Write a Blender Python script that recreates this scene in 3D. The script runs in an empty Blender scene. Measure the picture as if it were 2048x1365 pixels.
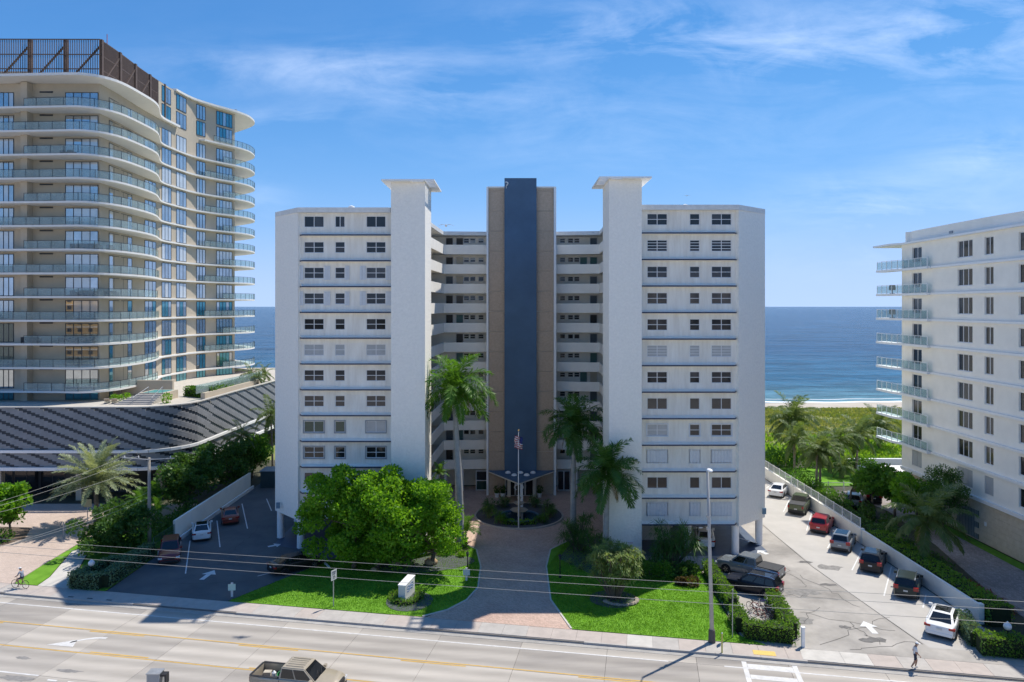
import bpy, bmesh, math, random
import numpy as np
from mathutils import Vector, Matrix
random.seed(7); RNG = np.random.default_rng(7)
R = math.radians
SC = bpy.context.scene; COL = SC.collection

# ------------------------------------------------------------------ camera
F, H, HY, CX = 1420.0, 24.2, 613.0, 1024.0        # focal length in photo pixels, eye height (m), horizon row
cam = bpy.data.cameras.new('camera'); cam.sensor_width = 36; cam.lens = F / 2048 * 36
cam.shift_y = -(682.5 - HY) / 2048; cam.clip_start = 0.5; cam.clip_end = 60000
camo = bpy.data.objects.new('camera', cam); COL.objects.link(camo)
camo.location = (0, 0, H); camo.rotation_euler = (R(90), 0, 0); SC.camera = camo

# ------------------------------------------------------------------ light
SUN_EL, SUN_AZ = 60.0, 50.0                       # azimuth from +Y towards +X
SKY_STRENGTH, SUN_STRENGTH, EXPOSURE = 0.119, 2.2, 1.22
SKY_KNEE = (2.1, 3.0, 4.8)
world = bpy.data.worlds.new('World'); SC.world = world; world.use_nodes = True
SC.view_settings.view_transform = 'Standard'; SC.view_settings.look = 'None'
SC.view_settings.exposure = EXPOSURE; SC.view_settings.gamma = 1; SC.view_settings.use_curve_mapping = False
sl = bpy.data.lights.new('sun', 'SUN'); sl.energy = SUN_STRENGTH; sl.angle = R(0.53); sl.color = (1, .94, .84)
so = bpy.data.objects.new('sun', sl); COL.objects.link(so)
sd = Vector((math.sin(R(SUN_AZ)) * math.cos(R(SUN_EL)), math.cos(R(SUN_AZ)) * math.cos(R(SUN_EL)), math.sin(R(SUN_EL))))
so.rotation_euler = sd.to_track_quat('Z', 'Y').to_euler(); so.location = (60, 60, 120)

def build_sky():
    nt = world.node_tree; N = nt.nodes; L = nt.links
    bg = N['Background']; bg.inputs['Strength'].default_value = SKY_STRENGTH
    sk = N.new('ShaderNodeTexSky'); sk.sky_type = 'NISHITA'; sk.sun_disc = False
    sk.sun_elevation = R(SUN_EL); sk.sun_rotation = R(SUN_AZ); sk.altitude = 10
    sk.air_density = 0.6; sk.dust_density = 0.0; sk.ozone_density = 3.0
    hs = N.new('ShaderNodeHueSaturation'); hs.inputs['Saturation'].default_value = 1.25
    L.new(sk.outputs[0], hs.inputs['Color'])
    tint = N.new('ShaderNodeMix'); tint.data_type = 'RGBA'; tint.blend_type = 'MULTIPLY'; tint.inputs[0].default_value = 1
    tint.inputs[7].default_value = (0.93, 0.91, 0.94, 1)
    sc_ = N.new('ShaderNodeSeparateColor'); L.new(hs.outputs[0], sc_.inputs[0]); cc_ = N.new('ShaderNodeCombineColor')   # soft shoulder for the very bright haze band
    for ch, knee in enumerate(SKY_KNEE):
        q = N.new('ShaderNodeMath'); q.operation = 'DIVIDE'; L.new(sc_.outputs[ch], q.inputs[0]); q.inputs[1].default_value = knee
        p = N.new('ShaderNodeMath'); p.operation = 'MULTIPLY_ADD'; L.new(q.outputs[0], p.inputs[0]); L.new(q.outputs[0], p.inputs[1]); p.inputs[2].default_value = 1
        r_ = N.new('ShaderNodeMath'); r_.operation = 'POWER'; L.new(p.outputs[0], r_.inputs[0]); r_.inputs[1].default_value = -.5
        k_ = N.new('ShaderNodeMath'); k_.operation = 'MULTIPLY'; L.new(sc_.outputs[ch], k_.inputs[0]); L.new(r_.outputs[0], k_.inputs[1]); L.new(k_.outputs[0], cc_.inputs[ch])
    L.new(cc_.outputs[0], tint.inputs[6])
    tc = N.new('ShaderNodeTexCoord'); sp = N.new('ShaderNodeSeparateXYZ'); L.new(tc.outputs['Generated'], sp.inputs[0])
    def m(op, a, b=None, c=None):
        n = N.new('ShaderNodeMath'); n.operation = op
        for i, x in enumerate((a, b, c)):
            if x is None: continue
            if isinstance(x, (int, float)): n.inputs[i].default_value = x
            else: L.new(x, n.inputs[i])
        return n.outputs[0]
    ay = m('MAXIMUM', m('ABSOLUTE', sp.outputs[1]), .05)
    u = m('DIVIDE', sp.outputs[0], ay); v = m('DIVIDE', sp.outputs[2], ay)
    def noise(su, sv, rot, scale, det, seed):
        cb = N.new('ShaderNodeCombineXYZ'); L.new(u, cb.inputs[0]); L.new(v, cb.inputs[1]); cb.inputs[2].default_value = seed
        mp = N.new('ShaderNodeMapping'); mp.inputs['Rotation'].default_value = (0, 0, rot); mp.inputs['Scale'].default_value = (su, sv, 1)
        L.new(cb.outputs[0], mp.inputs[0])
        t = N.new('ShaderNodeTexNoise'); t.inputs['Scale'].default_value = scale; t.inputs['Detail'].default_value = det
        t.inputs['Roughness'].default_value = .62; t.inputs['Distortion'].default_value = .6; L.new(mp.outputs[0], t.inputs['Vector'])
        return t.outputs[0]
    n1 = noise(1.0, 4.5, -.12, 3.2, 9, 1.3); n2 = noise(1.0, 2.0, .35, 9, 8, 5.1)
    wisp = m('MULTIPLY_ADD', n2, .35, m('MULTIPLY', n1, .75))
    tot = None
    # soft banks of cirrus: centre u, v, half width, half height, strength
    for (px, py, w, h, s) in ((640, 135, 300, 45, .6), (900, 195, 220, 35, .35), (1330, 60, 330, 75, .65), (1500, 125, 200, 40, .5),
                              (1930, 70, 260, 90, .95), (1760, 410, 190, 50, .62), (1990, 310, 150, 60, .5), (520, 400, 60, 40, .35),
                              (1250, 250, 500, 90, .25), (1900, 500, 350, 50, .3), (560, 235, 120, 20, .3)):
        du = m('DIVIDE', m('SUBTRACT', u, (px - CX) / F), w / F); dv = m('DIVIDE', m('SUBTRACT', v, (HY - py) / F), h / F)
        e = m('MULTIPLY', m('POWER', 2.718, m('MULTIPLY', m('ADD', m('MULTIPLY', du, du), m('MULTIPLY', dv, dv)), -1.0)), s)
        tot = e if tot is None else m('ADD', tot, e)
    mask = m('MULTIPLY', m('MINIMUM', m('ADD', tot, .02), 1.0), m('MAXIMUM', m('MULTIPLY_ADD', wisp, 4.4, -2.05), 0.0))
    mask = m('MINIMUM', m('MULTIPLY', mask, .40), .6)
    mx = N.new('ShaderNodeMix'); mx.data_type = 'RGBA'; L.new(mask, mx.inputs[0]); L.new(tint.outputs[2], mx.inputs[6])
    mx.inputs[7].default_value = (4.6, 5.0, 5.8, 1)
    L.new(mx.outputs[2], bg.inputs['Color'])
build_sky()

# ------------------------------------------------------------------ helpers
def G(px, py, z=0.0):
    d = F * (H - z) / (py - HY); return ((px - CX) / F * d, d)
def PX(px, d): return (px - CX) / F * d
def PZ(py, d): return H - (py - HY) / F * d
MATS = {}
def mat(name, col, rough=.6, var=.12, scale=2.0, bump=0.0, bscale=30, metal=0.0, spec=.5, col2=None, stretch=(1, 1, 1), coat=0, rot=0.0, detail=5):
    if name in MATS: return MATS[name]
    m = bpy.data.materials.new(name); m.use_nodes = True; nt = m.node_tree; N = nt.nodes; L = nt.links
    b = N['Principled BSDF']; b.inputs['Roughness'].default_value = rough; b.inputs['Metallic'].default_value = metal
    b.inputs['Specular IOR Level'].default_value = spec
    if coat: b.inputs['Coat Weight'].default_value = coat; b.inputs['Coat Roughness'].default_value = .05
    tc = N.new('ShaderNodeTexCoord')
    mp = N.new('ShaderNodeMapping'); mp.inputs['Scale'].default_value = stretch; mp.inputs['Rotation'].default_value = (0, 0, rot)
    g = N.new('ShaderNodeNewGeometry'); L.new(g.outputs['Position'], mp.inputs[0])
    if var or col2:
        t = N.new('ShaderNodeTexNoise'); t.inputs['Scale'].default_value = scale; t.inputs['Detail'].default_value = detail
        t.inputs['Roughness'].default_value = .65; L.new(mp.outputs[0], t.inputs['Vector'])
        r = N.new('ShaderNodeValToRGB'); r.color_ramp.elements[0].position = .3; r.color_ramp.elements[1].position = .7
        c2 = col2 or tuple(min(1, c * (1 + var)) for c in col); c1 = col if col2 else tuple(c * (1 - var) for c in col)
        r.color_ramp.elements[0].color = (*c1, 1); r.color_ramp.elements[1].color = (*c2, 1)
        L.new(t.outputs[0], r.inputs[0]); L.new(r.outputs[0], b.inputs['Base Color'])
    else: b.inputs['Base Color'].default_value = (*col, 1)
    if bump:
        t2 = N.new('ShaderNodeTexNoise'); t2.inputs['Scale'].default_value = bscale; t2.inputs['Detail'].default_value = 4
        L.new(mp.outputs[0], t2.inputs['Vector'])
        bp = N.new('ShaderNodeBump'); bp.inputs['Strength'].default_value = min(1, bump * 8); bp.inputs['Distance'].default_value = bump
        L.new(t2.outputs[0], bp.inputs['Height']); L.new(bp.outputs[0], b.inputs['Normal'])
    MATS[name] = m; return m
def leafmat(name, col, col2, trans=.4, rough=.5, scale=.8):
    if name in MATS: return MATS[name]
    m = mat(name, col, rough=rough, col2=col2, scale=scale, spec=.35); nt = m.node_tree; N = nt.nodes; L = nt.links
    b = N['Principled BSDF']; o = N['Material Output']; t = N.new('ShaderNodeBsdfTranslucent')
    r = [n for n in N if n.type == 'VALTORGB'][0]
    mul = N.new('ShaderNodeMix'); mul.data_type = 'RGBA'; mul.blend_type = 'MULTIPLY'; mul.inputs[0].default_value = 1
    mul.inputs[7].default_value = (1.9, 1.75, .8, 1); L.new(r.outputs[0], mul.inputs[6]); L.new(mul.outputs[2], t.inputs[0])
    mx = N.new('ShaderNodeMixShader'); mx.inputs[0].default_value = trans
    L.new(b.outputs[0], mx.inputs[1]); L.new(t.outputs[0], mx.inputs[2]); L.new(mx.outputs[0], o.inputs[0]); return m
def brickmat(name, c1, c2, mortar, w, h, rot=0, msize=.02, rough=.8, var=.25):
    m = mat(name, c1, rough=rough, col2=c2, scale=.35, detail=6, bump=.004, bscale=40); nt = m.node_tree; N = nt.nodes; L = nt.links
    b = N['Principled BSDF']; r = [n for n in N if n.type == 'VALTORGB'][0]; g = [n for n in N if n.type == 'NEW_GEOMETRY'][0]
    mp = N.new('ShaderNodeMapping'); mp.inputs['Rotation'].default_value = (0, 0, rot); L.new(g.outputs['Position'], mp.inputs[0])
    bt = N.new('ShaderNodeTexBrick'); bt.inputs['Scale'].default_value = 1; bt.inputs['Brick Width'].default_value = w; bt.inputs['Row Height'].default_value = h
    bt.inputs['Mortar Size'].default_value = msize; bt.inputs['Color1'].default_value = (1, 1, 1, 1); bt.inputs['Color2'].default_value = (1 - var,) * 3 + (1,)
    bt.inputs['Mortar'].default_value = (*mortar, 1); L.new(mp.outputs[0], bt.inputs['Vector'])
    mx = N.new('ShaderNodeMix'); mx.data_type = 'RGBA'; mx.blend_type = 'MULTIPLY'; mx.inputs[0].default_value = 1
    L.new(r.outputs[0], mx.inputs[6]); L.new(bt.outputs[0], mx.inputs[7]); L.new(mx.outputs[2], b.inputs['Base Color']); return m
def glassmat(name, col, rough=.04, spec=.6, alpha=None):
    if name in MATS: return MATS[name]
    m = mat(name, col, rough=rough, var=.25, scale=.5, spec=spec)
    if alpha is not None:
        N = m.node_tree.nodes; L = m.node_tree.links; b = N['Principled BSDF']; o = N['Material Output']
        t = N.new('ShaderNodeBsdfTransparent'); t.inputs[0].default_value = (.82, .93, .93, 1); mx = N.new('ShaderNodeMixShader'); mx.inputs[0].default_value = alpha
        L.new(t.outputs[0], mx.inputs[1]); L.new(b.outputs[0], mx.inputs[2]); L.new(mx.outputs[0], o.inputs[0])
    return m

class MB:
    def __init__(s): s.v = []; s.f = []; s.m = []; s.k = 0
    def add(s, vs, fs):
        o = len(s.v); s.v += [tuple(p) for p in vs]; s.f += [tuple(i + o for i in f) for f in fs]; s.m += [s.k] * len(fs); return s
    def box(s, x0, x1, y0, y1, z0, z1):
        return s.add([(x0, y0, z0), (x1, y0, z0), (x1, y1, z0), (x0, y1, z0), (x0, y0, z1), (x1, y0, z1), (x1, y1, z1), (x0, y1, z1)],
                     [(3, 2, 1, 0), (4, 5, 6, 7), (0, 1, 5, 4), (1, 2, 6, 5), (2, 3, 7, 6), (3, 0, 4, 7)])
    def bar(s, a, b, w, h):                       # box along a-b, w across (horizontal), h up
        a = Vector(a); b = Vector(b); d = (b - a).normalized(); up = Vector((0, 0, 1))
        if abs(d.z) > .95: up = Vector((0, 1, 0))
        x = d.cross(up).normalized() * (w / 2); z = x.cross(d).normalized() * (h / 2)
        return s.add([a - x - z, a + x - z, a + x + z, a - x + z, b - x - z, b + x - z, b + x + z, b - x + z],
                     [(0, 1, 2, 3), (7, 6, 5, 4), (0, 4, 5, 1), (1, 5, 6, 2), (2, 6, 7, 3), (3, 7, 4, 0)])
    def prism(s, poly, z0, z1, cap=True):
        n = len(poly); a = sum(poly[i][0] * poly[(i + 1) % n][1] - poly[(i + 1) % n][0] * poly[i][1] for i in range(n))
        if a < 0: poly = poly[::-1]
        fs = [(i, (i + 1) % n, n + (i + 1) % n, n + i) for i in range(n)]
        if cap: fs += [tuple(range(n))[::-1], tuple(range(n, 2 * n))]
        return s.add([(x, y, z0) for x, y in poly] + [(x, y, z1) for x, y in poly], fs)
    def tube(s, pts, r, n=6, cap=True):
        pts = [Vector(p) for p in pts]; rs = r if isinstance(r, (list, tuple)) else [r] * len(pts); vs = []; fs = []
        for i, p in enumerate(pts):
            d = (pts[min(i + 1, len(pts) - 1)] - pts[max(i - 1, 0)]).normalized(); up = Vector((0, 0, 1)) if abs(d.z) < .9 else Vector((1, 0, 0))
            x = d.cross(up).normalized(); y = x.cross(d)
            for k in range(n):
                t = 2 * math.pi * k / n; vs.append(p + (x * math.cos(t) + y * math.sin(t)) * rs[i])
        for i in range(len(pts) - 1):
            for k in range(n): fs.append((i * n + k, i * n + (k + 1) % n, (i + 1) * n + (k + 1) % n, (i + 1) * n + k))
        if cap: fs += [tuple(range(n))[::-1], tuple(range((len(pts) - 1) * n, len(pts) * n))]
        return s.add(vs, fs)
    def lathe(s, prof, c=(0, 0), n=16, sx=1, sy=1):   # prof [(r,z)]
        vs = [(c[0] + r * sx * math.cos(2 * math.pi * k / n), c[1] + r * sy * math.sin(2 * math.pi * k / n), z) for r, z in prof for k in range(n)]
        fs = [(i * n + k, i * n + (k + 1) % n, (i + 1) * n + (k + 1) % n, (i + 1) * n + k) for i in range(len(prof) - 1) for k in range(n)]
        fs += [tuple(range(n))[::-1], tuple(range((len(prof) - 1) * n, len(prof) * n))]
        return s.add(vs, fs)
    def ball(s, c, r, n=10, sq=(1, 1, 1)):
        m = n // 2; pr = [(max(1e-3, math.sin(math.pi * i / m)), -math.cos(math.pi * i / m)) for i in range(m + 1)]
        vs = [(c[0] + a * r * sq[0] * math.cos(2 * math.pi * k / n), c[1] + a * r * sq[1] * math.sin(2 * math.pi * k / n), c[2] + z * r * sq[2]) for a, z in pr for k in range(n)]
        return s.add(vs, [(i * n + k, i * n + (k + 1) % n, (i + 1) * n + (k + 1) % n, (i + 1) * n + k) for i in range(m) for k in range(n)])
    def wall(s, p, q, z0, z1, t):                 # straight wall of thickness t, to the left of p->q
        d = Vector((q[0] - p[0], q[1] - p[1])).normalized(); nx, ny = -d.y * t, d.x * t
        return s.prism([p, q, (q[0] + nx, q[1] + ny), (p[0] + nx, p[1] + ny)], z0, z1)
    def mesh(s, name, mats, org=(0, 0, 0), smooth=False, bevel=0):
        me = bpy.data.meshes.new(name)
        me.from_pydata([(x - org[0], y - org[1], z - org[2]) for x, y, z in s.v], [], s.f)
        if not isinstance(mats, (list, tuple)): mats = [mats]
        for a in mats: me.materials.append(a)
        if len(mats) > 1: me.polygons.foreach_set('material_index', s.m)
        if smooth:
            me.polygons.foreach_set('use_smooth', [True] * len(s.f))
            if smooth is not True: me.set_sharp_from_angle(angle=R(smooth))
        me.update(); return me
    def build(s, name, mats, parent=None, smooth=False, kind=None):
        org = ORG.get(parent.name, (0, 0, 0)) if parent else (0, 0, 0)
        o = bpy.data.objects.new(name, s.mesh(name, mats, org, smooth)); COL.objects.link(o)
        if parent: o.parent = parent; ORG[o.name] = org
        if kind: o['kind'] = kind
        return o
ORG = {}
def tag(o, label, cat, group=None):
    o['label'] = label; o['category'] = cat
    if group: o['group'] = group
    return o
def thing(name, label, cat, loc=(0, 0, 0), rz=0.0, group=None):
    o = bpy.data.objects.new(name, None); COL.objects.link(o); o.location = loc; o.rotation_euler = (0, 0, rz)
    o.empty_display_size = .3; ORG[o.name] = tuple(loc) if not rz else (0, 0, 0)
    return tag(o, label, cat, group)
def inst(name, me, parent, loc=(0, 0, 0), rz=0.0, rot=None, sc=None):
    o = bpy.data.objects.new(name, me); COL.objects.link(o); o.location = loc
    o.rotation_euler = rot if rot else (0, 0, rz)
    if sc: o.scale = sc if isinstance(sc, (tuple, list)) else (sc,) * 3
    if parent: o.parent = parent
    return o
def npmesh(name, verts, quads, mats, smooth=False, mi=None):
    me = bpy.data.meshes.new(name); nv, nq = len(verts), len(quads); k = quads.shape[1]
    me.vertices.add(nv); me.vertices.foreach_set('co', np.asarray(verts, np.float32).ravel())
    me.loops.add(nq * k); me.loops.foreach_set('vertex_index', np.asarray(quads, np.int32).ravel())
    me.polygons.add(nq); me.polygons.foreach_set('loop_start', np.arange(0, nq * k, k, dtype=np.int32))
    me.polygons.foreach_set('loop_total', np.full(nq, k, np.int32))
    for a in (mats if isinstance(mats, (list, tuple)) else [mats]): me.materials.append(a)
    if mi is not None: me.polygons.foreach_set('material_index', np.asarray(mi, np.int32))
    if smooth: me.polygons.foreach_set('use_smooth', np.ones(nq, bool))
    me.update(calc_edges=True); return me
def blades(P, D, W, L, N=None, fold=0.0):
    """leaf quads: base P, direction D (unit), half width vector from W, length L"""
    P = np.asarray(P); D = D / np.linalg.norm(D, axis=1, keepdims=True)
    if N is None: N = RNG.normal(size=P.shape)
    S = np.cross(D, N); S /= np.linalg.norm(S, axis=1, keepdims=True) + 1e-9
    L = np.asarray(L).reshape(-1, 1); W = np.asarray(W).reshape(-1, 1)
    mid = P + D * L * .45
    v = np.stack([P, mid + S * W, P + D * L, mid - S * W], 1).reshape(-1, 3)
    return v, np.arange(len(v)).reshape(-1, 4)
def leafcloud(lobes, per, size, up=.35, shell=.55, wid=.42):
    """lobes: array (n,6) centre, radii"""
    lob = np.repeat(np.asarray(lobes, float), per, 0); n = len(lob)
    d = RNG.normal(size=(n, 3)); d /= np.linalg.norm(d, axis=1, keepdims=True)
    r = shell + (1 - shell) * RNG.random((n, 1)) ** .7
    r = np.where(RNG.random((n, 1)) < .15, RNG.random((n, 1)), r)
    P = lob[:, :3] + d * lob[:, 3:] * r
    D = d * .7 + RNG.normal(size=(n, 3)) * .6 + np.array([0, 0, up])
    s = size * (.7 + .6 * RNG.random(n))
    return blades(P, D, s * wid, s)
def merge(parts):
    vs = []; qs = []; o = 0
    for v, q in parts: vs.append(v); qs.append(q + o); o += len(v)
    return np.concatenate(vs), np.concatenate(qs)
def npobj(name, vq, m, parent=None, kind=None, smooth=False):
    v, q = vq
    if parent: v = v - np.array(ORG.get(parent.name, (0, 0, 0)))
    o = bpy.data.objects.new(name, npmesh(name, v, q, m, smooth)); COL.objects.link(o)
    if parent: o.parent = parent
    if kind: o['kind'] = kind
    return o

# ------------------------------------------------------------------ materials
stucco = mat('white_stucco', (.89, .85, .765), rough=.9, var=.05, scale=.6, bump=.02, bscale=9)
stucco_rough = mat('rough_white_stucco', (.885, .85, .775), rough=.92, var=.05, scale=4.5, detail=7, bump=.09, bscale=5)
stain_wall = mat('weathered_white_paint', (.71, .66, .575), rough=.88, col2=(.89, .855, .775), scale=1.3, detail=8, stretch=(1.6, 1, .22), bump=.01, bscale=14)
cream = mat('cream_paint', (.74, .69, .60), rough=.85, var=.06, scale=.8)
white_paint = mat('white_paint', (.85, .845, .83), rough=.55, var=.04, scale=3)
navy = mat('navy_trim', (.022, .035, .085), rough=.5, var=.15)
navy_wall = mat('navy_wall_paint', (.075, .14, .225), rough=.75, var=.14, scale=.25, bump=.008, bscale=8)
brown_panel = mat('brown_aggregate_panel', (.44, .335, .245), rough=.95, col2=(.56, .435, .325), scale=5, detail=8, bump=.02, bscale=25)
roof_white = mat('roof_white', (.7, .7, .68), rough=.8, var=.1)
dark_soffit = mat('parking_soffit', (.5, .48, .45), rough=.9, var=.1)
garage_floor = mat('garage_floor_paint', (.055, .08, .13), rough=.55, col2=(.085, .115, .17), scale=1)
frame_white = mat('window_frame_white', (.72, .72, .72), rough=.45, var=.04)
frame_grey = mat('window_frame_grey', (.3, .3, .3), rough=.5, var=.08)
frame_black = mat('window_frame_dark', (.03, .034, .04), rough=.4, var=.1)
g_dark = glassmat('glass_dark', (.018, .02, .024), .05, .5)
g_grey = glassmat('glass_grey', (.05, .05, .055), .06, .5)
g_warm = glassmat('glass_warm', (.052, .047, .048), .06, .5)
g_green = glassmat('glass_green', (.02, .06, .045), .05, .6)
g_blind = mat('glass_with_white_blind', (.42, .43, .43), rough=.12, var=.08, spec=.5)
g_tower = mat('tower_glass', (.46, .49, .51), rough=.02, var=.2, scale=.4, metal=.85)
g_towerb = mat('tower_glass_with_curtain', (.62, .64, .65), rough=.04, var=.12, scale=.4, metal=.35)
g_teal = mat('tower_glass_teal', (.10, .30, .36), rough=.03, var=.15, metal=.7)
g_rail = glassmat('railing_glass', (.46, .52, .53), .03, .7, alpha=.30)
shutter_m = mat('shutter_white', (.66, .68, .70), rough=.5, var=.06, scale=4)
tan = mat('tan_stucco', (.50, .43, .335), rough=.9, var=.06, scale=.7, bump=.006, bscale=12)
slab_white = mat('balcony_slab_white', (.78, .755, .71), rough=.7, var=.04, scale=.5)
screen_brown = mat('brown_metal_screen', (.13, .088, .066), rough=.6, var=.15, metal=.2)
steel = mat('galvanised_steel', (.42, .43, .44), rough=.45, var=.12, scale=3, metal=.5)
metal_grey = mat('painted_grey_metal', (.30, .31, .32), rough=.5, var=.08)
black_m = mat('black_metal', (.012, .012, .014), rough=.45, var=.1)
wood_pole = mat('weathered_pole', (.30, .275, .24), rough=.85, var=.2, scale=3, stretch=(1, 1, .15))
coral = mat('coral_stone', (.52, .44, .32), rough=.9, col2=(.62, .54, .42), scale=2.2, bump=.012, bscale=14)
# ================================================================== setting
RT, RN = (.9837, -.18), (.18, .9837)
def RP(u, v, z=0.0): return (u * RT[0] + v * RN[0], 50.65 + u * RT[1] + v * RN[1], z)
def RP2(u, v): return RP(u, v)[:2]
def UV(p): x, y = p[0], p[1] - 50.65; return (x * RT[0] + y * RT[1], x * RN[0] + y * RN[1])
def yf(x): return 53.98 - .183 * x
asph_l = mat('parking_asphalt_dark', (.095, .097, .10), rough=.9, col2=(.15, .148, .146), scale=.35, detail=9, bump=.006, bscale=40)
asph_r = mat('parking_worn_concrete', (.22, .205, .185), rough=.92, col2=(.50, .465, .42), scale=.19, detail=10, bump=.005, bscale=40)
asph_r2 = mat('parking_newer_concrete', (.42, .40, .37), rough=.92, col2=(.49, .465, .43), scale=.4, detail=9)
roadc = [mat('road_concrete_%s' % n, c, rough=.88, col2=c2, scale=.5, detail=10, stretch=(.28, 1.6, 1), rot=R(10.4), bump=.004, bscale=30) for n, c, c2 in
         (('pale', (.41, .37, .32), (.52, .475, .415)), ('grey', (.35, .318, .28), (.46, .42, .37)), ('worn', (.29, .265, .24), (.43, .39, .34)))]
def wear(m):                                           # tyre polished tracks along the lanes
    nt = m.node_tree; N = nt.nodes; L = nt.links; b = N['Principled BSDF']; g = [n for n in N if n.type == 'NEW_GEOMETRY'][0]; r = [n for n in N if n.type == 'VALTORGB'][0]
    d = N.new('ShaderNodeVectorMath'); d.operation = 'DOT_PRODUCT'; L.new(g.outputs['Position'], d.inputs[0]); d.inputs[1].default_value = (RN[0], RN[1], 0)
    def M_(op, a, v): n = N.new('ShaderNodeMath'); n.operation = op; L.new(a, n.inputs[0]); n.inputs[1].default_value = v; return n.outputs[0]
    w = M_('COSINE', M_('MULTIPLY', M_('SUBTRACT', d.outputs['Value'], 50.65 * RN[1] - .72), 2 * math.pi / 1.525), 0)
    t = N.new('ShaderNodeTexNoise'); t.inputs['Scale'].default_value = .22; t.inputs['Detail'].default_value = 8; L.new(g.outputs['Position'], t.inputs['Vector'])
    x = N.new('ShaderNodeMath'); x.operation = 'MULTIPLY'; L.new(w, x.inputs[0]); L.new(t.outputs[0], x.inputs[1])
    y = N.new('ShaderNodeMapRange'); y.inputs['From Min'].default_value = -.5; y.inputs['From Max'].default_value = .5; y.inputs['To Min'].default_value = 1.06; y.inputs['To Max'].default_value = .82; L.new(x.outputs[0], y.inputs[0])
    v = N.new('ShaderNodeVectorMath'); v.operation = 'SCALE'; L.new(r.outputs[0], v.inputs[0]); L.new(y.outputs[0], v.inputs[3]); L.new(v.outputs[0], b.inputs['Base Color'])
for m_ in roadc: wear(m_)
walkc = [mat('sidewalk_%s' % n, c, rough=.9, var=.12, scale=1.2, detail=8, bump=.004, bscale=30) for n, c in (('pink', (.46, .40, .355)), ('grey', (.44, .41, .375)), ('white', (.55, .52, .47)))]
gutter = mat('gutter_concrete', (.38, .36, .33), rough=.9, var=.2, scale=.9, detail=8)
line_w = mat('road_paint_white', (.52, .51, .49), rough=.7, col2=(.72, .71, .69), scale=2.5, detail=9)
line_y = mat('road_paint_yellow', (.52, .31, .06), rough=.7, col2=(.66, .42, .10), scale=2.0, detail=9)
lot_paint = mat('parking_paint_white', (.6, .6, .59), rough=.7, col2=(.76, .76, .75), scale=2, detail=7)
lawn_m = mat('mown_grass', (.10, .235, .018), rough=.95, col2=(.185, .38, .04), scale=.6, detail=11, bump=.03, bscale=24, spec=.15)
lawn_d = mat('mown_grass_darker', (.085, .20, .018), rough=.95, col2=(.14, .29, .034), scale=1.4, detail=11, bump=.03, bscale=24, spec=.15)
soil = mat('planting_soil', (.05, .055, .03), rough=1, col2=(.09, .085, .055), scale=.6, detail=8)
mulch = mat('dark_gravel', (.055, .06, .075), rough=.95, col2=(.12, .125, .14), scale=9, detail=6, bump=.02, bscale=20)
pav_drive = brickmat('pink_driveway_pavers', (.54, .37, .295), (.66, .49, .40), (.75, .73, .7), .21, .105, rot=R(45), msize=.009, var=.28)
pav_left = brickmat('tan_neighbour_pavers', (.52, .41, .34), (.62, .50, .42), (.75, .73, .7), .24, .12, rot=R(20), msize=.008, var=.16)
pav_right = brickmat('grey_brown_pavers', (.30, .255, .235), (.42, .37, .345), (.6, .6, .6), .26, .13, rot=R(80), msize=.012, var=.4)
sand_m = mat('beach_sand', (.44, .38, .295), rough=.95, col2=(.55, .49, .40), scale=.25, detail=8, bump=.05, bscale=1.5)
dune_m = mat('dune_ground', (.15, .21, .045), rough=1, col2=(.34, .32, .13), scale=.12, detail=10, bump=.2, bscale=1.2)

def sheet(name, poly, z, m, parent=None, kind='structure', th=None):
    b = MB()
    if th: b.prism(poly, z - th, z)
    else: b.add([(x, y, z) for x, y in poly], [tuple(range(len(poly)))])
    return b.build(name, m, parent, kind=None if parent else kind)

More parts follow.
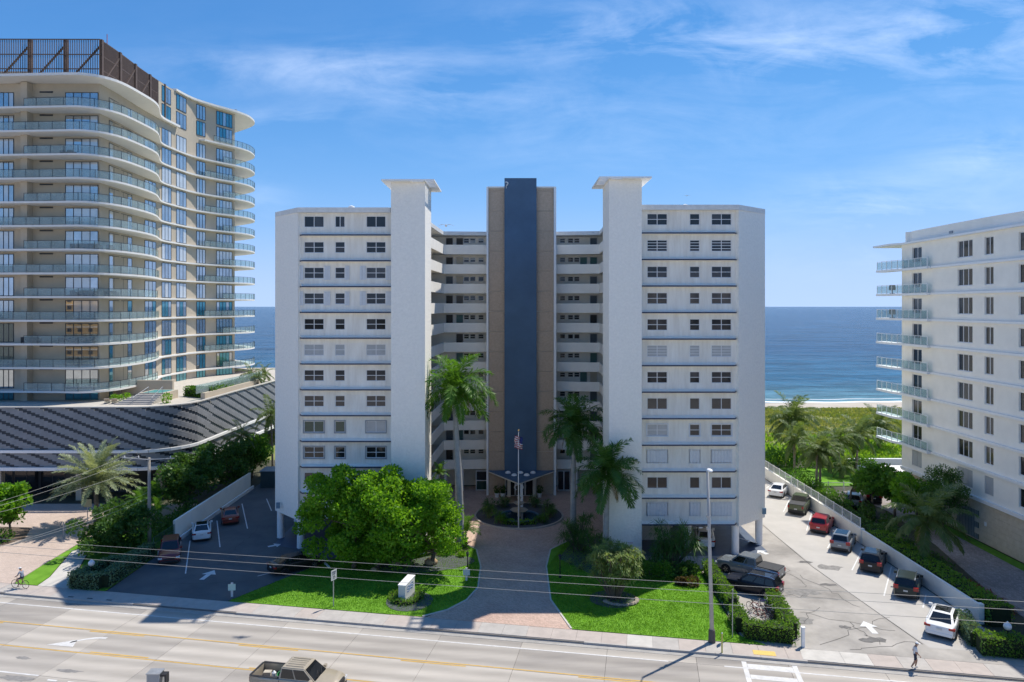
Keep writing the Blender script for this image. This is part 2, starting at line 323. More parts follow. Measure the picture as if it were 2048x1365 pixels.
def build_ground():
    sheet('ground', [(-2500, -2500), (2500, -2500), (2500, 112), (-2500, 112)], -.42, soil)
    prof = [(111.5, -.43), (116, .1), (124, .5), (140, .85), (152, .7), (163, .25), (172, -.6)]
    def strip(name, prof, m, amp, xs):
        b = MB(); n = len(xs); vs = []
        for (y, z) in prof:
            for x in xs: vs.append((x, y + (2.2 * math.sin(x * .07 + y) if y > 115 else 0), z + amp * math.sin(x * .23 + y * .4) * math.cos(x * .11 - y * .3)))
        b.add(vs, [(i * n + k, i * n + k + 1, (i + 1) * n + k + 1, (i + 1) * n + k) for i in range(len(prof) - 1) for k in range(n - 1)])
        return b.build(name, m, smooth=True, kind='structure')
    xs = [-1200, -500, -200] + [-120 + 4 * i for i in range(75)] + [300, 700, 1400]
    strip('dune', prof, dune_m, .22, xs)
    strip('beach', [(168.5, -.28), (176, -.85), (185, -1.45), (194, -1.98), (202, -2.6), (230, -6)], sand_m, .05, xs)
    # sea
    m = bpy.data.materials.new('sea_water'); m.use_nodes = True; nt = m.node_tree; N = nt.nodes; L = nt.links; b = N['Principled BSDF']
    g = N.new('ShaderNodeNewGeometry'); sx = N.new('ShaderNodeSeparateXYZ'); L.new(g.outputs['Position'], sx.inputs[0])
    mr = N.new('ShaderNodeMapRange'); mr.inputs['From Min'].default_value = 195; mr.inputs['From Max'].default_value = 420; L.new(sx.outputs[1], mr.inputs[0])
    nz = N.new('ShaderNodeTexNoise'); nz.inputs['Scale'].default_value = .006; nz.inputs['Detail'].default_value = 5; mpp = N.new('ShaderNodeMapping')
    mpp.inputs['Scale'].default_value = (.3, 1, 1); L.new(g.outputs['Position'], mpp.inputs[0]); L.new(mpp.outputs[0], nz.inputs['Vector'])
    ad = N.new('ShaderNodeMath'); ad.operation = 'MULTIPLY_ADD'; ad.inputs[1].default_value = .5; ad.inputs[2].default_value = -.25; L.new(nz.outputs[0], ad.inputs[0])
    a2 = N.new('ShaderNodeMath'); a2.operation = 'ADD'; L.new(mr.outputs[0], a2.inputs[0]); L.new(ad.outputs[0], a2.inputs[1])
    cr = N.new('ShaderNodeValToRGB'); e = cr.color_ramp.elements
    e[0].position = .0; e[0].color = (.10, .22, .26, 1); e[1].position = 1; e[1].color = (.010, .060, .128, 1)
    x = cr.color_ramp.elements.new(.3); x.color = (.020, .100, .175, 1); L.new(a2.outputs[0], cr.inputs[0])
    def streak(sc, st):
        mq = N.new('ShaderNodeMapping'); mq.inputs['Scale'].default_value = st; mq.inputs['Rotation'].default_value = (0, 0, R(5)); L.new(g.outputs['Position'], mq.inputs[0])
        tq = N.new('ShaderNodeTexNoise'); tq.inputs['Scale'].default_value = sc; tq.inputs['Detail'].default_value = 7; tq.inputs['Roughness'].default_value = .7; L.new(mq.outputs[0], tq.inputs['Vector']); return tq.outputs[0]
    sa = N.new('ShaderNodeMath'); sa.operation = 'ADD'; L.new(streak(.05, (.25, 1, 1)), sa.inputs[0]); L.new(streak(.2, (.4, 1, 1)), sa.inputs[1])  # light and dark of wave facets put into the base colour as streaks
    sm_ = N.new('ShaderNodeMapRange'); sm_.inputs['From Min'].default_value = .7; sm_.inputs['From Max'].default_value = 1.3; sm_.inputs['To Min'].default_value = .35; sm_.inputs['To Max'].default_value = 2.0; L.new(sa.outputs[0], sm_.inputs[0])
    vm = N.new('ShaderNodeVectorMath'); vm.operation = 'SCALE'; L.new(cr.outputs[0], vm.inputs[0]); L.new(sm_.outputs[0], vm.inputs[3])
    wc = N.new('ShaderNodeMapRange'); wc.inputs['From Min'].default_value = .72; wc.inputs['From Max'].default_value = .79; L.new(streak(.33, (.45, 1, 1)), wc.inputs[0])
    wm = N.new('ShaderNodeMix'); wm.data_type = 'RGBA'; L.new(wc.outputs[0], wm.inputs[0]); L.new(vm.outputs[0], wm.inputs[6]); wm.inputs[7].default_value = (.5, .56, .6, 1); L.new(wm.outputs[2], b.inputs['Base Color'])
    b.inputs['Roughness'].default_value = .12; b.inputs['IOR'].default_value = 1.03
    hs = []
    for sc, st, amt in ((.045, (.35, 1, 1), 1.0), (.22, (.5, 1, 1), .42), (.9, (.7, 1, 1), .12)):
        mp = N.new('ShaderNodeMapping'); mp.inputs['Scale'].default_value = st; mp.inputs['Rotation'].default_value = (0, 0, R(9)); L.new(g.outputs['Position'], mp.inputs[0])
        t = N.new('ShaderNodeTexNoise'); t.inputs['Scale'].default_value = sc; t.inputs['Detail'].default_value = 6; t.inputs['Roughness'].default_value = .6; L.new(mp.outputs[0], t.inputs['Vector'])
        k = N.new('ShaderNodeMath'); k.operation = 'MULTIPLY'; k.inputs[1].default_value = amt; L.new(t.outputs[0], k.inputs[0]); hs.append(k.outputs[0])
    s1 = N.new('ShaderNodeMath'); L.new(hs[0], s1.inputs[0]); L.new(hs[1], s1.inputs[1]); s2 = N.new('ShaderNodeMath'); L.new(s1.outputs[0], s2.inputs[0]); L.new(hs[2], s2.inputs[1])
    bp = N.new('ShaderNodeBump'); bp.inputs['Distance'].default_value = 4.5; bp.inputs['Strength'].default_value = 1; L.new(s2.outputs[0], bp.inputs['Height']); L.new(bp.outputs[0], b.inputs['Normal'])
    sheet('sea', [(-40000, 190), (40000, 190), (40000, 40000), (-40000, 40000)], -2.0, m)
    foam = mat('surf_foam', (.8, .82, .82), rough=.9, var=.1, scale=.5)
    f = MB(); xs = [-130 + 3 * i for i in range(110)]
    for base, w, z in ((194.2, 1.7, -1.975), (200.5, .5, -1.985)):
        lo = [(x, base + .9 * math.sin(x * .13) + .5 * math.sin(x * .41) - w * (.4 + .6 * abs(math.sin(x * .09 + base))), z) for x in xs]
        hi = [(x, base + .9 * math.sin(x * .13) + .5 * math.sin(x * .41) + (w if base < 197 else w * (.3 + .7 * abs(math.sin(x * .05)))), z) for x in xs]
        n = len(xs); f.add(lo + hi, [(i, i + 1, n + i + 1, n + i) for i in range(n - 1)])
    f.build('surf_foam', foam, kind='stuff')
build_ground()

def build_road():
    rd = sheet('road', [RP2(-160, 1.45), RP2(-160, -12.8), RP2(120, -12.8), RP2(120, 1.45)], -.19, mat('road_bed', (.11, .105, .1), rough=.95), th=.2)
    bands = ((.0, .95), (-3.05, .0), (-6.1, -3.05), (-9.4, -6.1), (-10.9, -9.4))
    rr = random.Random(3); us = [-54.3 + 6.1 * i for i in range(17)]; meshes = {}
    for bi, (v0, v1) in enumerate(bands):
        for i, u in enumerate(us):
            k = rr.choice((0, 0, 1, 1, 2)) if bi != 2 else rr.choice((0, 0, 1))
            key = (bi, k)
            if key not in meshes:
                b = MB(); g = .012; b.prism([RP2(g, v0 + g), RP2(6.1 - g, v0 + g), RP2(6.1 - g, v1 - g), RP2(g, v1 - g)], -.185, -.15); meshes[key] = b.mesh('road_slab', roadc[k])
            inst('road_slab', meshes[key], rd, (u * RT[0], u * RT[1], rr.uniform(-.003, .003)))
    b = MB(); b.prism([RP2(-160, .96), RP2(-160, 1.40), RP2(120, 1.40), RP2(120, .96)], -.188, -.14); b.build('gutter', gutter, rd)
    for (u0, u1) in ((-160, -54.4), (49.5, 120)):
        b = MB(); b.prism([RP2(u0, -10.9), RP2(u0, .95), RP2(u1, .95), RP2(u1, -10.9)], -.185, -.15); b.build('carriageway', roadc[0], rd)
    def mark(u0, u1, v, w, m, name, z=-.142):
        b = MB(); b.add([RP(u0, v - w / 2, z), RP(u1, v - w / 2, z), RP(u1, v + w / 2, z), RP(u0, v + w / 2, z)], [(0, 1, 2, 3)]); return b.build(name, m, rd)
    mark(-160, 10.9, 0, .14, line_w, 'edge_line'); mark(14.6, 60, 0, .14, line_w, 'edge_line'); mark(-160, -30, -9.4, .14, line_w, 'edge_line')
    for (v, s) in ((-3.05, 1), (-6.1, -1)):                       # two way left turn lane: solid outside, broken inside
        mark(-160, 60, v + .11 * s, .11, line_y, 'yellow_line')
        u = -56.0 + (0 if s > 0 else 2.5)
        while u < 40:
            mark(u, u + 4.6, v - .11 * s, .13, line_y, 'yellow_dash'); u += 12.2
    for i in range(4): mark(-29.0 + 1.5 * i, -28.3 + 1.5 * i, -9.75, .16, line_w, 'white_dash')
    # left turn arrow
    pts = [(-30.0 + .5 - t * 2.1, -3.95 - 1.05 * (t ** 2.2)) for t in [i / 10 for i in range(11)]]
    b = MB(); n = len(pts); b.add([RP(u, v - .13, -.142) for u, v in pts] + [RP(u, v + .13, -.142) for u, v in pts], [(i, i + 1, n + i + 1, n + i) for i in range(n - 1)])
    b.add([RP(-31.4, -4.55, -.142), RP(-33.0, -5.6, -.142), RP(-30.9, -5.55, -.142)], [(0, 1, 2)]); b.build('turn_arrow', line_w, rd)
    # crosswalk, ladder style
    ua, ub = 13.05 - 1.9, 13.05 + 1.9
    p0 = UV(G(1488, 1322)); p1 = UV(G(1590, 1331)); ua, ub = p0[0], p1[0]
    for u in (ua, ub):
        b = MB(); b.add([RP(u - .16, .9, -.140), RP(u + .16, .9, -.140), RP(u + .16, -10.8, -.140), RP(u - .16, -10.8, -.140)], [(3, 2, 1, 0)]); b.build('crosswalk_line', line_w, rd)
    for k in range(8): mark(ua + .18, ub - .18, .35 - 1.45 * k, .55, line_w, 'crosswalk_bar', z=-.141)
    # oil and tar stains
    st = mat('road_stain', (.19, .182, .175), rough=.9, col2=(.30, .285, .265), scale=2)
    rs = random.Random(5)
    for (px, py, a, c) in ((30, 1352, 1.6, .35), (140, 1338, 1.2, .22), (45, 1312, .7, .2), (575, 1262, .0, 0), (1245, 1320, .0, 0)):
        if a == 0: continue
        q = UV(G(px, py)); b = MB(); nn = 18
        b.add([RP(q[0] + a * math.cos(2 * math.pi * i / nn) * rs.uniform(.4, 1.1), q[1] + c * math.sin(2 * math.pi * i / nn) * rs.uniform(.6, 1.1), -.1395) for i in range(nn)], [tuple(range(nn))]); b.build('oil_stain', st, rd)
    # sidewalk with kerb
    sw = sheet('sidewalk', [RP2(-160, 1.42), RP2(120, 1.42), RP2(120, 3.26), RP2(-160, 3.26)], -.03, mat('sidewalk_bed', (.16, .15, .14), rough=.95), th=.37)
    meshes = {}
    for i in range(56):
        u = -56 + 1.83 * i; k = rr.choice((0, 0, 0, 1, 1)); k = 2 if i in (35, 42, 43) else k
        if k not in meshes:
            b = MB(); b.prism([RP2(.008, 1.58), RP2(1.822, 1.58), RP2(1.822, 3.25), RP2(.008, 3.25)], -.028, 0); meshes[k] = b.mesh('sidewalk_slab', walkc[k])
        inst('sidewalk_slab', meshes[k], sw, (u * RT[0], u * RT[1], rr.uniform(-.004, .004)))
    for (u0, u1) in ((-160, -56), (46.5, 120)):
        b = MB(); b.prism([RP2(u0, 1.58), RP2(u1, 1.58), RP2(u1, 3.25), RP2(u0, 3.25)], -.028, 0); b.build('sidewalk_slab', walkc[0], sw)
    b = MB(); b.prism([RP2(0.01, 1.405), RP2(3.04, 1.405), RP2(3.04, 1.57), RP2(.01, 1.57)], -.186, .006); km = b.mesh('kerb', walkc[1])
    b = MB(); b.prism([RP2(0.01, 1.405), RP2(3.04, 1.405), RP2(3.04, 1.57), RP2(.01, 1.57)], -.186, -.09); kd = b.mesh('kerb', walkc[1])
    for i in range(34):
        u = -56 + 3.05 * i
        drop = any(a < u + 1.5 < c for a, c in ((-56, -44), (-31.5, -23), (-8, 4.5), (19, 36)))
        inst('kerb', kd if drop else km, sw, (u * RT[0], u * RT[1], 0))
    q = UV(G(1530, 1311)); b = MB(); b.prism([RP2(q[0] - .75, 1.75), RP2(q[0] + .75, 1.75), RP2(q[0] + .75, 2.4), RP2(q[0] - .75, 2.4)], .0, .014)
    b.build('tactile_pad', mat('tactile_yellow', (.72, .50, .14), rough=.8, var=.15, scale=14), sw)
    q = UV(G(1640, 1322)); b = MB(); b.prism([RP2(q[0] - 1.1, 1.6), RP2(q[0] + 1.1, 1.6), RP2(q[0] + .9, 3.2), RP2(q[0] - 1.0, 3.2)], .0, .012); b.build('ramp_slab', walkc[2], sw)
    b = MB()
    for k in range(3): c = UV(G(150 + 40 * k, 1190 + 2 * k)); b.prism([RP2(c[0] - .25, 1.65), RP2(c[0] + .25, 1.65), RP2(c[0] + .25, 1.8), RP2(c[0] - .25, 1.8)], .0, .011)
    b.build('repair_patch', mat('sidewalk_patch', (.09, .085, .08), rough=.9), sw)
    # near side
    sheet('near_sidewalk', [RP2(-160, -12.78), RP2(-160, -15), RP2(120, -15), RP2(120, -12.78)], 0.0, walkc[0], th=.4)
    sheet('near_bounce_ground', [RP2(-300, -15.01), RP2(-300, -160), RP2(300, -160), RP2(300, -15.01)], -.01, mat('bounce_ground_beige', (.56, .51, .43), rough=.9, var=.1, scale=.4), th=.4)  # unseen ground behind the camera, made pale beige to bounce warm light
build_road()

def arrow(parent, p, q, m, z=.014, w=.22):
    p = Vector(p); q = Vector(q); d = (q - p); ln = d.length; d.normalize(); n = Vector((-d.y, d.x)); b = MB(); h = q - d * min(1.1, ln * .45)
    P = [p + n * w, p - n * w, h - n * w, h - n * w * 3, q, h + n * w * 3, h + n * w]
    b.add([(a.x, a.y, z) for a in P], [(0, 1, 2, 6), (3, 4, 2), (2, 4, 6), (6, 4, 5)]); return b.build('painted_arrow', m, parent)
def stripe(parent, p, q, m, w=.11, z=.012, name='stall_line'):
    p = Vector(p); q = Vector(q); n = (q - p).normalized(); n = Vector((-n.y, n.x)) * w / 2; b = MB()
    b.add([(a.x, a.y, z) for a in (p - n, q - n, q + n, p + n)], [(0, 1, 2, 3)]); return b.build(name, m, parent)

def build_lots():
    sheet('planting_bed_ground', [(-140, yf(-140) - .02), (140, yf(140) - .02), (140, 112), (-140, 112)], -.05, soil, th=.3)
    ll = sheet('parking_lot_west', [(-34.4, yf(-34.4)), (-23.4, yf(-23.4)), (-17.2, 68), (-11.8, 69.4), (-8.7, 76.3), (-8.7, 111), (-34.4, 111)], 0.0, asph_l, th=.3)
    rl = sheet('parking_lot_east', [(16.8, 51.9), (18.2, yf(18.2)), (35.5, yf(35.5)), (35.5, 111), (9.3, 111), (9.3, 76), (12.4, 67.6), (17.4, 66.8), (17.2, 60)], 0.0, asph_r, th=.3)
    b = MB(); b.add([(x, y, .006) for x, y in ((29.6, 50.3), (35.4, 49.2), (35.4, 108), (29.3, 108), (27.8, 76), (28.2, 62))], [(0, 1, 2, 3, 4, 5)]); b.build('newer_strip', asph_r2, rl)
    cr = MB()                                            # crack along the joint of the two pours
    stripe(rl, (29.4, 50.8), (27.9, 66), mat('crack_filler', (.07, .068, .066), rough=.9), w=.06, z=.013, name='joint_crack')
    stripe(rl, (27.9, 66), (27.7, 80), MATS['crack_filler'], w=.05, z=.013, name='joint_crack')
    for a, c in (((371, 1148), (380, 1082)), ((440, 1095), (434, 1042)), ((495, 1058), (484, 1008)), ((543, 1022), (533, 998)), ((515, 1153), (545, 1145))):
        stripe(ll, G(*a), G(*c), lot_paint)
    arrow(ll, G(403, 1160), G(429, 1141), lot_paint); arrow(ll, G(536, 1094), G(562, 1089), lot_paint)
    for a, c in (((1655, 1097), (1676, 1057)), ((1704, 1141), (1727, 1094)), ((1768, 1192), (1783, 1134)), ((1567, 1024), (1581, 995)), ((1613, 1062), (1624, 1023)),
                 ((1846, 1216), (1852, 1190)), ((1533, 977), (1549, 962)), ((1398, 1118), (1420, 1127)), ((1473, 1183), (1516, 1193)), ((1474, 1204), (1490, 1219)), ((1503, 1206), (1520, 1218))):
        stripe(rl, G(*a), G(*c), lot_paint)
    arrow(rl, G(1751, 1268), G(1727, 1243), lot_paint); arrow(rl, G(1535, 1109), G(1515, 1101), lot_paint)
    rk = random.Random(8); crm = MATS['crack_filler']
    def crack(par, p, q, n=9, j=.35, w=.035):
        p, q = Vector(p), Vector(q); P = [p.lerp(q, i / n) + (Vector((rk.uniform(-j, j), rk.uniform(-j, j))) if 0 < i < n else Vector((0, 0))) for i in range(n + 1)]; b = MB()
        for a, c in zip(P, P[1:]):
            d = (c - a).normalized(); nn = Vector((-d.y, d.x)) * w / 2; b.add([(a.x - nn.x, a.y - nn.y, .0135), (c.x - nn.x, c.y - nn.y, .0135), (c.x + nn.x, c.y + nn.y, .0135), (a.x + nn.x, a.y + nn.y, .0135)], [(0, 1, 2, 3)])
        b.build('crack', crm, par)
    for a, c in (((1600, 1225), (1790, 1262)), ((1560, 1190), (1680, 1200)), ((1640, 1290), (1780, 1235)), ((1585, 1265), (1640, 1215)), ((1600, 1150), (1720, 1215)), ((1700, 1300), (1830, 1285)), ((1560, 1130), (1610, 1175)), ((1760, 1290), (1700, 1245))): crack(rl, G(*a), G(*c))
    for a, c in (((330, 1170), (520, 1160)), ((440, 1130), (530, 1100)), ((470, 1100), (520, 1050))): crack(ll, G(*a), G(*c))
    for nm, col, spots in (('asphalt_patch', (.16, .153, .145), ((1745, 1280, 1.0, .5), (1655, 1170, .8, .3), (1690, 1255, .5, .3), (1610, 1125, .8, .35))), ('asphalt_patch', (.24, .23, .215), ((1600, 1185, 1.7, 1.0), (1590, 1240, 1.4, .9), (1660, 1135, 1.3, .8)))):
        pmx = mat('lot_patch_%d' % int(col[0] * 1000), col, rough=.95, var=.3, scale=2.5, detail=9)
        for (px, py, a, c) in spots:
            x, y = G(px, py); b = MB(); b.add([(x + a * math.cos(2 * math.pi * i / 16) * rk.uniform(.7, 1.1), y + c * math.sin(2 * math.pi * i / 16) * rk.uniform(.35, 1.25), .009 + .0005 * rk.random()) for i in range(16)], [tuple(range(16))]); b.build(nm, pmx, rl)
    # main driveway
    sheet('driveway', [(-9.6, yf(-9.6)), (-6.6, yf(-6.6) + .15), (-3.6, 58.6), (-2.85, 61), (-2.85, 66), (-3.5, 70.5), (-5.4, 73.4), (-8.6, 76.2), (-8.6, 95.5), (11, 95.5), (11, 76),
                       (5.6, 73), (3.8, 70.6), (3.1, 66), (3.1, 58.5), (4.5, yf(4.5)), (5.5, yf(5.5))], .004, pav_drive, th=.3)
    kerbm = walkc[2]
    def edge(name, pts, w=.14, z=.06):
        k = MB()
        for p, q in zip(pts, pts[1:]): k.bar((p[0], p[1], z / 2), (q[0], q[1], z / 2), w, z)
        o = k.build(name, kerbm, kind='structure'); return o
    Lw = [(-23.2, yf(-23.2) + .02), (-7.0, yf(-7.0) + .05), (-5.2, 56.6), (-3.8, 58.5), (-3.0, 61), (-2.97, 66), (-3.6, 70.6), (-5.4, 73.3), (-8.5, 75.5), (-11.9, 69.6), (-17.1, 68)]
    sheet('lawn_west', Lw, .03, lawn_m, th=.3)
    edge('driveway_kerb_west', [(-7.0, yf(-7.0) + .1), (-5.15, 56.55), (-3.75, 58.45), (-2.93, 61), (-2.9, 66), (-3.52, 70.5), (-5.4, 73.2)])
    Rw = [(4.5, yf(4.5) + .05), (3.25, 58.5), (3.25, 66), (3.9, 70.6), (5.6, 72.8), (9, 74), (12.4, 67.7), (17.3, 66.7), (17.0, 60), (16.6, 52.2), (18.1, yf(18.1) + .02)]
    sheet('lawn_east', Rw, .03, lawn_m, th=.3)
    edge('driveway_kerb_east', [(4.45, yf(4.45) + .1), (3.18, 58.5), (3.18, 66), (3.82, 70.6), (5.5, 72.9)])
    # planting beds on the lawns
    def bed(name, c, rx, ry, m, rot=0, z=.06):
        sheet(name, [(c[0] + rx * math.cos(t) * math.cos(rot) - ry * math.sin(t) * math.sin(rot), c[1] + rx * math.cos(t) * math.sin(rot) + ry * math.sin(t) * math.cos(rot)) for t in [2 * math.pi * i / 28 for i in range(28)]], z, m, th=.1)
    bed('gravel_bed_screw_pine', (8.4, 58.6), 2.0, 1.75, mulch)
    bed('gravel_bed_tree', (-8.0, 66.5), 4.6, 2.0, mulch, R(15)); bed('gravel_bed_sign', (-8.4, 58.2), 1.9, 2.0, mulch)
    sheet('bed_palms', [(4.5, 68), (7.5, 63.5), (12, 63), (16.5, 64.5), (16.8, 66.5), (12.4, 67.6), (9, 74), (6.0, 72.6)], .055, mulch, th=.1)
    sheet('bed_tower', [(-11.5, 69.2), (-8.7, 75.2), (-5.6, 73), (-4.2, 70.4), (-6, 68.2)], .055, soil, th=.1)
    # neighbour to the west
    sheet('neighbour_driveway_west', [(-110, yf(-110) + .01), (-43.6, yf(-43.6) + .01), (-43.9, 66), (-44.3, 73), (-42.2, 79), (-38, 82.5), (-38, 87), (-110, 87)], 0.002, pav_left, th=.3)
    sheet('verge_west', [(-43.4, yf(-43.4) + .02), (-41.2, yf(-41.2) + .02), (-41.4, 63.5), (-43.5, 70), (-41.8, 77.5), (-44.1, 73), (-43.8, 66)], .03, lawn_m, th=.3)
    sheet('path_west', [(-41.1, yf(-41.1) + .01), (-37.6, yf(-37.6) + .01), (-38.9, 62.8), (-39.6, 64.5), (-41.6, 69.5), (-43.0, 71.5), (-43.4, 70), (-41.3, 63.5)], .004, walkc[2], th=.3)
    sheet('lawn_neighbour_west', [(-37.5, yf(-37.5) + .02), (-34.6, yf(-34.6) + .02), (-34.6, 80), (-41, 79), (-42.8, 71.6), (-41.4, 69.5), (-39.5, 64.5), (-38.8, 62.8)], .03, lawn_d, th=.3)
    sheet('gravel_bed_west', [(-58, 78), (-52.5, 77.5), (-50.8, 74), (-52, 70), (-58, 66)], .05, mat('brown_mulch', (.13, .095, .07), rough=1, var=.4, scale=6), th=.1)
    # neighbour to the east
    sheet('neighbour_driveway_east', [(39.4, yf(39.4) + .01), (40.0, 58.5), (43.0, 72), (44.5, 84), (43, 93), (47.3, 93), (47.3, 60), (47.3, yf(47.3) + .01)], .003, pav_right, th=.3)
    sheet('lawn_neighbour_east', [(38, 95.5), (54, 95.5), (54, 106), (38, 106)], .06, lawn_m, th=.3)
    sheet('verge_east', [(46.7, 60), (47.9, 60), (47.9, 82), (46.9, 82)], .05, lawn_d, th=.2)
build_lots()
# ================================================================== windows (shared meshes)
_fr = {}
def frame_mesh(w, h, cols, rows, m, bar=.055, dep=.07, rail=None):
    key = (w, h, cols, rows, m.name, bar, dep)
    if key not in _fr:
        b = MB(); x, z = w / 2, h / 2
        b.box(-x, x, 0, dep, -z, -z + bar); b.box(-x, x, 0, dep, z - bar, z); b.box(-x, -x + bar, 0, dep, -z + bar, z - bar); b.box(x - bar, x, 0, dep, -z + bar, z - bar)
        for i in range(1, cols): xc = -x + w * i / cols; b.box(xc - bar * .6, xc + bar * .6, 0.004, dep, -z + bar, z - bar)
        for j in range(1, rows):
            zc = -z + h * j / rows
            for i in range(cols):
                b.box(-x + w * i / cols + bar * .6, -x + w * (i + 1) / cols - bar * .6, .008, dep, zc - bar * .5, zc + bar * .5)
        _fr[key] = b.mesh('window', m)
    return _fr[key]
_pn = {}
def pane_mesh(w, h, m):
    key = (round(w, 3), round(h, 3), m.name)
    if key not in _pn: b = MB(); b.box(-w / 2, w / 2, 0, .02, -h / 2, h / 2); _pn[key] = b.mesh('pane', m)
    return _pn[key]
def win(parent, loc, rz, w, h, cols, rows, fm, pm, bar=.055, dep=.07, name='window'):
    o = ORG.get(parent.name, (0, 0, 0)); rnd = random.Random(int(loc[0] * 91 + loc[1] * 37 + loc[2] * 53))
    f = inst(name, frame_mesh(w, h, cols, rows, fm, bar, dep), parent, (loc[0] - o[0], loc[1] - o[1], loc[2] - o[2]), rz)
    for i in range(cols):
        for j in range(rows):
            m = pm[j % len(pm)] if isinstance(pm, tuple) else (rnd.choice(pm) if isinstance(pm, list) else pm)
            inst('pane', pane_mesh(w / cols - .01, h / rows - .01, m), f, (-w / 2 + w * (i + .5) / cols, .03 + .004 * (j % 2), -h / 2 + h * (j + .5) / rows))
    return f
def punched(x0, x1, z0, z1, holes, dep, y=0.0):
    """front wall sheet facing -Y with rectangular holes (x0,x1,z0,z1) and reveals"""
    b = MB(); xs = sorted({x0, x1, *[h[0] for h in holes], *[h[1] for h in holes]}); zs = sorted({z0, z1, *[h[2] for h in holes], *[h[3] for h in holes]})
    for i in range(len(xs) - 1):
        for j in range(len(zs) - 1):
            cx, cz = (xs[i] + xs[i + 1]) / 2, (zs[j] + zs[j + 1]) / 2
            if any(h[0] < cx < h[1] and h[2] < cz < h[3] for h in holes): continue
            b.add([(xs[i], y, zs[j]), (xs[i + 1], y, zs[j]), (xs[i + 1], y, zs[j + 1]), (xs[i], y, zs[j + 1])], [(0, 1, 2, 3)])
    for a, c, d, e in holes:
        for p, q in (((a, d), (c, d)), ((c, d), (c, e)), ((c, e), (a, e)), ((a, e), (a, d))):
            b.add([(p[0], y, p[1]), (q[0], y, q[1]), (q[0], y + dep, q[1]), (p[0], y + dep, p[1])], [(0, 1, 2, 3)])
    return b

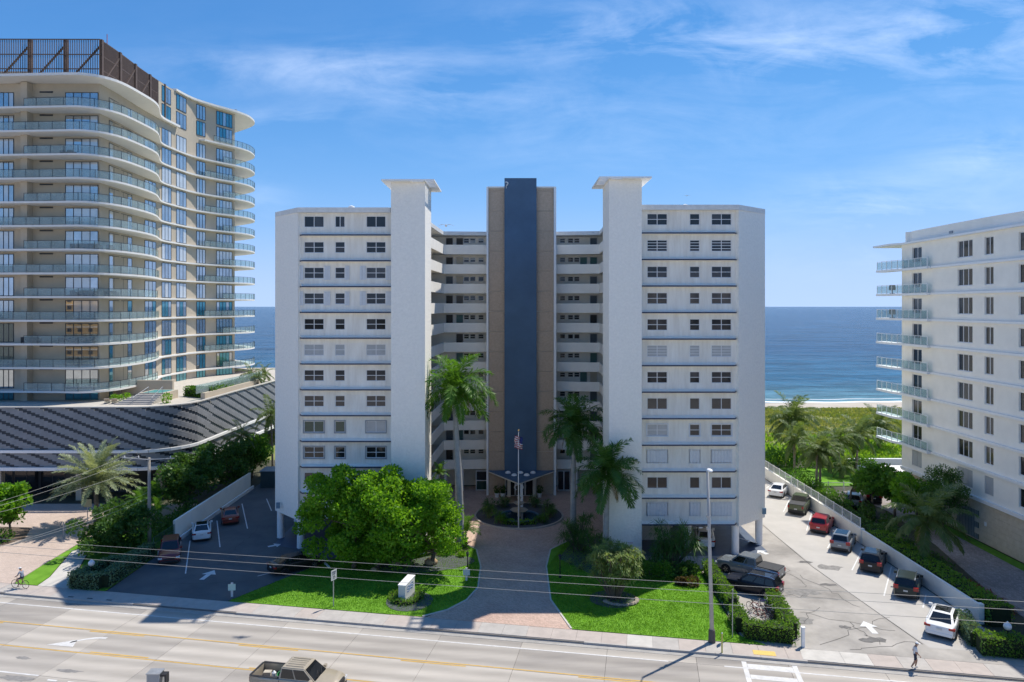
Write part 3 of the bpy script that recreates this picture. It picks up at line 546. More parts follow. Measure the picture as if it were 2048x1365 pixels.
# ================================================================== main condominium
ZK = [3.09 + 2.56 * k for k in range(12)]; ZROOF = 34.0
def build_condo():
    bld = thing('condominium_building', 'white twelve storey condominium with navy and brown centre tower', 'building', (0.5, 82, 0))
    O = ORG[bld.name]
    # ---- bodies
    b = MB(); b.prism([(-21.2, 71.06), (-12.0, 71.06), (-11.3, 74.3), (-10.9, 95), (-3.2, 95), (-3.2, 108), (-27, 108), (-24.6, 92), (-24.62, 74.3)], 3.0, 33.5); b.build('wing_core', stucco, bld)
    b = MB(); b.prism([(21.8, 69.16), (12.6, 69.16), (13.2, 72.3), (13.4, 95), (5.6, 95), (5.6, 108), (28, 108), (25.45, 92), (25.45, 71.9)], 3.0, 33.5); b.build('wing_core', stucco, bld)
    for pts in ([(-21.3, 70.62), (-24.72, 74.1), (-24.72, 92), (-24.4, 92), (-24.4, 74.3), (-21.1, 70.95)], [(21.95, 68.72), (25.55, 71.7), (25.55, 92), (25.25, 92), (25.25, 71.95), (21.75, 69.05)]):
        b = MB(); b.prism(pts, 2.9, 33.85); b.build('end_wall', stucco_rough, bld)
    # ---- roof slabs
    b = MB(); b.prism([(-21.25, 70.4), (-12.1, 70.4), (-11.9, 73), (-9.9, 74.2), (-8.96, 92.9), (-3.0, 93.3), (-3.0, 108.2), (-27.2, 108.2), (-24.7, 92), (-24.7, 74.05)], 33.52, 34.0); b.build('roof', roof_white, bld)
    b = MB(); b.prism([(21.9, 68.5), (12.5, 68.5), (12.3, 71), (10.65, 72.2), (11.4, 92.4), (5.5, 93.3), (5.5, 108.2), (28.2, 108.2), (25.55, 92), (25.55, 71.65)], 33.52, 34.0); b.build('roof', roof_white, bld)
    for x, y in ((PX(703, 74), 74), (PX(1370, 73), 73), (-16, 80), (18, 82)):
        b = MB(); b.lathe([(.22, 34.0), (.22, 34.35), (.36, 34.4), (.30, 34.62), (.05, 34.7)], (x, y), 12); b.build('roof_vent', white_paint, bld, smooth=40)
    # ---- wings: facade storeys, ledges, windows
    left = [PX(p, 70.9) for p in (628, 680, 752)]; right = [PX(p, 69.0) for p in (1314.5, 1389.5, 1443)]
    Wd = (1.98, .98, 1.95)
    def facade(xs, x0, x1, yw, sgn):
        holes = []
        for x, w in zip(xs, Wd): holes.append((x - w / 2, x + w / 2, .84, 1.96))
        pm = punched(x0, x1, 0, 2.56, holes, .13)
        me = pm.mesh('facade_wall', stain_wall)
        for k in range(12): inst('facade_wall', me, bld, (-O[0], yw - O[1], ZK[k] - O[2]))
        xa, xb = (x0, x1) if sgn < 0 else (x1, x0)            # xa outer end
        s = -1 if sgn < 0 else 1
        lm = MB(); A = [(xa - s * .05, yw, 0), (xa - s * .38, yw - .5, 0), (xb, yw - .5, 0), (xb, yw, 0)]
        lm.add([(x, y, -.06) for x, y, _ in A] + [(A[0][0], A[0][1], .26), (A[1][0], A[1][1], .10), (A[2][0], A[2][1], .10), (A[3][0], A[3][1], .26)],
               [(0, 1, 2, 3), (4, 7, 6, 5), (0, 4, 5, 1), (1, 5, 6, 2), (2, 6, 7, 3), (3, 7, 4, 0)])
        ledge = lm.mesh('ledge', stucco)
        tm = MB(); tm.bar((xa - s * .38, yw - .515, .02), (xb, yw - .515, .02), .03, .13); tm.bar((xa - s * .38, yw - .515, .02), (xa - s * .04, yw - .02, .02), .03, .13); trim = tm.mesh('trim', navy)
        for k in range(12):
            l = inst('ledge', ledge, bld, (-O[0], -O[1], ZK[k] - O[2])); inst('trim', trim, l, (0, 0, 0))
    facade(left, -21.2, -11.74, 70.9, -1); facade(right, 12.3, 21.85, 69.0, 1)
    # shutter meshes
    def corr(w, h):
        b = MB(); n = int(w / .14)
        for i in range(n): x = -w / 2 + w * (i + .5) / n; b.box(x - w / n * .5, x + w / n * .5, -.035 if i % 2 else 0, .03, -h / 2, h / 2)
        b.box(-w / 2 - .03, w / 2 + .03, -.05, .035, h / 2, h / 2 + .06); b.box(-w / 2 - .03, w / 2 + .03, -.05, .035, -h / 2 - .06, -h / 2)
        return b.mesh('shutter', shutter_m)
    def acc(w, h):
        b = MB()
        for i in range(4): x = -w / 2 + w * (i + .5) / 4; b.box(x - w / 8 + .01, x + w / 8 - .01, -.07 - .02 * (i % 2), 0, -h / 2, h / 2)
        b.box(-w / 2, w / 2, -.08, -.001, h / 2 + .002, h / 2 + .05); b.box(-w / 2, w / 2, -.08, -.001, -h / 2 - .05, -h / 2 - .002); return b.mesh('shutter', shutter_m)
    def surr(w, h, m):
        b = MB(); t = .1; b.box(-w / 2 - t, w / 2 + t, -.06, -.001, h / 2, h / 2 + t); b.box(-w / 2 - t, w / 2 + t, -.09, -.001, -h / 2 - t, -h / 2)
        b.box(-w / 2 - t, -w / 2, -.06, -.001, -h / 2 + .001, h / 2 - .001); b.box(w / 2, w / 2 + t, -.06, -.001, -h / 2 + .001, h / 2 - .001); return b.mesh('surround', m)
    cm = {w: corr(w + .12, 1.26) for w in Wd}; am = {w: acc(.62 if w > 1 else .45, 1.3) for w in Wd}; sm = {w: surr(w, 1.12, metal_grey) for w in Wd}; sm2 = {w: surr(w, 1.12, shutter_m) for w in Wd}
    D = [g_dark, g_dark, g_grey]; Wm = [g_warm, g_grey]
    # per row, top first: style of each of the three windows
    tl = [('s', D), ('h', [g_warm, g_dark]), ('ha', D), ('ha', D), ('h', D), ('h', g_blind), ('h', Wm), ('h', Wm), ('sg', [g_green]), ('hg', [g_dark]), ('s', Wm), ('h', D)]
    tr = [('h', D), ('w', D), ('h', [g_dark, g_warm]), ('h', Wm), ('h', [g_dark, g_warm]), ('w', g_blind), ('h', D), ('s', Wm), ('hb', D), ('p', None), ('s', [g_warm, g_dark]), ('p', None)]
    for tab, xs, yw in ((tl, left, 70.9), (tr, right, 69.0)):
        for r, (st, gm) in enumerate(tab):
            z = ZK[11 - r] + 1.4
            for wi, (x, w) in enumerate(zip(xs, Wd)):
                L = (x, yw + .045, z); lo = (x - O[0], yw - O[1], z - O[2])
                g = gm
                if st == 'sg' and wi == 2: g = g_blind
                if st == 'hb' and wi == 0: g = g_blind
                if st[0] == 'p': win(bld, L, 0, w, 1.12, 2 if w > 1 else 1, 1, frame_white, g_grey); inst('shutter', cm[w], bld, lo); continue
                cols = (2 if w > 1 else (2 if st[0] == 's' and r == 0 else 1)); rows = {'s': 1, 'h': 2, 'w': 4}[st[0]]
                if st[0] == 's' and g is D: g = [g_dark, g_grey]
                win(bld, L, 0, w, 1.12, cols, rows, frame_white, g)
                if 'a' in st:
                    sw = .62 if w > 1 else .45
                    for s in ((-1, 1) if wi != 1 else (1,)):
                        xx = x + s * (w / 2 + sw / 2 + .02)
                        if xx - sw / 2 > -21.1 and xx + sw / 2 < -11.8: inst('shutter', am[w], bld, (xx - O[0], yw - O[1], z - O[2]))
                        elif s > 0: inst('shutter', am[w], bld, (-11.8 - sw * .4 - O[0], yw - O[1], z - O[2]), sc=(.62, 1, 1))
                        else: inst('shutter', am[w], bld, (xx + .02 - O[0], yw - O[1], z - O[2]), sc=(.8, 1, 1))
                if 'g' in st: inst('surround', sm[w], bld, lo)
                if 'b' in st: inst('surround', sm2[w], bld, lo)
    # ---- stair towers with slotted caps
    for (x0, x1, y0, y1, cx0, cx1, cy0, cy1, s) in ((-11.76, -8.45, 69.0, 74.2, -12.55, -7.45, 68.1, 75.0, 1), (9.24, 12.36, 67.6, 72.2, 8.2, 13.15, 66.7, 73.0, -1)):
        t = MB(); t.box(x0, x1, y0, y1, 0, 36.25); tw = t.build('stair_tower', stucco_rough, bld)
        c = MB(); z0, z1 = 36.25, 36.4                          # cap: overhanging slab with openings on the inner side
        inner = (x1 + .12, cx1 - .12) if s > 0 else (cx0 + .12, x0 - .12)
        if s > 0: c.box(cx0, x1 + .12, y0 + .0, cy1, z0, z1); c.box(cx1 - .12, cx1, cy0, cy1, z0, z1)
        else: c.box(x0 - .12, cx1, y0 + .0, cy1, z0, z1); c.box(cx0, cx0 + .12, cy0, cy1, z0, z1)
        ys = [cy0 + .08]                                        # bars between the slots
        for i in range(4): ya = y0 - .0 + i * .78; c.box(inner[0], inner[1], ya, ya + .22, z0, z1)
        c.box(inner[0], inner[1], y0 + 2.9, cy1, z0, z1)
        c.box(inner[0], inner[1], cy0, cy0 + .12, z0, z1)
        fx0, fx1 = (cx0, x1 - 1.2) if s > 0 else (x0 + 1.2, cx1)
        c.box(fx0, fx1, cy0, y0, z0, z1)
        gx0, gx1 = (x1 - 1.2, x1 - .12) if s > 0 else (x0 + .12, x0 + 1.2)
        c.box(gx0, gx1, cy0, cy0 + .12, z0, z1); c.box(gx0, gx1, y0 - .3, y0, z0, z1)
        c.box(*((x1 - .12, x1 + .12) if s > 0 else (x0 - .12, x0 + .12)), cy0, y0, z0, z1)
        c.build('tower_cap', white_paint, tw)
        if s < 0: q = MB(); q.box(11.0, 11.6, 67.56, 67.6, 1.6, 1.9); q.k = 1; q.box(11.05, 11.5, 67.55, 67.56, 1.66, 1.7); q.build('wall_sign', [white_paint, mat('sign_red', (.5, .05, .06), rough=.5)], tw)
    # ---- galleries
    wallm = cream; doors = [mat('door_' + n, c, rough=.45, var=.06) for n, c in (('teal', (.06, .16, .16)), ('slate', (.10, .13, .16)), ('grey', (.14, .13, .12)), ('cream', (.55, .50, .40)), ('black', (.03, .03, .03)))]
    rr = random.Random(11)
    def gallery(corner, pts, wall_pts, k):
        z = ZK[k]
        sl = MB(); sl.prism(pts[:] + wall_pts[::-1], z - .2, z + .02); slab = sl.build('gallery_slab', cream, bld)
        for p, q in zip(pts, pts[1:]):
            pb = MB(); d = Vector((q[0] - p[0], q[1] - p[1])).normalized(); n = Vector((-d.y, d.x)) * .06
            pb.prism([(p[0] - n.x, p[1] - n.y), (q[0] - n.x, q[1] - n.y), (q[0] + n.x, q[1] + n.y), (p[0] + n.x, p[1] + n.y)], z - .24, z + 1.0)
            o = pb.build('parapet', stucco, bld)
    LP = [(-9.9, 74.3), (-8.96, 92.9), (-3.3, 93.3)]; LW = [(-11.2, 74.3), (-10.85, 94.9), (-3.3, 94.9)]
    RPp = [(10.65, 72.3), (11.4, 92.4), (5.6, 93.3)]; RW = [(13.1, 72.3), (13.35, 94.9), (5.6, 94.9)]
    dm = MB(); dm.box(-.5, .5, -.05, .0, 0, 2.1); dm.box(-.44, .44, -.07, -.05, 0, 2.04); dm.box(-.42, .42, -.08, -.07, .02, 2.02)
    dmesh = {d.name: (lambda b: b)(MB().box(-.44, .44, -.07, 0, 0, 2.05).mesh('door', d)) for d in doors}
    fmesh = MB().box(-.53, -.45, -.09, 0, 0, 2.14).box(.45, .53, -.09, 0, 0, 2.14).box(-.53, .53, -.09, 0, 2.06, 2.14).mesh('door_frame', frame_white)
    kmesh = MB().ball((.34, -.1, 1.0), .05, 8).mesh('door_handle', steel)
    def door(x, y, z, rz=0.0, m=None):
        o = inst('door', dmesh[(m or rr.choice(doors)).name], bld, (x - O[0], y - O[1], z - O[2]), rz); inst('door_frame', fmesh, o); inst('door_handle', kmesh, o)
    for k in range(12):
        gallery(0, LP, LW, k); gallery(0, RPp, RW, k); z = ZK[k]
        yw = 94.98
        for px, nn in ((899, .6), (919.5, .5)):
            if rr.random() < nn or k in (9, 10): door(PX(px, 95), yw, z, 0)
        st = rr.choice(('h', 'h', 's')); gm = rr.choice(([g_dark], [g_dark, g_grey], [g_blind, g_dark]))
        for px in (933, 945.5, 962): win(bld, (PX(px, 95), yw - .05, z + 1.72), 0, .72, .62, 1, 2 if st == 'h' else 1, frame_white, gm, bar=.05)
        st = rr.choice(('h', 'h', 's')); gm = rr.choice(([g_dark], [g_dark, g_grey], [g_blind, g_dark]))
        for px in (1125, 1141, 1153.5): win(bld, (PX(px, 95), yw - .05, z + 1.72), 0, .72, .62, 1, 2 if st == 'h' else 1, frame_white, gm, bar=.05)
        if k in (10, 4): door(PX(1167, 95), yw, z)
        door(PX(1187, 95), yw, z)
        for yy in (79, 84.5, 90.5):
            win(bld, (-11.0 + .016 * (yy - 74), yy, z + 1.62), R(90), 1.3, .95, 2, 1, frame_white, [g_dark, g_grey], bar=.05)
            win(bld, (13.12, yy - 1, z + 1.62), R(-90), 1.3, .95, 2, 1, frame_white, [g_dark, g_grey], bar=.05)
        for yy in (76.5, 81.8, 87.6): door(-11.0, yy, z, R(90)); door(13.16, yy - 1, z, R(-90))
    # ---- centre shaft
    s = MB(); s.box(-3.0, 5.36, 91.2, 97, 0, 39.42); sh = s.build('elevator_shaft', cream, bld)
    pz = [3.0 + 2.57 * i for i in range(15)]; pz[-1] = 39.3
    for (xa, xb) in ((-2.98, -.98), (3.15, 5.3)):
        me = MB().box(xa, xb, 91.08, 91.2, .03, 2.54).mesh('stone_panel', brown_panel)
        for z in pz[:-1]: inst('stone_panel', me, sh, (-O[0], -O[1], z - O[2]))
        MB().box(xa, xb, 91.08, 91.2, pz[-2] + 2.6, 39.3).build('stone_panel', brown_panel, sh)
        MB().box(xa, xb, 91.08, 91.2, .0, 2.97).build('stone_panel', brown_panel, sh)
    for xa, xb in ((-3.27, -3.02), (5.36, 5.66)): MB().box(xa, xb, 90.85, 97, 0, 39.5).build('white_fin', white_paint, sh)
    MB().box(-3.02, 5.36, 91.0, 97.1, 39.42, 39.56).build('coping', white_paint, sh)
    nv = MB(); nv.box(-.96, 3.13, 90.55, 91.19, 3.0, 40.55); nvo = nv.build('navy_panel', navy_wall, sh)
    e = MB(); c = (-.62, 90.5, 39.65)
    e.tube([(c[0] + .12 * math.sin(t * 6.2) * (1 - .3 * t) - .05 * t, c[1], c[2] + .42 - .84 * t) for t in [i / 12 for i in range(13)]], [.03 + .07 * math.sin(math.pi * min(1, i / 9)) for i in range(13)], 6)
    e.ball((c[0] - .12, c[1], c[2] + .38), .1, 8); e.build('emblem', white_paint, nvo, smooth=True)
    # ---- entrance canopy
    cn = MB(); cn.prism([(-3.05, 90.84), (5.4, 90.84), (.82, 84.5)], 2.98, 3.2); can = cn.build('entrance_canopy', navy_wall, bld)
    tb = MB(); tb.bar((-3.05, 90.8, 3.05), (.82, 84.44, 3.05), .06, .12); tb.bar((5.4, 90.8, 3.05), (.82, 84.44, 3.05), .06, .12); tb.build('edge_trim', cream, can)
    for px, y in ((1016, 89.4), (1041, 89.4), (1066, 89.4), (1028.5, 88.1), (1053.5, 88.1)):
        MB().lathe([(.36, 3.2), (.36, 3.26), (.30, 3.36), (.18, 3.43), (.02, 3.46)], (PX(px, y), y), 14).build('skylight_dome', white_paint, can, smooth=40)
    MB().box(.98, 1.32, 85.2, 85.55, 0, 2.98).build('canopy_post', white_paint, can)
    for sg in (-1, 1):
        MB().tube([(.82 + sg * (.15 + .38 * math.sin(t)), 84.5, 2.95 - .3 * (1 - math.cos(t))) for t in [i * .32 for i in range(10)]], .05, 6).build('scroll_bracket', white_paint, can, smooth=True)
    for px in (1018, 1069): MB().box(PX(px, 90) - .22, PX(px, 90) + .22, 90.2, 90.54, 0, 2.98).build('entry_pier', cream, bld)
    for x in (-.2, 1.05, 2.3): win(bld, (x, 90.42, 1.25), 0, 1.2, 2.4, 1, 1, frame_white, g_dark, bar=.07, name='entrance_door')
    MB().box(-.12, -.04, 90.16, 90.2, 1.2, 1.6).build('wall_lantern', black_m, bld)
    # ---- ground floor
    cmsh = MB().lathe([(.36, 0), (.36, 3.0)], (0, 0), 18).mesh('column', white_paint, smooth=60)
    for (x, y) in ((-24.25, 74.4), (-21.2, 71.2), (-16.6, 71.6), (-24.2, 80), (-24.2, 86), (-16.6, 80), (-16.6, 87), (21.85, 69.5), (25.1, 72.2), (17.3, 69.9), (17.3, 78), (17.3, 86), (25, 79), (25, 86), (21.3, 78), (13.8, 76)):
        inst('column', cmsh, bld, (x - O[0], y - O[1], 0))
    pm = MB().box(-.14, .14, -.14, .14, 0, 2.9).mesh('post', white_paint)
    for x, y in ((-8.7, 93), (-6.5, 93.2), (8.4, 93), (11.2, 92)): inst('post', pm, bld, (x - O[0], y - O[1], 0))
    for x in (-4.0,): win(bld, (x, 93.1, 1.35), 0, 1.5, 2.6, 1, 2, frame_white, [g_green, g_dark], bar=.1, name='lobby_door')
    win(bld, (6.8, 93.1, 1.35), 0, 1.7, 2.6, 2, 1, frame_white, [g_dark], bar=.09, name='lobby_door')
    b = MB(); b.prism([(-20, 96), (-3.2, 96), (-3.2, 108), (-20, 108)], 0, 2.98); b.build('lobby_wall', cream, bld)
    b = MB(); b.prism([(5.6, 96), (22, 96), (22, 108), (5.6, 108)], 0, 2.98); b.build('lobby_wall', cream, bld)
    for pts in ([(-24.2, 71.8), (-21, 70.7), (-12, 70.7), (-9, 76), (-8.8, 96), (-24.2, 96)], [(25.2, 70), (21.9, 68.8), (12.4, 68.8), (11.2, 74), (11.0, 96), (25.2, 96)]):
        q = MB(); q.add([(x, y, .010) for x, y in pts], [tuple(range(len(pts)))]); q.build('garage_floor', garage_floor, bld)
    for pts in ([(-17.5, 82), (-12.5, 82), (-12.5, 95.5), (-17.5, 95.5)], [(13.4, 73.5), (16.4, 73.5), (16.4, 95.5), (13.4, 95.5)]):
        MB().prism(pts, 0, 2.98).build('added_core', cream, bld)  # core blocks added to keep the space under the wings dark
    pb = MB(); pb.bar((23.2, 71.0, .9), (24.9, 72.6, .05), 1.2, .06); pb.build('leaning_panel', white_paint, bld)
    for x, y, rz in ((PX(1523, 71.5), 71.0, R(40)), (PX(560.5, 73.4), 73.0, R(-46))):
        MB().box(x - .18, x + .18, y - .35, y - .2, 3.5, 4.1).build('wall_plaque', mat('plaque_blue', (.12, .22, .3), rough=.5), bld)
build_condo()
# ================================================================== curved tower to the west
def smooth_path(pts, n=6):
    out = []; P = [pts[0]] + list(pts) + [pts[-1]]
    for i in range(1, len(P) - 2):
        a, b, c, d = [np.array(P[i + k], float) for k in (-1, 0, 1, 2)]
        for t in np.linspace(0, 1, n, endpoint=False):
            out.append(tuple(.5 * ((2 * b) + (c - a) * t + (2 * a - 5 * b + 4 * c - d) * t * t + (3 * b - a - 3 * c + d) * t ** 3)))
    out.append(tuple(pts[-1])); return out
def resample(path, step):
    P = np.array(path); seg = np.linalg.norm(np.diff(P, axis=0), axis=1); s = np.concatenate([[0], np.cumsum(seg)]); n = max(1, int(round(s[-1] / step)))
    t = np.linspace(0, s[-1], n + 1); return [(float(np.interp(q, s, P[:, 0])), float(np.interp(q, s, P[:, 1]))) for q in t]

TW_WALL = [(-90, 98.6), (-57.2, 98.6), (-57.4, 104), (-58.0, 112), (-58.1, 120), (-57.5, 128), (-55.7, 133), (-53.5, 137)]
def build_tower():
    bld = thing('curved_apartment_tower', 'tan high-rise with wavy white balconies and glass railings above dark podium', 'building', (-68, 112, 0)); O = ORG[bld.name]
    zs = [12.75 + 3.205 * k for k in range(13)]                       # balcony slabs
    wall = smooth_path(TW_WALL[1:], 5)
    outline = [(-90, 98.6)] + wall + [(-60, 152), (-90, 152)]
    b = MB(); b.prism(outline, 10.9, 55.1); b.build('wall', tan, bld)
    # upper two storeys stand only on the far half
    far = [p for p in wall if p[1] > 116.5]
    b = MB(); b.prism([(-72, 116.5)] + far + [(-60, 152), (-72, 152)], 55.1, 61.3); b.build('upper_wall', tan, bld)
    # balcony slabs: wavy edge, slightly different from floor to floor
    def edge(k):
        up = max(0, k - 4) / 8; lo = max(0, 4 - k) / 4
        return smooth_path([(-92, 96.6), (-75, 96.3), (-63, 95.9 - .3 * up), (-57.5, 95.6), (-55.0 + .2 * up, 98.5), (-54.4 - .3 * lo, 104 + .6 * up), (-55.4 + .5 * up, 110), (-57.5, 116.5), (-57.75, 121), (-57.15, 127), (-55.4 + .2 * up, 131.5), (-52.6, 136), (-51.6, 140.5), (-53.2, 146), (-60, 152.5)], 5)
    rail_h = 1.1
    for k, z in enumerate(zs):
        e = edge(k); d = MB(); d.prism(e + [(-92, 152.5)], z - .26, z); sl = d.build('balcony_slab', slab_white, bld)
        q = np.array(e); mids = [i for i in range(len(e))]
        def inset(p, dd=.12): return p
        # railing of glass panels: front stretch and round the far end
        front = [p for p in e if p[1] < 114.5 and p[0] > -76] if k % 2 else [p for p in e if p[1] < 113 and -67 < p[0]]
        if k % 2 == 0: front = [(-66.0, e[0][1] - .6)] + [p for p in front if p[0] > -65.8]
        end = [p for p in e if p[1] > (129.5 if k % 2 else 133) and p[1] < 147]
        rp = MB(); gp = []; rails = []
        for path, step in ((front, 1.9), (end, 1.3)):
            pts = resample(path, step)
            for p, r in zip(pts, pts[1:]):
                rp.bar((p[0], p[1], z + rail_h), (r[0], r[1], z + rail_h), .05, .05)
                if path is front: gp.append((p, r))
            for p in pts: rp.box(p[0] - .025, p[0] + .025, p[1] - .025, p[1] + .025, z, z + rail_h)
            rails.append(rp.build('railing', frame_black, bld)); rp = MB()
            if path is end:
                eg = MB()
                for p, r in zip(pts, pts[1:]): eg.bar((p[0], p[1], z + .55), (r[0], r[1], z + .55), .015, .95)
        rl = rails[0]; eg.build('end_glass', g_rail, rails[1])
        for p, r in gp[:]:
            g = MB(); a = (p[0] * .98 + r[0] * .02, p[1] * .98 + r[1] * .02); c = (p[0] * .02 + r[0] * .98, p[1] * .02 + r[1] * .98)
            g.bar((a[0], a[1], z + .55), (c[0], c[1], z + .55), .015, .96); g.build('glass_panel', g_rail, rl)
    # one more balcony at the far end, under the upper roof
    e = edge(12); z = 54.75; tipb = [p for p in e if p[1] > 129]; MB().prism([(-60, 129)] + tipb + [(-60, 152)], z - .26, z).build('balcony_slab', slab_white, bld)
    pts = resample([p for p in e if 131 < p[1] < 147], 1.3); rp = MB(); eg = MB()
    for p, r in zip(pts, pts[1:]): rp.bar((p[0], p[1], z + rail_h), (r[0], r[1], z + rail_h), .05, .05); eg.bar((p[0], p[1], z + .55), (r[0], r[1], z + .55), .015, .95)
    for p in pts: rp.box(p[0] - .025, p[0] + .025, p[1] - .025, p[1] + .025, z, z + rail_h)
    eg.build('end_glass', g_rail, rp.build('railing', frame_black, bld))
    # roof slabs
    e = edge(12); low = [p for p in e if p[1] < 124]
    b = MB(); b.prism([(-92, 96)] + [(x + .3, y - .6) for x, y in low] + [(-72, 124)], 55.1, 55.45); b.build('lower_roof', slab_white, bld)
    tip = [p for p in e if p[1] > 121]
    b = MB(); b.prism([(-70, 121)] + tip + [(-70, 152)], 61.3, 61.65); b.build('upper_roof', slab_white, bld)
    b = MB()
    for i in range(16): x = -54 + .3 * (i % 5); b.box(-53.3 - .1 * (i % 4), -53.1, 136 + .45 * i, 136.2 + .45 * i, 61.65, 61.85 + .15 * (i % 3))
    b.build('roof_gear', metal_grey, bld)
    # tall screen of brown slats around the roof plant
    path = resample([(-92, 98.4)] + [(x - .1, y) for x, y in wall if y < 118.5], 1.0)
    sc = MB()
    for i, (p, q) in enumerate(zip(path, path[1:])):
        for t in (.0, .25, .5, .75): x, y = p[0] + (q[0] - p[0]) * t, p[1] + (q[1] - p[1]) * t; hw = .035 if y < 98.9 else .06; sc.box(x - hw, x + hw, y - .05, y + .05, 55.45, 61.3)
    scr = sc.build('screen_slats', screen_brown, bld, kind='stuff')
    post = MB().box(-.22, .22, -.22, .22, 55.45, 61.4).mesh('screen_post', screen_brown)
    for i in range(0, len(path), 5): inst('screen_post', post, bld, (path[i][0] - O[0], path[i][1] + .5 - O[1], 0 - O[2]))
    for z in (57.2, 59.2, 61.3):
        r_ = MB()
        for p, q in zip(path, path[1:]): r_.bar((p[0], p[1] + .1, z), (q[0], q[1] + .1, z), .1, .12)
        r_.build('screen_rail', screen_brown, bld)
    for i in range(0, len(path) - 6, 5):
        MB().bar((path[i][0], path[i][1] + .8, 55.5), (path[i + 5][0], path[i + 5][1] + .8, 61), .2, .2).build('screen_brace', screen_brown, bld)
    MB().box(-76, -70.5, 104, 110, 55.45, 58.6).build('plant_room', tan, bld)
    MB().box(-66, -61, 106, 111, 55.45, 57.8).build('plant_room', mat('yellow_render', (.5, .42, .2), rough=.9), bld)
    MB().tube([(-57.6, 101, 61.3), (-57.6, 101, 62.9)], .05, 6).build('aviation_light', mat('beacon_red', (.5, .12, .10), rough=.5), bld)
    # windows --------------------------------------------------------------
    hh = 2.62
    curtain = [g_towerb, g_towerb, g_tower]
    def strip(p, q, z, cols, pm, h=hh, off=.06):
        d = Vector((q[0] - p[0], q[1] - p[1])); w = d.length; rz = math.atan2(d.y, d.x); n = Vector((d.y, -d.x)).normalized()
        c = ((p[0] + q[0]) / 2 + n.x * off, (p[1] + q[1]) / 2 + n.y * off, z + h / 2 + .06)
        win(bld, c, rz, round(w, 2), h, cols, 1, frame_black, pm, bar=.08, dep=.1)
    W = np.array(wall)
    def at_px(px):                                                     # wall point seen under a photo column
        best = None
        for a, c in zip(TW_WALL[1:], TW_WALL[2:]): pass
        pts = resample(wall, .15); return min(pts, key=lambda p: abs((p[0]) / p[1] * F + CX - px))
    levels = [10.95] + zs
    spans = ((218, 264, 5), (289, 312, 3), (323, 342, 3), (352, 372, 3), (393, 411, 3), (432, 464, 5))
    for k, z in enumerate(levels):
        teal = [g_teal] if k < 1 else ([g_tower, g_teal] if k < 5 else curtain)
        h = hh if k else 1.7
        for (a, c, n) in ((130, 196, 4), (-4, 27, 3), (-75, -35, 3)):
            strip((PX(a, 98.5), 98.6), (PX(c, 98.5), 98.6), z, n, [g_teal] if k == 0 else ([g_tower] if k < 4 else [g_towerb, g_tower, g_towerb]), h)
        for (a, c, n) in spans:
            p, q = at_px(a), at_px(c)
            if k == 0: h = 1.7
            strip(p, q, z, n, teal if k % 3 or k < 1 else [g_tower], h)
        if k: MB().box(PX(80, 98.6), PX(106, 98.6), 98.5, 98.6, z + 2.62, z + 2.82).build('vent_grille', frame_black, bld)
    for (a, c, n) in ((352, 372, 3), (393, 411, 3), (432, 464, 5), (323, 341, 3)):
        p, q = at_px(a), at_px(c)
        for zz in (55.3, 58.3): strip(p, q, zz, n, [g_teal, g_tower], 2.6)
    # recess wall between the two front window bays
    MB().box(PX(47, 98), PX(60, 98), 97.4, 98.6, 10.95, 55.0).build('pilaster', tan, bld); MB().box(PX(27, 98), PX(44, 98), 98.2, 98.6, 10.95, 55.0).build('pilaster', tan, bld)
    # terrace furniture groups on the balconies are built below
    return zs
TW_Z = build_tower()

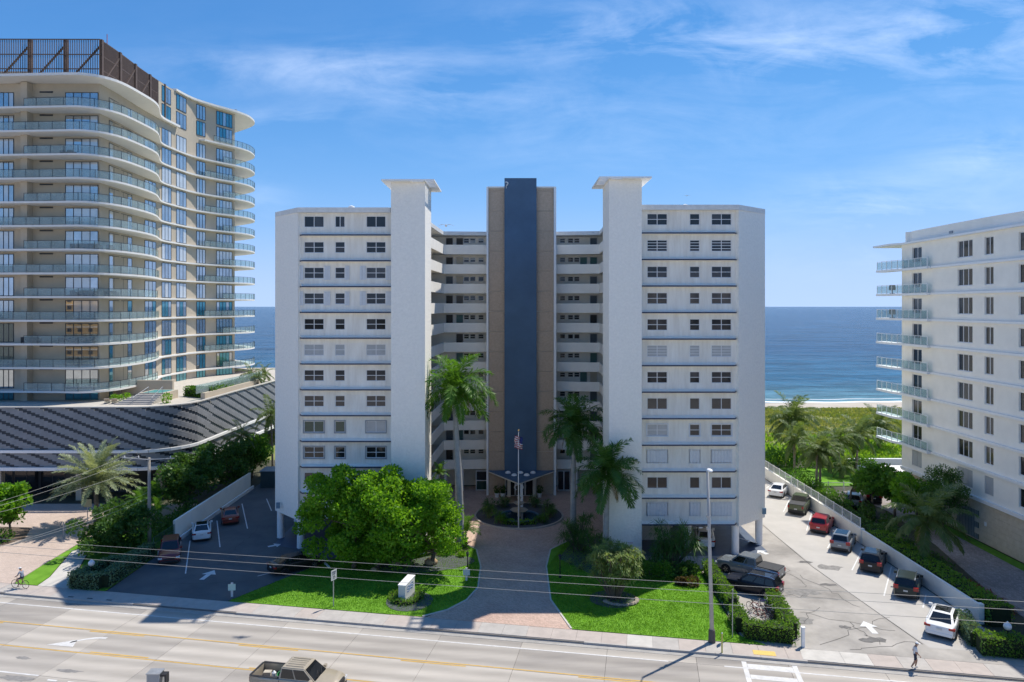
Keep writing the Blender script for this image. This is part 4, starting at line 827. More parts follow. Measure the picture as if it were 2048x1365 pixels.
def build_podium():
    bld = thing('parking_podium', 'grey podium with dark diagonal shingle stripes and two white bands', 'podium', (-55, 95, 0)); O = ORG[bld.name]
    path = [(-100, 87.9), (-50, 87.6)] + [(-47 + 6.0 * math.sin(t), 93.6 - 6.0 * math.cos(t)) for t in [i * math.pi / 2 / 8 for i in range(1, 9)]] + [(-40.6, 105), (-39.8, 119), (-38.6, 140)]
    path = smooth_path(path[1:], 3); path = [(-100, 87.9)] + path
    body = [(x, y + .5) if y < 90 else (x - .5, y + .2) for x, y in path]
    b = MB(); b.prism(body + [(-44, 150), (-100, 150)], 4.4, 11.2); b.build('deck', mat('terrace_paving', (.5, .46, .4), rough=.9), bld)
    # shingles
    pts = resample(path, .52); nz = 36; z0, z1 = 4.25, 11.7; v = []; q = []; mi = []; s = 0.0
    light, dark = mat('podium_shingle_grey', (.25, .25, .255), rough=.55, var=.14, scale=1.2, metal=.15), mat('podium_shingle_dark', (.012, .02, .032), rough=.45, var=.2)
    dz = (z1 - z0) / nz
    for i, (p, r) in enumerate(zip(pts, pts[1:])):
        d = Vector((r[0] - p[0], r[1] - p[1])); L = d.length; n = Vector((d.y, -d.x)).normalized()
        for j in range(nz):
            za = z0 + j * dz; zt = za + dz
            if 6.1 < za < 6.5: continue
            phase = (s * .40 + (za - z0) + .12 * math.sin(s * .1)) % 1.25
            isd = phase < .40
            o0, o1 = (.055, .02) if not isd else (.015, .0)
            base = len(v)
            v += [(p[0] + n.x * o0, p[1] + n.y * o0, za), (r[0] + n.x * o0, r[1] + n.y * o0, za), (r[0] + n.x * o1, r[1] + n.y * o1, zt), (p[0] + n.x * o1, p[1] + n.y * o1, zt)]
            q.append((base, base + 1, base + 2, base + 3)); mi.append(1 if isd else 0)
        s += L
    me = npmesh('shingles', np.array(v) - np.array(O), np.array(q), [light, dark], mi=mi); o = bpy.data.objects.new('shingles', me); COL.objects.link(o); o.parent = bld; o['kind'] = 'stuff'
    def band(z, h, out, m, name, zfun=None):
        bb = MB(); P = resample(path, 1.2)
        for p, r in zip(P, P[1:]):
            d = Vector((r[0] - p[0], r[1] - p[1])).normalized(); n = Vector((d.y, -d.x)) * out
            bb.prism([(p[0] + n.x, p[1] + n.y), (r[0] + n.x, r[1] + n.y), (r[0] - n.x * .6, r[1] - n.y * .6), (p[0] - n.x * .6, p[1] - n.y * .6)], z, z + h)
        return bb.build(name, m, bld)
    band(6.12, .34, .3, white_paint, 'white_band'); band(3.95, .4, .35, white_paint, 'white_band'); band(11.68, .14, .2, walkc[2], 'coping')
    # ground floor recess
    g = MB(); g.prism([(-100, 92.5), (-50, 92.5), (-46, 95), (-44.5, 100), (-44, 140), (-100, 140)], 0, 4.4); g.build('lobby_wall', mat('dark_lobby_wall', (.04, .045, .05), rough=.5), bld)
    cm = MB().box(-.35, .35, -.35, .35, 0, 4.0).mesh('column', tan)
    for x, y in ((-84, 88.8), (-74, 88.8), (-64, 88.8), (-54, 88.8), (-45.5, 92), (-42.2, 102), (-41.5, 112)): inst('column', cm, bld, (x - O[0], y - O[1], 0))
    for x in (-70, -66.6, -63.2, -59.8): win(bld, (x, 92.42, 1.7), 0, 3.2, 3.2, 2, 1, frame_black, g_dark, name='lobby_window')
    # terrace: steps, spa, planter wall
    st = MB()
    for i in range(6): st.box(-52.6 + .3 * i, -47.6, 93.8 + .5 * i, 94.3 + .5 * i + (2.6 if i == 5 else 0), 11.2, 11.36 + .17 * i)
    st.build('terrace_steps', walkc[1], bld)
    MB().box(-51, -47.5, 96.9, 101, 11.2, 12.35).build('spa_base', tan, bld)
    MB().box(-50.6, -47.9, 97.2, 100.6, 12.35, 12.37).build('spa_water', glassmat('spa_water', (.08, .45, .45), .05), bld)
    for a, c in (((-50.2, 93.9, 11.2), (-49.6, 96.9, 13.1)), ((-47.7, 93.9, 11.2), (-47.7, 96.9, 13.1))):
        MB().tube([a, (a[0], a[1], a[2] + .9), (c[0], c[1], c[2] + .1), (c[0], c[1], c[2] - .8)], .045, 6).build('handrail', steel, bld)
    MB().prism([(-57, 103.5), (-49.5, 103.5), (-49.5, 104), (-57, 104)], 11.2, 13.4).build('privacy_wall', tan, bld)
    MB().prism([(-42.8, 99), (-41.6, 118), (-42.2, 118), (-43.4, 99)], 11.2, 12.1).build('planter_wall', tan, bld)
    gl = MB(); P = resample([(-43.4, 97.5), (-42.6, 108), (-41.9, 119)], 2)
    for p, r in zip(P, P[1:]): gl.bar((p[0], p[1], 12.75), (r[0], r[1], 12.75), .02, 1.2)
    gl.build('terrace_glass', g_rail, bld)
build_podium()

# furniture on the tower balconies (things of their own)
def build_balcony_chairs():
    wick = mat('wicker_dark', (.05, .045, .04), rough=.8, var=.2); cush = mat('cushion_pale', (.62, .6, .55), rough=.9, var=.06)
    b = MB(); b.box(-.38, .38, -.4, .4, .12, .36); b.box(-.42, -.34, -.4, .42, .1, .62); b.box(.34, .42, -.4, .42, .1, .62); b.box(-.42, .42, .34, .44, .1, .8)
    for x in (-.36, .36):
        for y in (-.36, .36): b.box(x - .04, x + .04, y - .04, y + .04, 0, .12)
    me = b.mesh('armchair', wick); cm = MB().box(-.33, .33, -.38, .32, .37, .5).mesh('cushion', cush)
    rows = ((6, (150, 162, 172, 186, 196, 226), 'seventh'), (4, (150, 168, 178, 222, 235), 'fifth'), (2, (52, 62, 74, 126, 150, 176), 'third'), (10, (130, 144), 'eleventh'))
    for k, pxs, nm in rows:
        for i, px in enumerate(pxs):
            y = 97.6; o = inst('terrace_armchair', me, None, (PX(px, y) if px < 210 else PX(px, y) , y, TW_Z[k]), R(180 + 15 * ((i % 3) - 1)))
            if px > 210: o.location = (-56.3, 98.6 + (px - 218) * .12, TW_Z[k])
            tag(o, '%s dark wicker armchair from the left on the %s curved balcony up' % (('first', 'second', 'third', 'fourth', 'fifth', 'last')[i], nm), 'armchair', 'wicker chairs on the %s balcony' % nm); inst('cushion', cm, o)
    # sun loungers on the podium terrace
    fm = mat('lounger_tan', (.45, .38, .3), rough=.8, var=.1); lb = MB(); lb.box(-.32, .32, -.9, .3, .25, .34); lb.bar((0, .28, .3), (0, .95, .72), .64, .07)
    for x in (-.28, .28):
        for y in (-.85, .25): lb.box(x - .03, x + .03, y - .03, y + .03, 0, .25)
    lm = lb.mesh('sun_lounger', fm)
    for i, x in enumerate((-54.2, -53.2)):
        o = inst('sun_lounger', lm, None, (x, 95.2, 11.2), R(200)); tag(o, 'tan sun lounger on the podium terrace, %s of the pair' % ('left' if i == 0 else 'right'), 'sun lounger', 'sun loungers on the podium terrace')
build_balcony_chairs()

# ================================================================== white building to the east
def build_east():
    bld = thing('white_apartment_building', 'white apartment building with thin ledges, glass balconies and coral stone base', 'building', (54, 66, 0)); O = ORG[bld.name]
    X = 48.1; zs = [4.45 + 3.03 * k for k in range(10)]                # ledges
    b = MB(); b.box(X + .35, 66, 34, 87.2, 4.4, 31.7); b.build('core', stucco, bld)
    cols = ((84.35, 2.0, 2, .75), (75.4, 2.5, 3, .75), (71.6, 1.35, 2, .75), (66.3, 2.2, 3, .75), (60, 2.4, 3, .7), (53, 1.4, 2, .7))
    holes = [(-(y + w / 2), -(y - w / 2), .72, 2.55) for y, w, n, s in cols]
    pm = punched(-87.2, -34, 0, 3.03, holes, .22); pm.v = [(X + y, -x, z) for x, y, z in pm.v]
    me = pm.mesh('facade_wall', stucco)
    for k in range(9):
        inst('facade_wall', me, bld, (-O[0], -O[1], zs[k] - O[2]))
        for ci, (y, w, n, s) in enumerate(cols):
            if k == 0 and ci != 3:
                g = MB(); nn = n if ci != 2 else 1
                for i in range(nn): ya = y - w / 2 + w * i / nn; g.box(X + .06, X + .12, ya + .03, ya + w / nn - .03, zs[k] + .75, zs[k] + 2.52)
                g.build('shutter', mat('grey_shutter', (.42, .43, .44), rough=.5, var=.05), bld)
            if k < 1 and ci > 3: continue
            win(bld, (X + .12, y, zs[k] + 1.635), R(-90), w, 1.83, n, 1, frame_white, [g_dark, g_grey], bar=.08)
    lm = MB().box(X - .28, X + .02, 34, 87.5, -.14, .1).mesh('ledge', white_paint)
    for z in zs[:-1]: inst('ledge', lm, bld, (-O[0], -O[1], z - O[2]))
    # far end wall
    MB().box(X, 66, 87.2, 87.6, 4.4, 31.72).build('end_wall', stucco, bld)
    MB().prism([(46.75, 88.1), (47.6, 86.6), (47.6, 34), (66, 34), (66, 92), (46.75, 92)], 31.72, 31.95).build('roof', white_paint, bld)
    pr = smooth_path([(66, 86.9), (49.6, 86.9), (48.5, 86), (48.2, 84), (48.2, 72), (48.6, 66), (48.2, 60), (48.2, 34)], 5)
    MB().prism(pr + [(66, 34)], 31.95, 33.25).build('parapet', stucco, bld)
    b = MB(); b.box(48.05, 48.2, 77.5, 78.1, 32.2, 32.45); b.build('scupper', metal_grey, bld); MB().box(48.1, 48.3, 66.2, 66.6, 32.2, 32.4).build('scupper', metal_grey, bld)
    # balconies at the far corner
    slab = MB().prism([(48.2, 81.2), (47.45, 81.2), (47.45, 86.4), (46.95, 88.0), (46.9, 91.5), (48.2, 91.5)], -.16, .1).mesh('balcony_slab', white_paint)
    rp = [(47.9, 81.3), (47.55, 81.3), (47.55, 86.3), (47.06, 88.0), (47.0, 91.4)]
    P = resample(rp[1:3], 1.25)[:-1] + resample(rp[2:4], 1.1)[:-1] + resample(rp[3:], 1.2); rb = MB()
    for p, q in zip(P, P[1:]): rb.bar((p[0], p[1], 1.15), (q[0], q[1], 1.15), .06, .05)
    for p in P: rb.box(p[0] - .03, p[0] + .03, p[1] - .03, p[1] + .03, .1, 1.15)
    rm = rb.mesh('railing', white_paint)
    gms = [MB().bar((p[0], p[1], .62), (q[0], q[1], .62), .015, .9).mesh('glass_panel', g_rail) for p, q in zip(P, P[1:])]
    for k in range(1, 9):
        s = inst('balcony_slab', slab, bld, (-O[0], -O[1], zs[k] - O[2])); r = inst('railing', rm, bld, (-O[0], -O[1], zs[k] - O[2]))
        for gm in gms: inst('glass_panel', gm, r, (0, 0, 0))
    # coral stone base in courses of blocks
    MB().box(X + .1, 66, 34, 87.2, 0, 4.4).build('base_core', coral, bld)
    rr = random.Random(2); bm = {}
    for j in range(7):
        y = 58.0 - (.45 if j % 2 else 0)
        while y < 82.5:
            w = 1.25
            if not (73.2 < y + w / 2 < 77.0 and j < 5): inst('stone_block', bm.setdefault(0, MB().box(X - .02, X + .11, .008, w - .008, .008, .592).mesh('stone_block', coral)), bld, (rr.uniform(-.008, .008) - O[0], y - O[1], .1 + .6 * j - O[2]))
            y += w
    MB().box(X - .25, X + .1, 34, 87.4, 4.16, 4.44).build('base_cornice', white_paint, bld)
    gd = MB(); gd.box(X + .02, X + .1, 73.3, 76.9, .15, 3.1); gt = gd.build('service_gate', mat('gate_green_grey', (.10, .14, .13), rough=.5), bld)
    for i in range(14): MB().box(X - .02, X + .018, 73.4 + .25 * i, 73.46 + .25 * i, .15, 3.1).build('bar', metal_grey, gt)
    MB().box(X - .08, X - .02, 71.9, 72.2, 1.9, 2.3).build('intercom', white_paint, bld)
    # low pool deck wall towards the beach
    MB().prism([(50, 107), (60, 107), (60, 107.5), (50, 107.5)], 0, 1.2).build('deck_wall', white_paint, bld)
    MB().box(50.5, 62, 87.7, 104, 0, .9).build('pool_deck', slab_white, bld)
build_east()
for k, px, sz in ((7, 1806, .5), (6, 1807, .35)):
    b = MB(); b.box(-.3, .3, -.25, .25, .45, .9); b.box(-.28, .28, -.2, .22, .9, 1.1); b.box(-.05, .05, -.05, .05, 0, .45); b.box(-.25, .25, -.2, .2, 0, .05)
    o = b.build('barbecue_grill', black_m); o.location = (47.45, 88.6, 4.45 + 3.03 * k + .1); tag(o, 'black grill on the %s glass corner balcony of the white building' % ('second highest' if k == 7 else 'third highest'), 'grill')

# ================================================================== buildings across the road, behind the viewer (mirrored in the tower glass)
def build_across():
    peach = mat('peach_stucco', (.62, .36, .13), rough=.9, var=.06, scale=.6); pale = mat('pale_stucco', (.82, .80, .76), rough=.9, var=.05)
    for (name, lab, x0, x1, y0, y1, h, m) in (('hotel_building', 'orange hotel block across the road, mirrored in the tower glass', -204, -158, -128, -97, 29, peach), ('apartment_block', 'white apartment block across the road behind the viewer', 10, 90, -70, -46, 30, pale)):
        t = thing(name, lab, 'building', ((x0 + x1) / 2, (y0 + y1) / 2, 0)); MB().box(x0, x1, y0, y1, 0, h).build('wall', m, t); MB().box(x0 - .5, x1 + .5, y0 - .5, y1 + .5, h, h + .6).build('roof', roof_white, t); O = ORG[t.name]
        wm = MB().box(-.9, .9, -.06, .0, -.8, .8).mesh('window', g_dark)
        for k in range(int(h // 3.1)):
            x = x0 + 3
            while x < x1 - 2: inst('window', wm, t, (x - O[0], y1 + .06 - O[1], 1.9 + 3.1 * k)); x += 4.4
            MB().box(x0 + 1, x1 - 1, y1, y1 + 1.2, 3.1 * k + .02, 3.1 * k + .2).build('balcony_slab', slab_white, t)
build_across()
# ================================================================== vehicles
tyre_m = mat('tyre_rubber', (.016, .016, .017), rough=.85, var=.1); rim_m = mat('alloy_rim', (.34, .34, .35), rough=.35, metal=.8, var=.05)
plastic = mat('black_plastic', (.02, .02, .022), rough=.6, var=.1); chrome = mat('chrome_trim', (.6, .6, .62), rough=.2, metal=.9, var=.03)
car_glass = glassmat('car_glass', (.012, .014, .017), .03, .6); lamp_red = mat('tail_lamp', (.32, .012, .012), rough=.2, var=.05, spec=.6); lamp_clear = mat('head_lamp', (.6, .62, .64), rough=.12, var=.05, spec=.7)
plate_m = mat('licence_plate', (.6, .6, .58), rough=.5, var=.1)
def paint(name, c, metal=.0): return mat('car_paint_' + name, c, rough=.34, var=.03, metal=metal, coat=.6 if max(c) > .05 else .18, spec=.45 if max(c) > .05 else .3)
def interp(tab, x):
    for (a, u), (b, v) in zip(tab, tab[1:]):
        if x <= b: return u + (v - u) * (x - a) / (b - a) if x >= a else u
    return tab[-1][1]
_wm = {}
def wheel_meshes(r, w):
    if (r, w) not in _wm:
        t = MB(); t.lathe([(r * .62, -w / 2), (r * .9, -w / 2), (r, -w / 2 + .05), (r, w / 2 - .05), (r * .9, w / 2), (r * .62, w / 2)], n=20); t.v = [(x, z, y) for x, y, z in t.v]
        m = MB(); m.lathe([(r * .63, -w / 2 + .03), (r * .6, w / 2 - .04), (r * .56, w / 2 - .05), (.05, w / 2 - .05)], n=20)
        for k in range(5):
            a = 2 * math.pi * k / 5; m.bar((.06 * math.cos(a), .06 * math.sin(a), w / 2 - .02), (r * .58 * math.cos(a), r * .58 * math.sin(a), w / 2 - .02), .09, .04)
        m.v = [(x, z, y) for x, y, z in m.v]
        _wm[(r, w)] = (t.mesh('tyre', tyre_m, smooth=40), m.mesh('rim', rim_m, smooth=30))
    return _wm[(r, w)]
SPEC = {
 'sedan': dict(L=4.8, W=1.86, top=[(-2.4, .70), (-2.36, .93), (-2.2, 1.0), (-1.5, 1.02), (.9, .98), (1.3, .95), (2.1, .80), (2.33, .68), (2.4, .55)], wh=(-1.42, 1.43), r=.335, cab=(-2.0, -1.0, .3, 1.25, .96, 1.44, .80, .60), side=((.10, .33), (.36, .62), (.65, .93))),
 'hatch': dict(L=4.7, W=1.88, top=[(-2.35, .72), (-2.3, 1.0), (-2.1, 1.06), (-1.5, 1.05), (.9, 1.0), (1.3, .95), (2.05, .82), (2.28, .7), (2.35, .55)], wh=(-1.42, 1.45), r=.345, cab=(-2.12, -1.0, .2, 1.35, .98, 1.46, .80, .60), side=((.14, .38), (.41, .66), (.69, .92))),
 'suv': dict(L=4.7, W=1.9, top=[(-2.35, .75), (-2.32, 1.02), (-2.2, 1.1), (.9, 1.06), (1.2, 1.03), (2.05, .95), (2.28, .82), (2.35, .6)], wh=(-1.38, 1.40), r=.36, cab=(-2.28, -1.92, .15, 1.05, 1.05, 1.70, .84, .68), side=((.06, .30), (.33, .60), (.63, .92))),
 'pickup': dict(L=5.75, W=2.0, top=[(-2.87, .85), (-2.85, 1.22), (-.8, 1.22), (1.3, 1.2), (1.6, 1.18), (2.55, 1.08), (2.8, .95), (2.87, .7)], wh=(-1.75, 1.85), r=.40, cab=(-.92, -.78, .75, 1.55, 1.16, 1.88, .90, .74), side=((.06, .46), (.5, .93))),
}
def build_car(kind, pm, label, cat, name, pos, head, group=None, sunroof=False, rails=False, bed=None, lights_front=False, z=0.0, plate=True, dark_roof=None, wheel_col=None, trim=plastic):
    S = SPEC[kind]; L, W = S['L'], S['W']; r = S['r']; top = S['top']; zb = .24 if kind != 'pickup' else .38
    root = thing(name, label, cat, (pos[0], pos[1], z), math.pi / 2 - head, group); ORG[root.name] = (0, 0, 0)
    ra = r + .06
    xs = set(np.linspace(-L / 2, L / 2, 23).round(3).tolist() + [t[0] for t in top])
    for xw in S['wh']:
        xs = {x for x in xs if abs(x - xw) > ra + .02}; xs |= {round(xw + ra * math.cos(a), 3) for a in np.linspace(0, math.pi, 9)} | {round(xw - ra - .02, 3), round(xw + ra + .02, 3)}
    if bed == 'open': xs = {x for x in xs if abs(x + .86) > .1} | {-.86}
    xs = sorted(xs)
    def bot(x):
        for xw in S['wh']:
            d = abs(x - xw)
            if d < ra: return max(zb, r + math.sqrt(max(0, ra * ra - d * d)) * .98)
        e = (abs(x) - (L / 2 - .25)) / .25; return zb + max(0, e) * .14
    T = (0, .22, .5, .8, .94, 1); PR = (.955, .99, 1.0, .985, .955, .90)
    b = MB(); n = len(T); vs = []
    for sgn in (1, -1):
        for x in xs:
            zb_, zt = bot(x), interp(top, x); ew = 1 - .13 * abs(2 * x / L) ** 7 - .015 * abs(2 * x / L) ** 2
            for t, p in zip(T, PR): vs.append((x, sgn * W / 2 * ew * p, zb_ + (zt - zb_) * t))
    m = len(xs); fs = []
    for i in range(m - 1):
        for j in range(n - 1):
            fs.append((i * n + j, (i + 1) * n + j, (i + 1) * n + j + 1, i * n + j + 1)); o = m * n; fs.append((o + i * n + j, o + i * n + j + 1, o + (i + 1) * n + j + 1, o + (i + 1) * n + j))
    cen = len(vs); vs += [(x, 0, interp(top, x) + (.035 if -L / 2 + .1 < x < L / 2 - .1 else .0)) for x in xs]
    for i in range(m - 1):
        if bed == 'open' and xs[i + 1] <= -.85: continue
        fs += [(i * n + n - 1, (i + 1) * n + n - 1, cen + i + 1, cen + i), (m * n + i * n + n - 1, cen + i, cen + i + 1, m * n + (i + 1) * n + n - 1)]
    fs.append(tuple([j for j in range(n)][::1] + [cen] + [m * n + j for j in range(n)][::-1])); e = (m - 1) * n
    fs.append(tuple(([e + j for j in range(n)] + [cen + m - 1] + [m * n + e + j for j in range(n)][::-1])[::-1]))
    b.add(vs, fs); body = b.build('body', pm, root, smooth=32)
    MB().box(-L / 2 + .2, L / 2 - .2, -W / 2 + .12, W / 2 - .12, .2, .62).build('underbody', plastic, root)
    # cabin
    xb0, xr0, xr1, xb1, zl, zr, wb, wt = S['cab']; mid = (xr0 + xr1) / 2
    bm = bmesh.new(); A = [bm.verts.new(p) for p in ((xb0, wb, zl), (xb1, wb, zl), (xb1, -wb, zl), (xb0, -wb, zl), (xr0, wt, zr - .03), (xr1, wt, zr - .03), (xr1, -wt, zr - .03), (xr0, -wt, zr - .03), (xr0 + .08, 0, zr), (xr1 - .06, 0, zr + .0))]
    for f in ((0, 1, 5, 4), (2, 3, 7, 6), (1, 2, 6, 9, 5), (3, 0, 4, 8, 7), (4, 5, 9, 8), (8, 9, 6, 7), (3, 2, 1, 0)): bm.faces.new([A[i] for i in f])
    eds = [e for e in bm.edges if all(v.co.z > zl + .1 for v in e.verts) and abs(e.verts[0].co.y + e.verts[1].co.y) > .1] + [e for e in bm.edges if (e.verts[0].co.z > zl + .1) != (e.verts[1].co.z > zl + .1)]
    bmesh.ops.bevel(bm, geom=eds, offset=.05, segments=2, affect='EDGES'); bmesh.ops.recalc_face_normals(bm, faces=bm.faces)
    me = bpy.data.meshes.new('cabin'); bm.to_mesh(me); bm.free(); me.materials.append(pm); me.polygons.foreach_set('use_smooth', [True] * len(me.polygons)); me.set_sharp_from_angle(angle=R(30))
    cab = inst('cabin', me, root)
    def pane(name, c, u0, u1, v0, v1, m=car_glass, off=.014):
        c = [Vector(p) for p in c]
        def P(u, v): return (c[0] * (1 - u) + c[1] * u) * (1 - v) + (c[3] * (1 - u) + c[2] * u) * v
        q = [P(u0, v0), P(u1, v0), P(u1, v1), P(u0, v1)]; nn = (q[1] - q[0]).cross(q[3] - q[0]).normalized()
        k = MB(); k.add([p + nn * off for p in q] + [p - nn * .01 for p in q], [(0, 1, 2, 3), (4, 7, 6, 5), (0, 4, 5, 1), (1, 5, 6, 2), (2, 6, 7, 3), (3, 7, 4, 0)]); return k.build(name, m, cab)
    B = dict(rb=(xb0, wb, zl), fb=(xb1, wb, zl), ft=(xr1, wt, zr - .03), rt=(xr0, wt, zr - .03)); Mi = {k: (v[0], -v[1], v[2]) for k, v in B.items()}
    pane('windshield', (Mi['fb'], Mi['fb'][:1] + (wb,) + Mi['fb'][2:], B['ft'], Mi['ft']), .06, .94, .06, .93)
    pane('rear_window', (B['rb'], Mi['rb'], Mi['rt'], B['rt']), .08, .92, .16 if kind in ('sedan', 'hatch') else .2, .92)
    for a, c in S['side']:
        pane('side_window', (Mi['rb'], Mi['fb'], Mi['ft'], Mi['rt']), a, c, .14, .88); pane('side_window', (B['fb'], B['rb'], B['rt'], B['ft']), 1 - c, 1 - a, .14, .88)
    if sunroof: MB().box(xr0 + (.35 if kind == 'suv' else .18), xr1 - .12, -wt + .14, wt - .14, zr - .05, zr + .012).build('sunroof', car_glass, cab)
    if dark_roof: MB().box(xr0 + .05, xr1 - .05, -wt + .08, wt - .08, zr - .05, zr + .014).build('roof_panel', dark_roof, cab)
    if rails:
        for s in (-1, 1): MB().tube([(xr0 - .1, s * (wt - .02), zr - .02), (xr0 + .15, s * (wt - .02), zr + .07), (xr1 - .2, s * (wt - .02), zr + .07), (xr1 + .02, s * (wt - .02), zr - .02)], .03, 6).build('roof_rail', chrome, cab)
    for s in (-1, 1):
        mir = MB(); mir.box(xb1 - .32, xb1 - .14, s * (wb + .03) if s > 0 else -(wb + .26), wb + .26 if s > 0 else -(wb + .03), zl + .02, zl + .2); mir.build('mirror', pm, root)
        hx = L / 2; zh = interp(top, hx - .12) - (.12 if kind != 'pickup' else .15)
        MB().box(hx - .2, hx - .01, s * W * .40 - .17, s * W * .40 + .17, zh - .09, zh + .05).build('headlight', lamp_clear, root)
        zt = .86 if kind in ('sedan', 'hatch') else (1.0 if kind == 'suv' else 1.0); hh = .07 if kind in ('sedan', 'hatch') else .14
        MB().box(-hx - .008, -hx + (.2 if bed != 'open' else .012), s * W * .385 - .2 * (1 if kind != 'pickup' else .5), s * W * .385 + .17 * (1 if kind != 'pickup' else .62), zt - hh, zt + hh).build('taillight', lamp_red, root)
    MB().box(-L / 2 - .03, -L / 2 + .2, -W * .40, W * .40, zb + .1, zb + .28).build('rear_bumper', trim if kind in ('suv', 'pickup') else pm, root)
    MB().box(L / 2 - .25, L / 2 + .02, -W * .40, W * .40, zb + .06, zb + .24).build('front_bumper', trim if kind != 'sedan' else pm, root)
    MB().box(L / 2 - .1, L / 2 + .012, -W * .26, W * .26, zb + .30, zb + .44 + (.16 if kind == 'pickup' else 0)).build('grille', plastic, root)
    if plate: MB().box(-L / 2 - .02, -L / 2 + .1, -.16, .16, .7, .82).build('licence_plate', plate_m, root)
    tm, rm = wheel_meshes(r, .24)
    for xw in S['wh']:
        for s in (-1, 1):
            w = inst('wheel', tm, root, (xw, s * (W / 2 - .125), r), 0 if s > 0 else math.pi); inst('rim', rm, w)
    if bed == 'cover': MB().box(-2.8, -.95, -.86, .86, 1.2, 1.285).build('bed_cover', mat('bed_cover_vinyl', (.035, .035, .037), rough=.7, var=.1), root)
    if bed == 'open':
        i = MB()
        for s in (-1, 1): i.box(-2.74, -.9, s * .83 - .045, s * .83 + .045, .62, 1.222); 
        i.box(-2.855, -2.76, -.88, .88, .62, 1.222); i.box(-.95, -.87, -.88, .88, .62, 1.222); i.box(-2.76, -.95, -.79, .79, .6, .66); i.build('bed', pm, root)
        for s in (-1, 1): MB().box(-2.84, -.9, s * .86 - .075, s * .86 + .075, 1.222, 1.25).build('rail_cap', plastic, root)
        MB().box(-2.9, -2.76, -.8, .8, 1.222, 1.25).build('tailgate_cap', plastic, root)
        for k in range(5): MB().box(-.55, .6, -.5 + .25 * k - .015, -.5 + .25 * k + .015, 1.86, 1.893).build('roof_rib', pm, cab)
        for y_ in (-.35, .15): MB().bar((1.52, y_, 1.235), (1.25, y_ + .4, 1.46), .02, .02).build('wiper', plastic, cab)
        l = MB(); l.box(-2.74, -.95, -.78, .78, .66, .675); l.build('bed_liner', mat('bed_liner', (.11, .10, .09), rough=.9, var=.25, scale=5), root)
    if kind == 'pickup':
        for s in (-1, 1):
            for x in (-.83, .32): MB().box(x - .008, x + .008, s * W / 2 * .985 - .012, s * W / 2 * .985 + .012, .55, 1.15).build('door_seam', plastic, root)
            for x in (-.55, .6): MB().box(x - .1, x + .1, s * W / 2 * .99 - .02, s * W / 2 * .99 + .02, 1.0, 1.05).build('door_handle', chrome, root)
    return root
def rear(px, py, head, L):                       # centre of a car whose rear bumper touches the ground line at a pixel
    p = G(px, py); return (p[0] + math.sin(head) * L / 2, p[1] + math.cos(head) * L / 2)
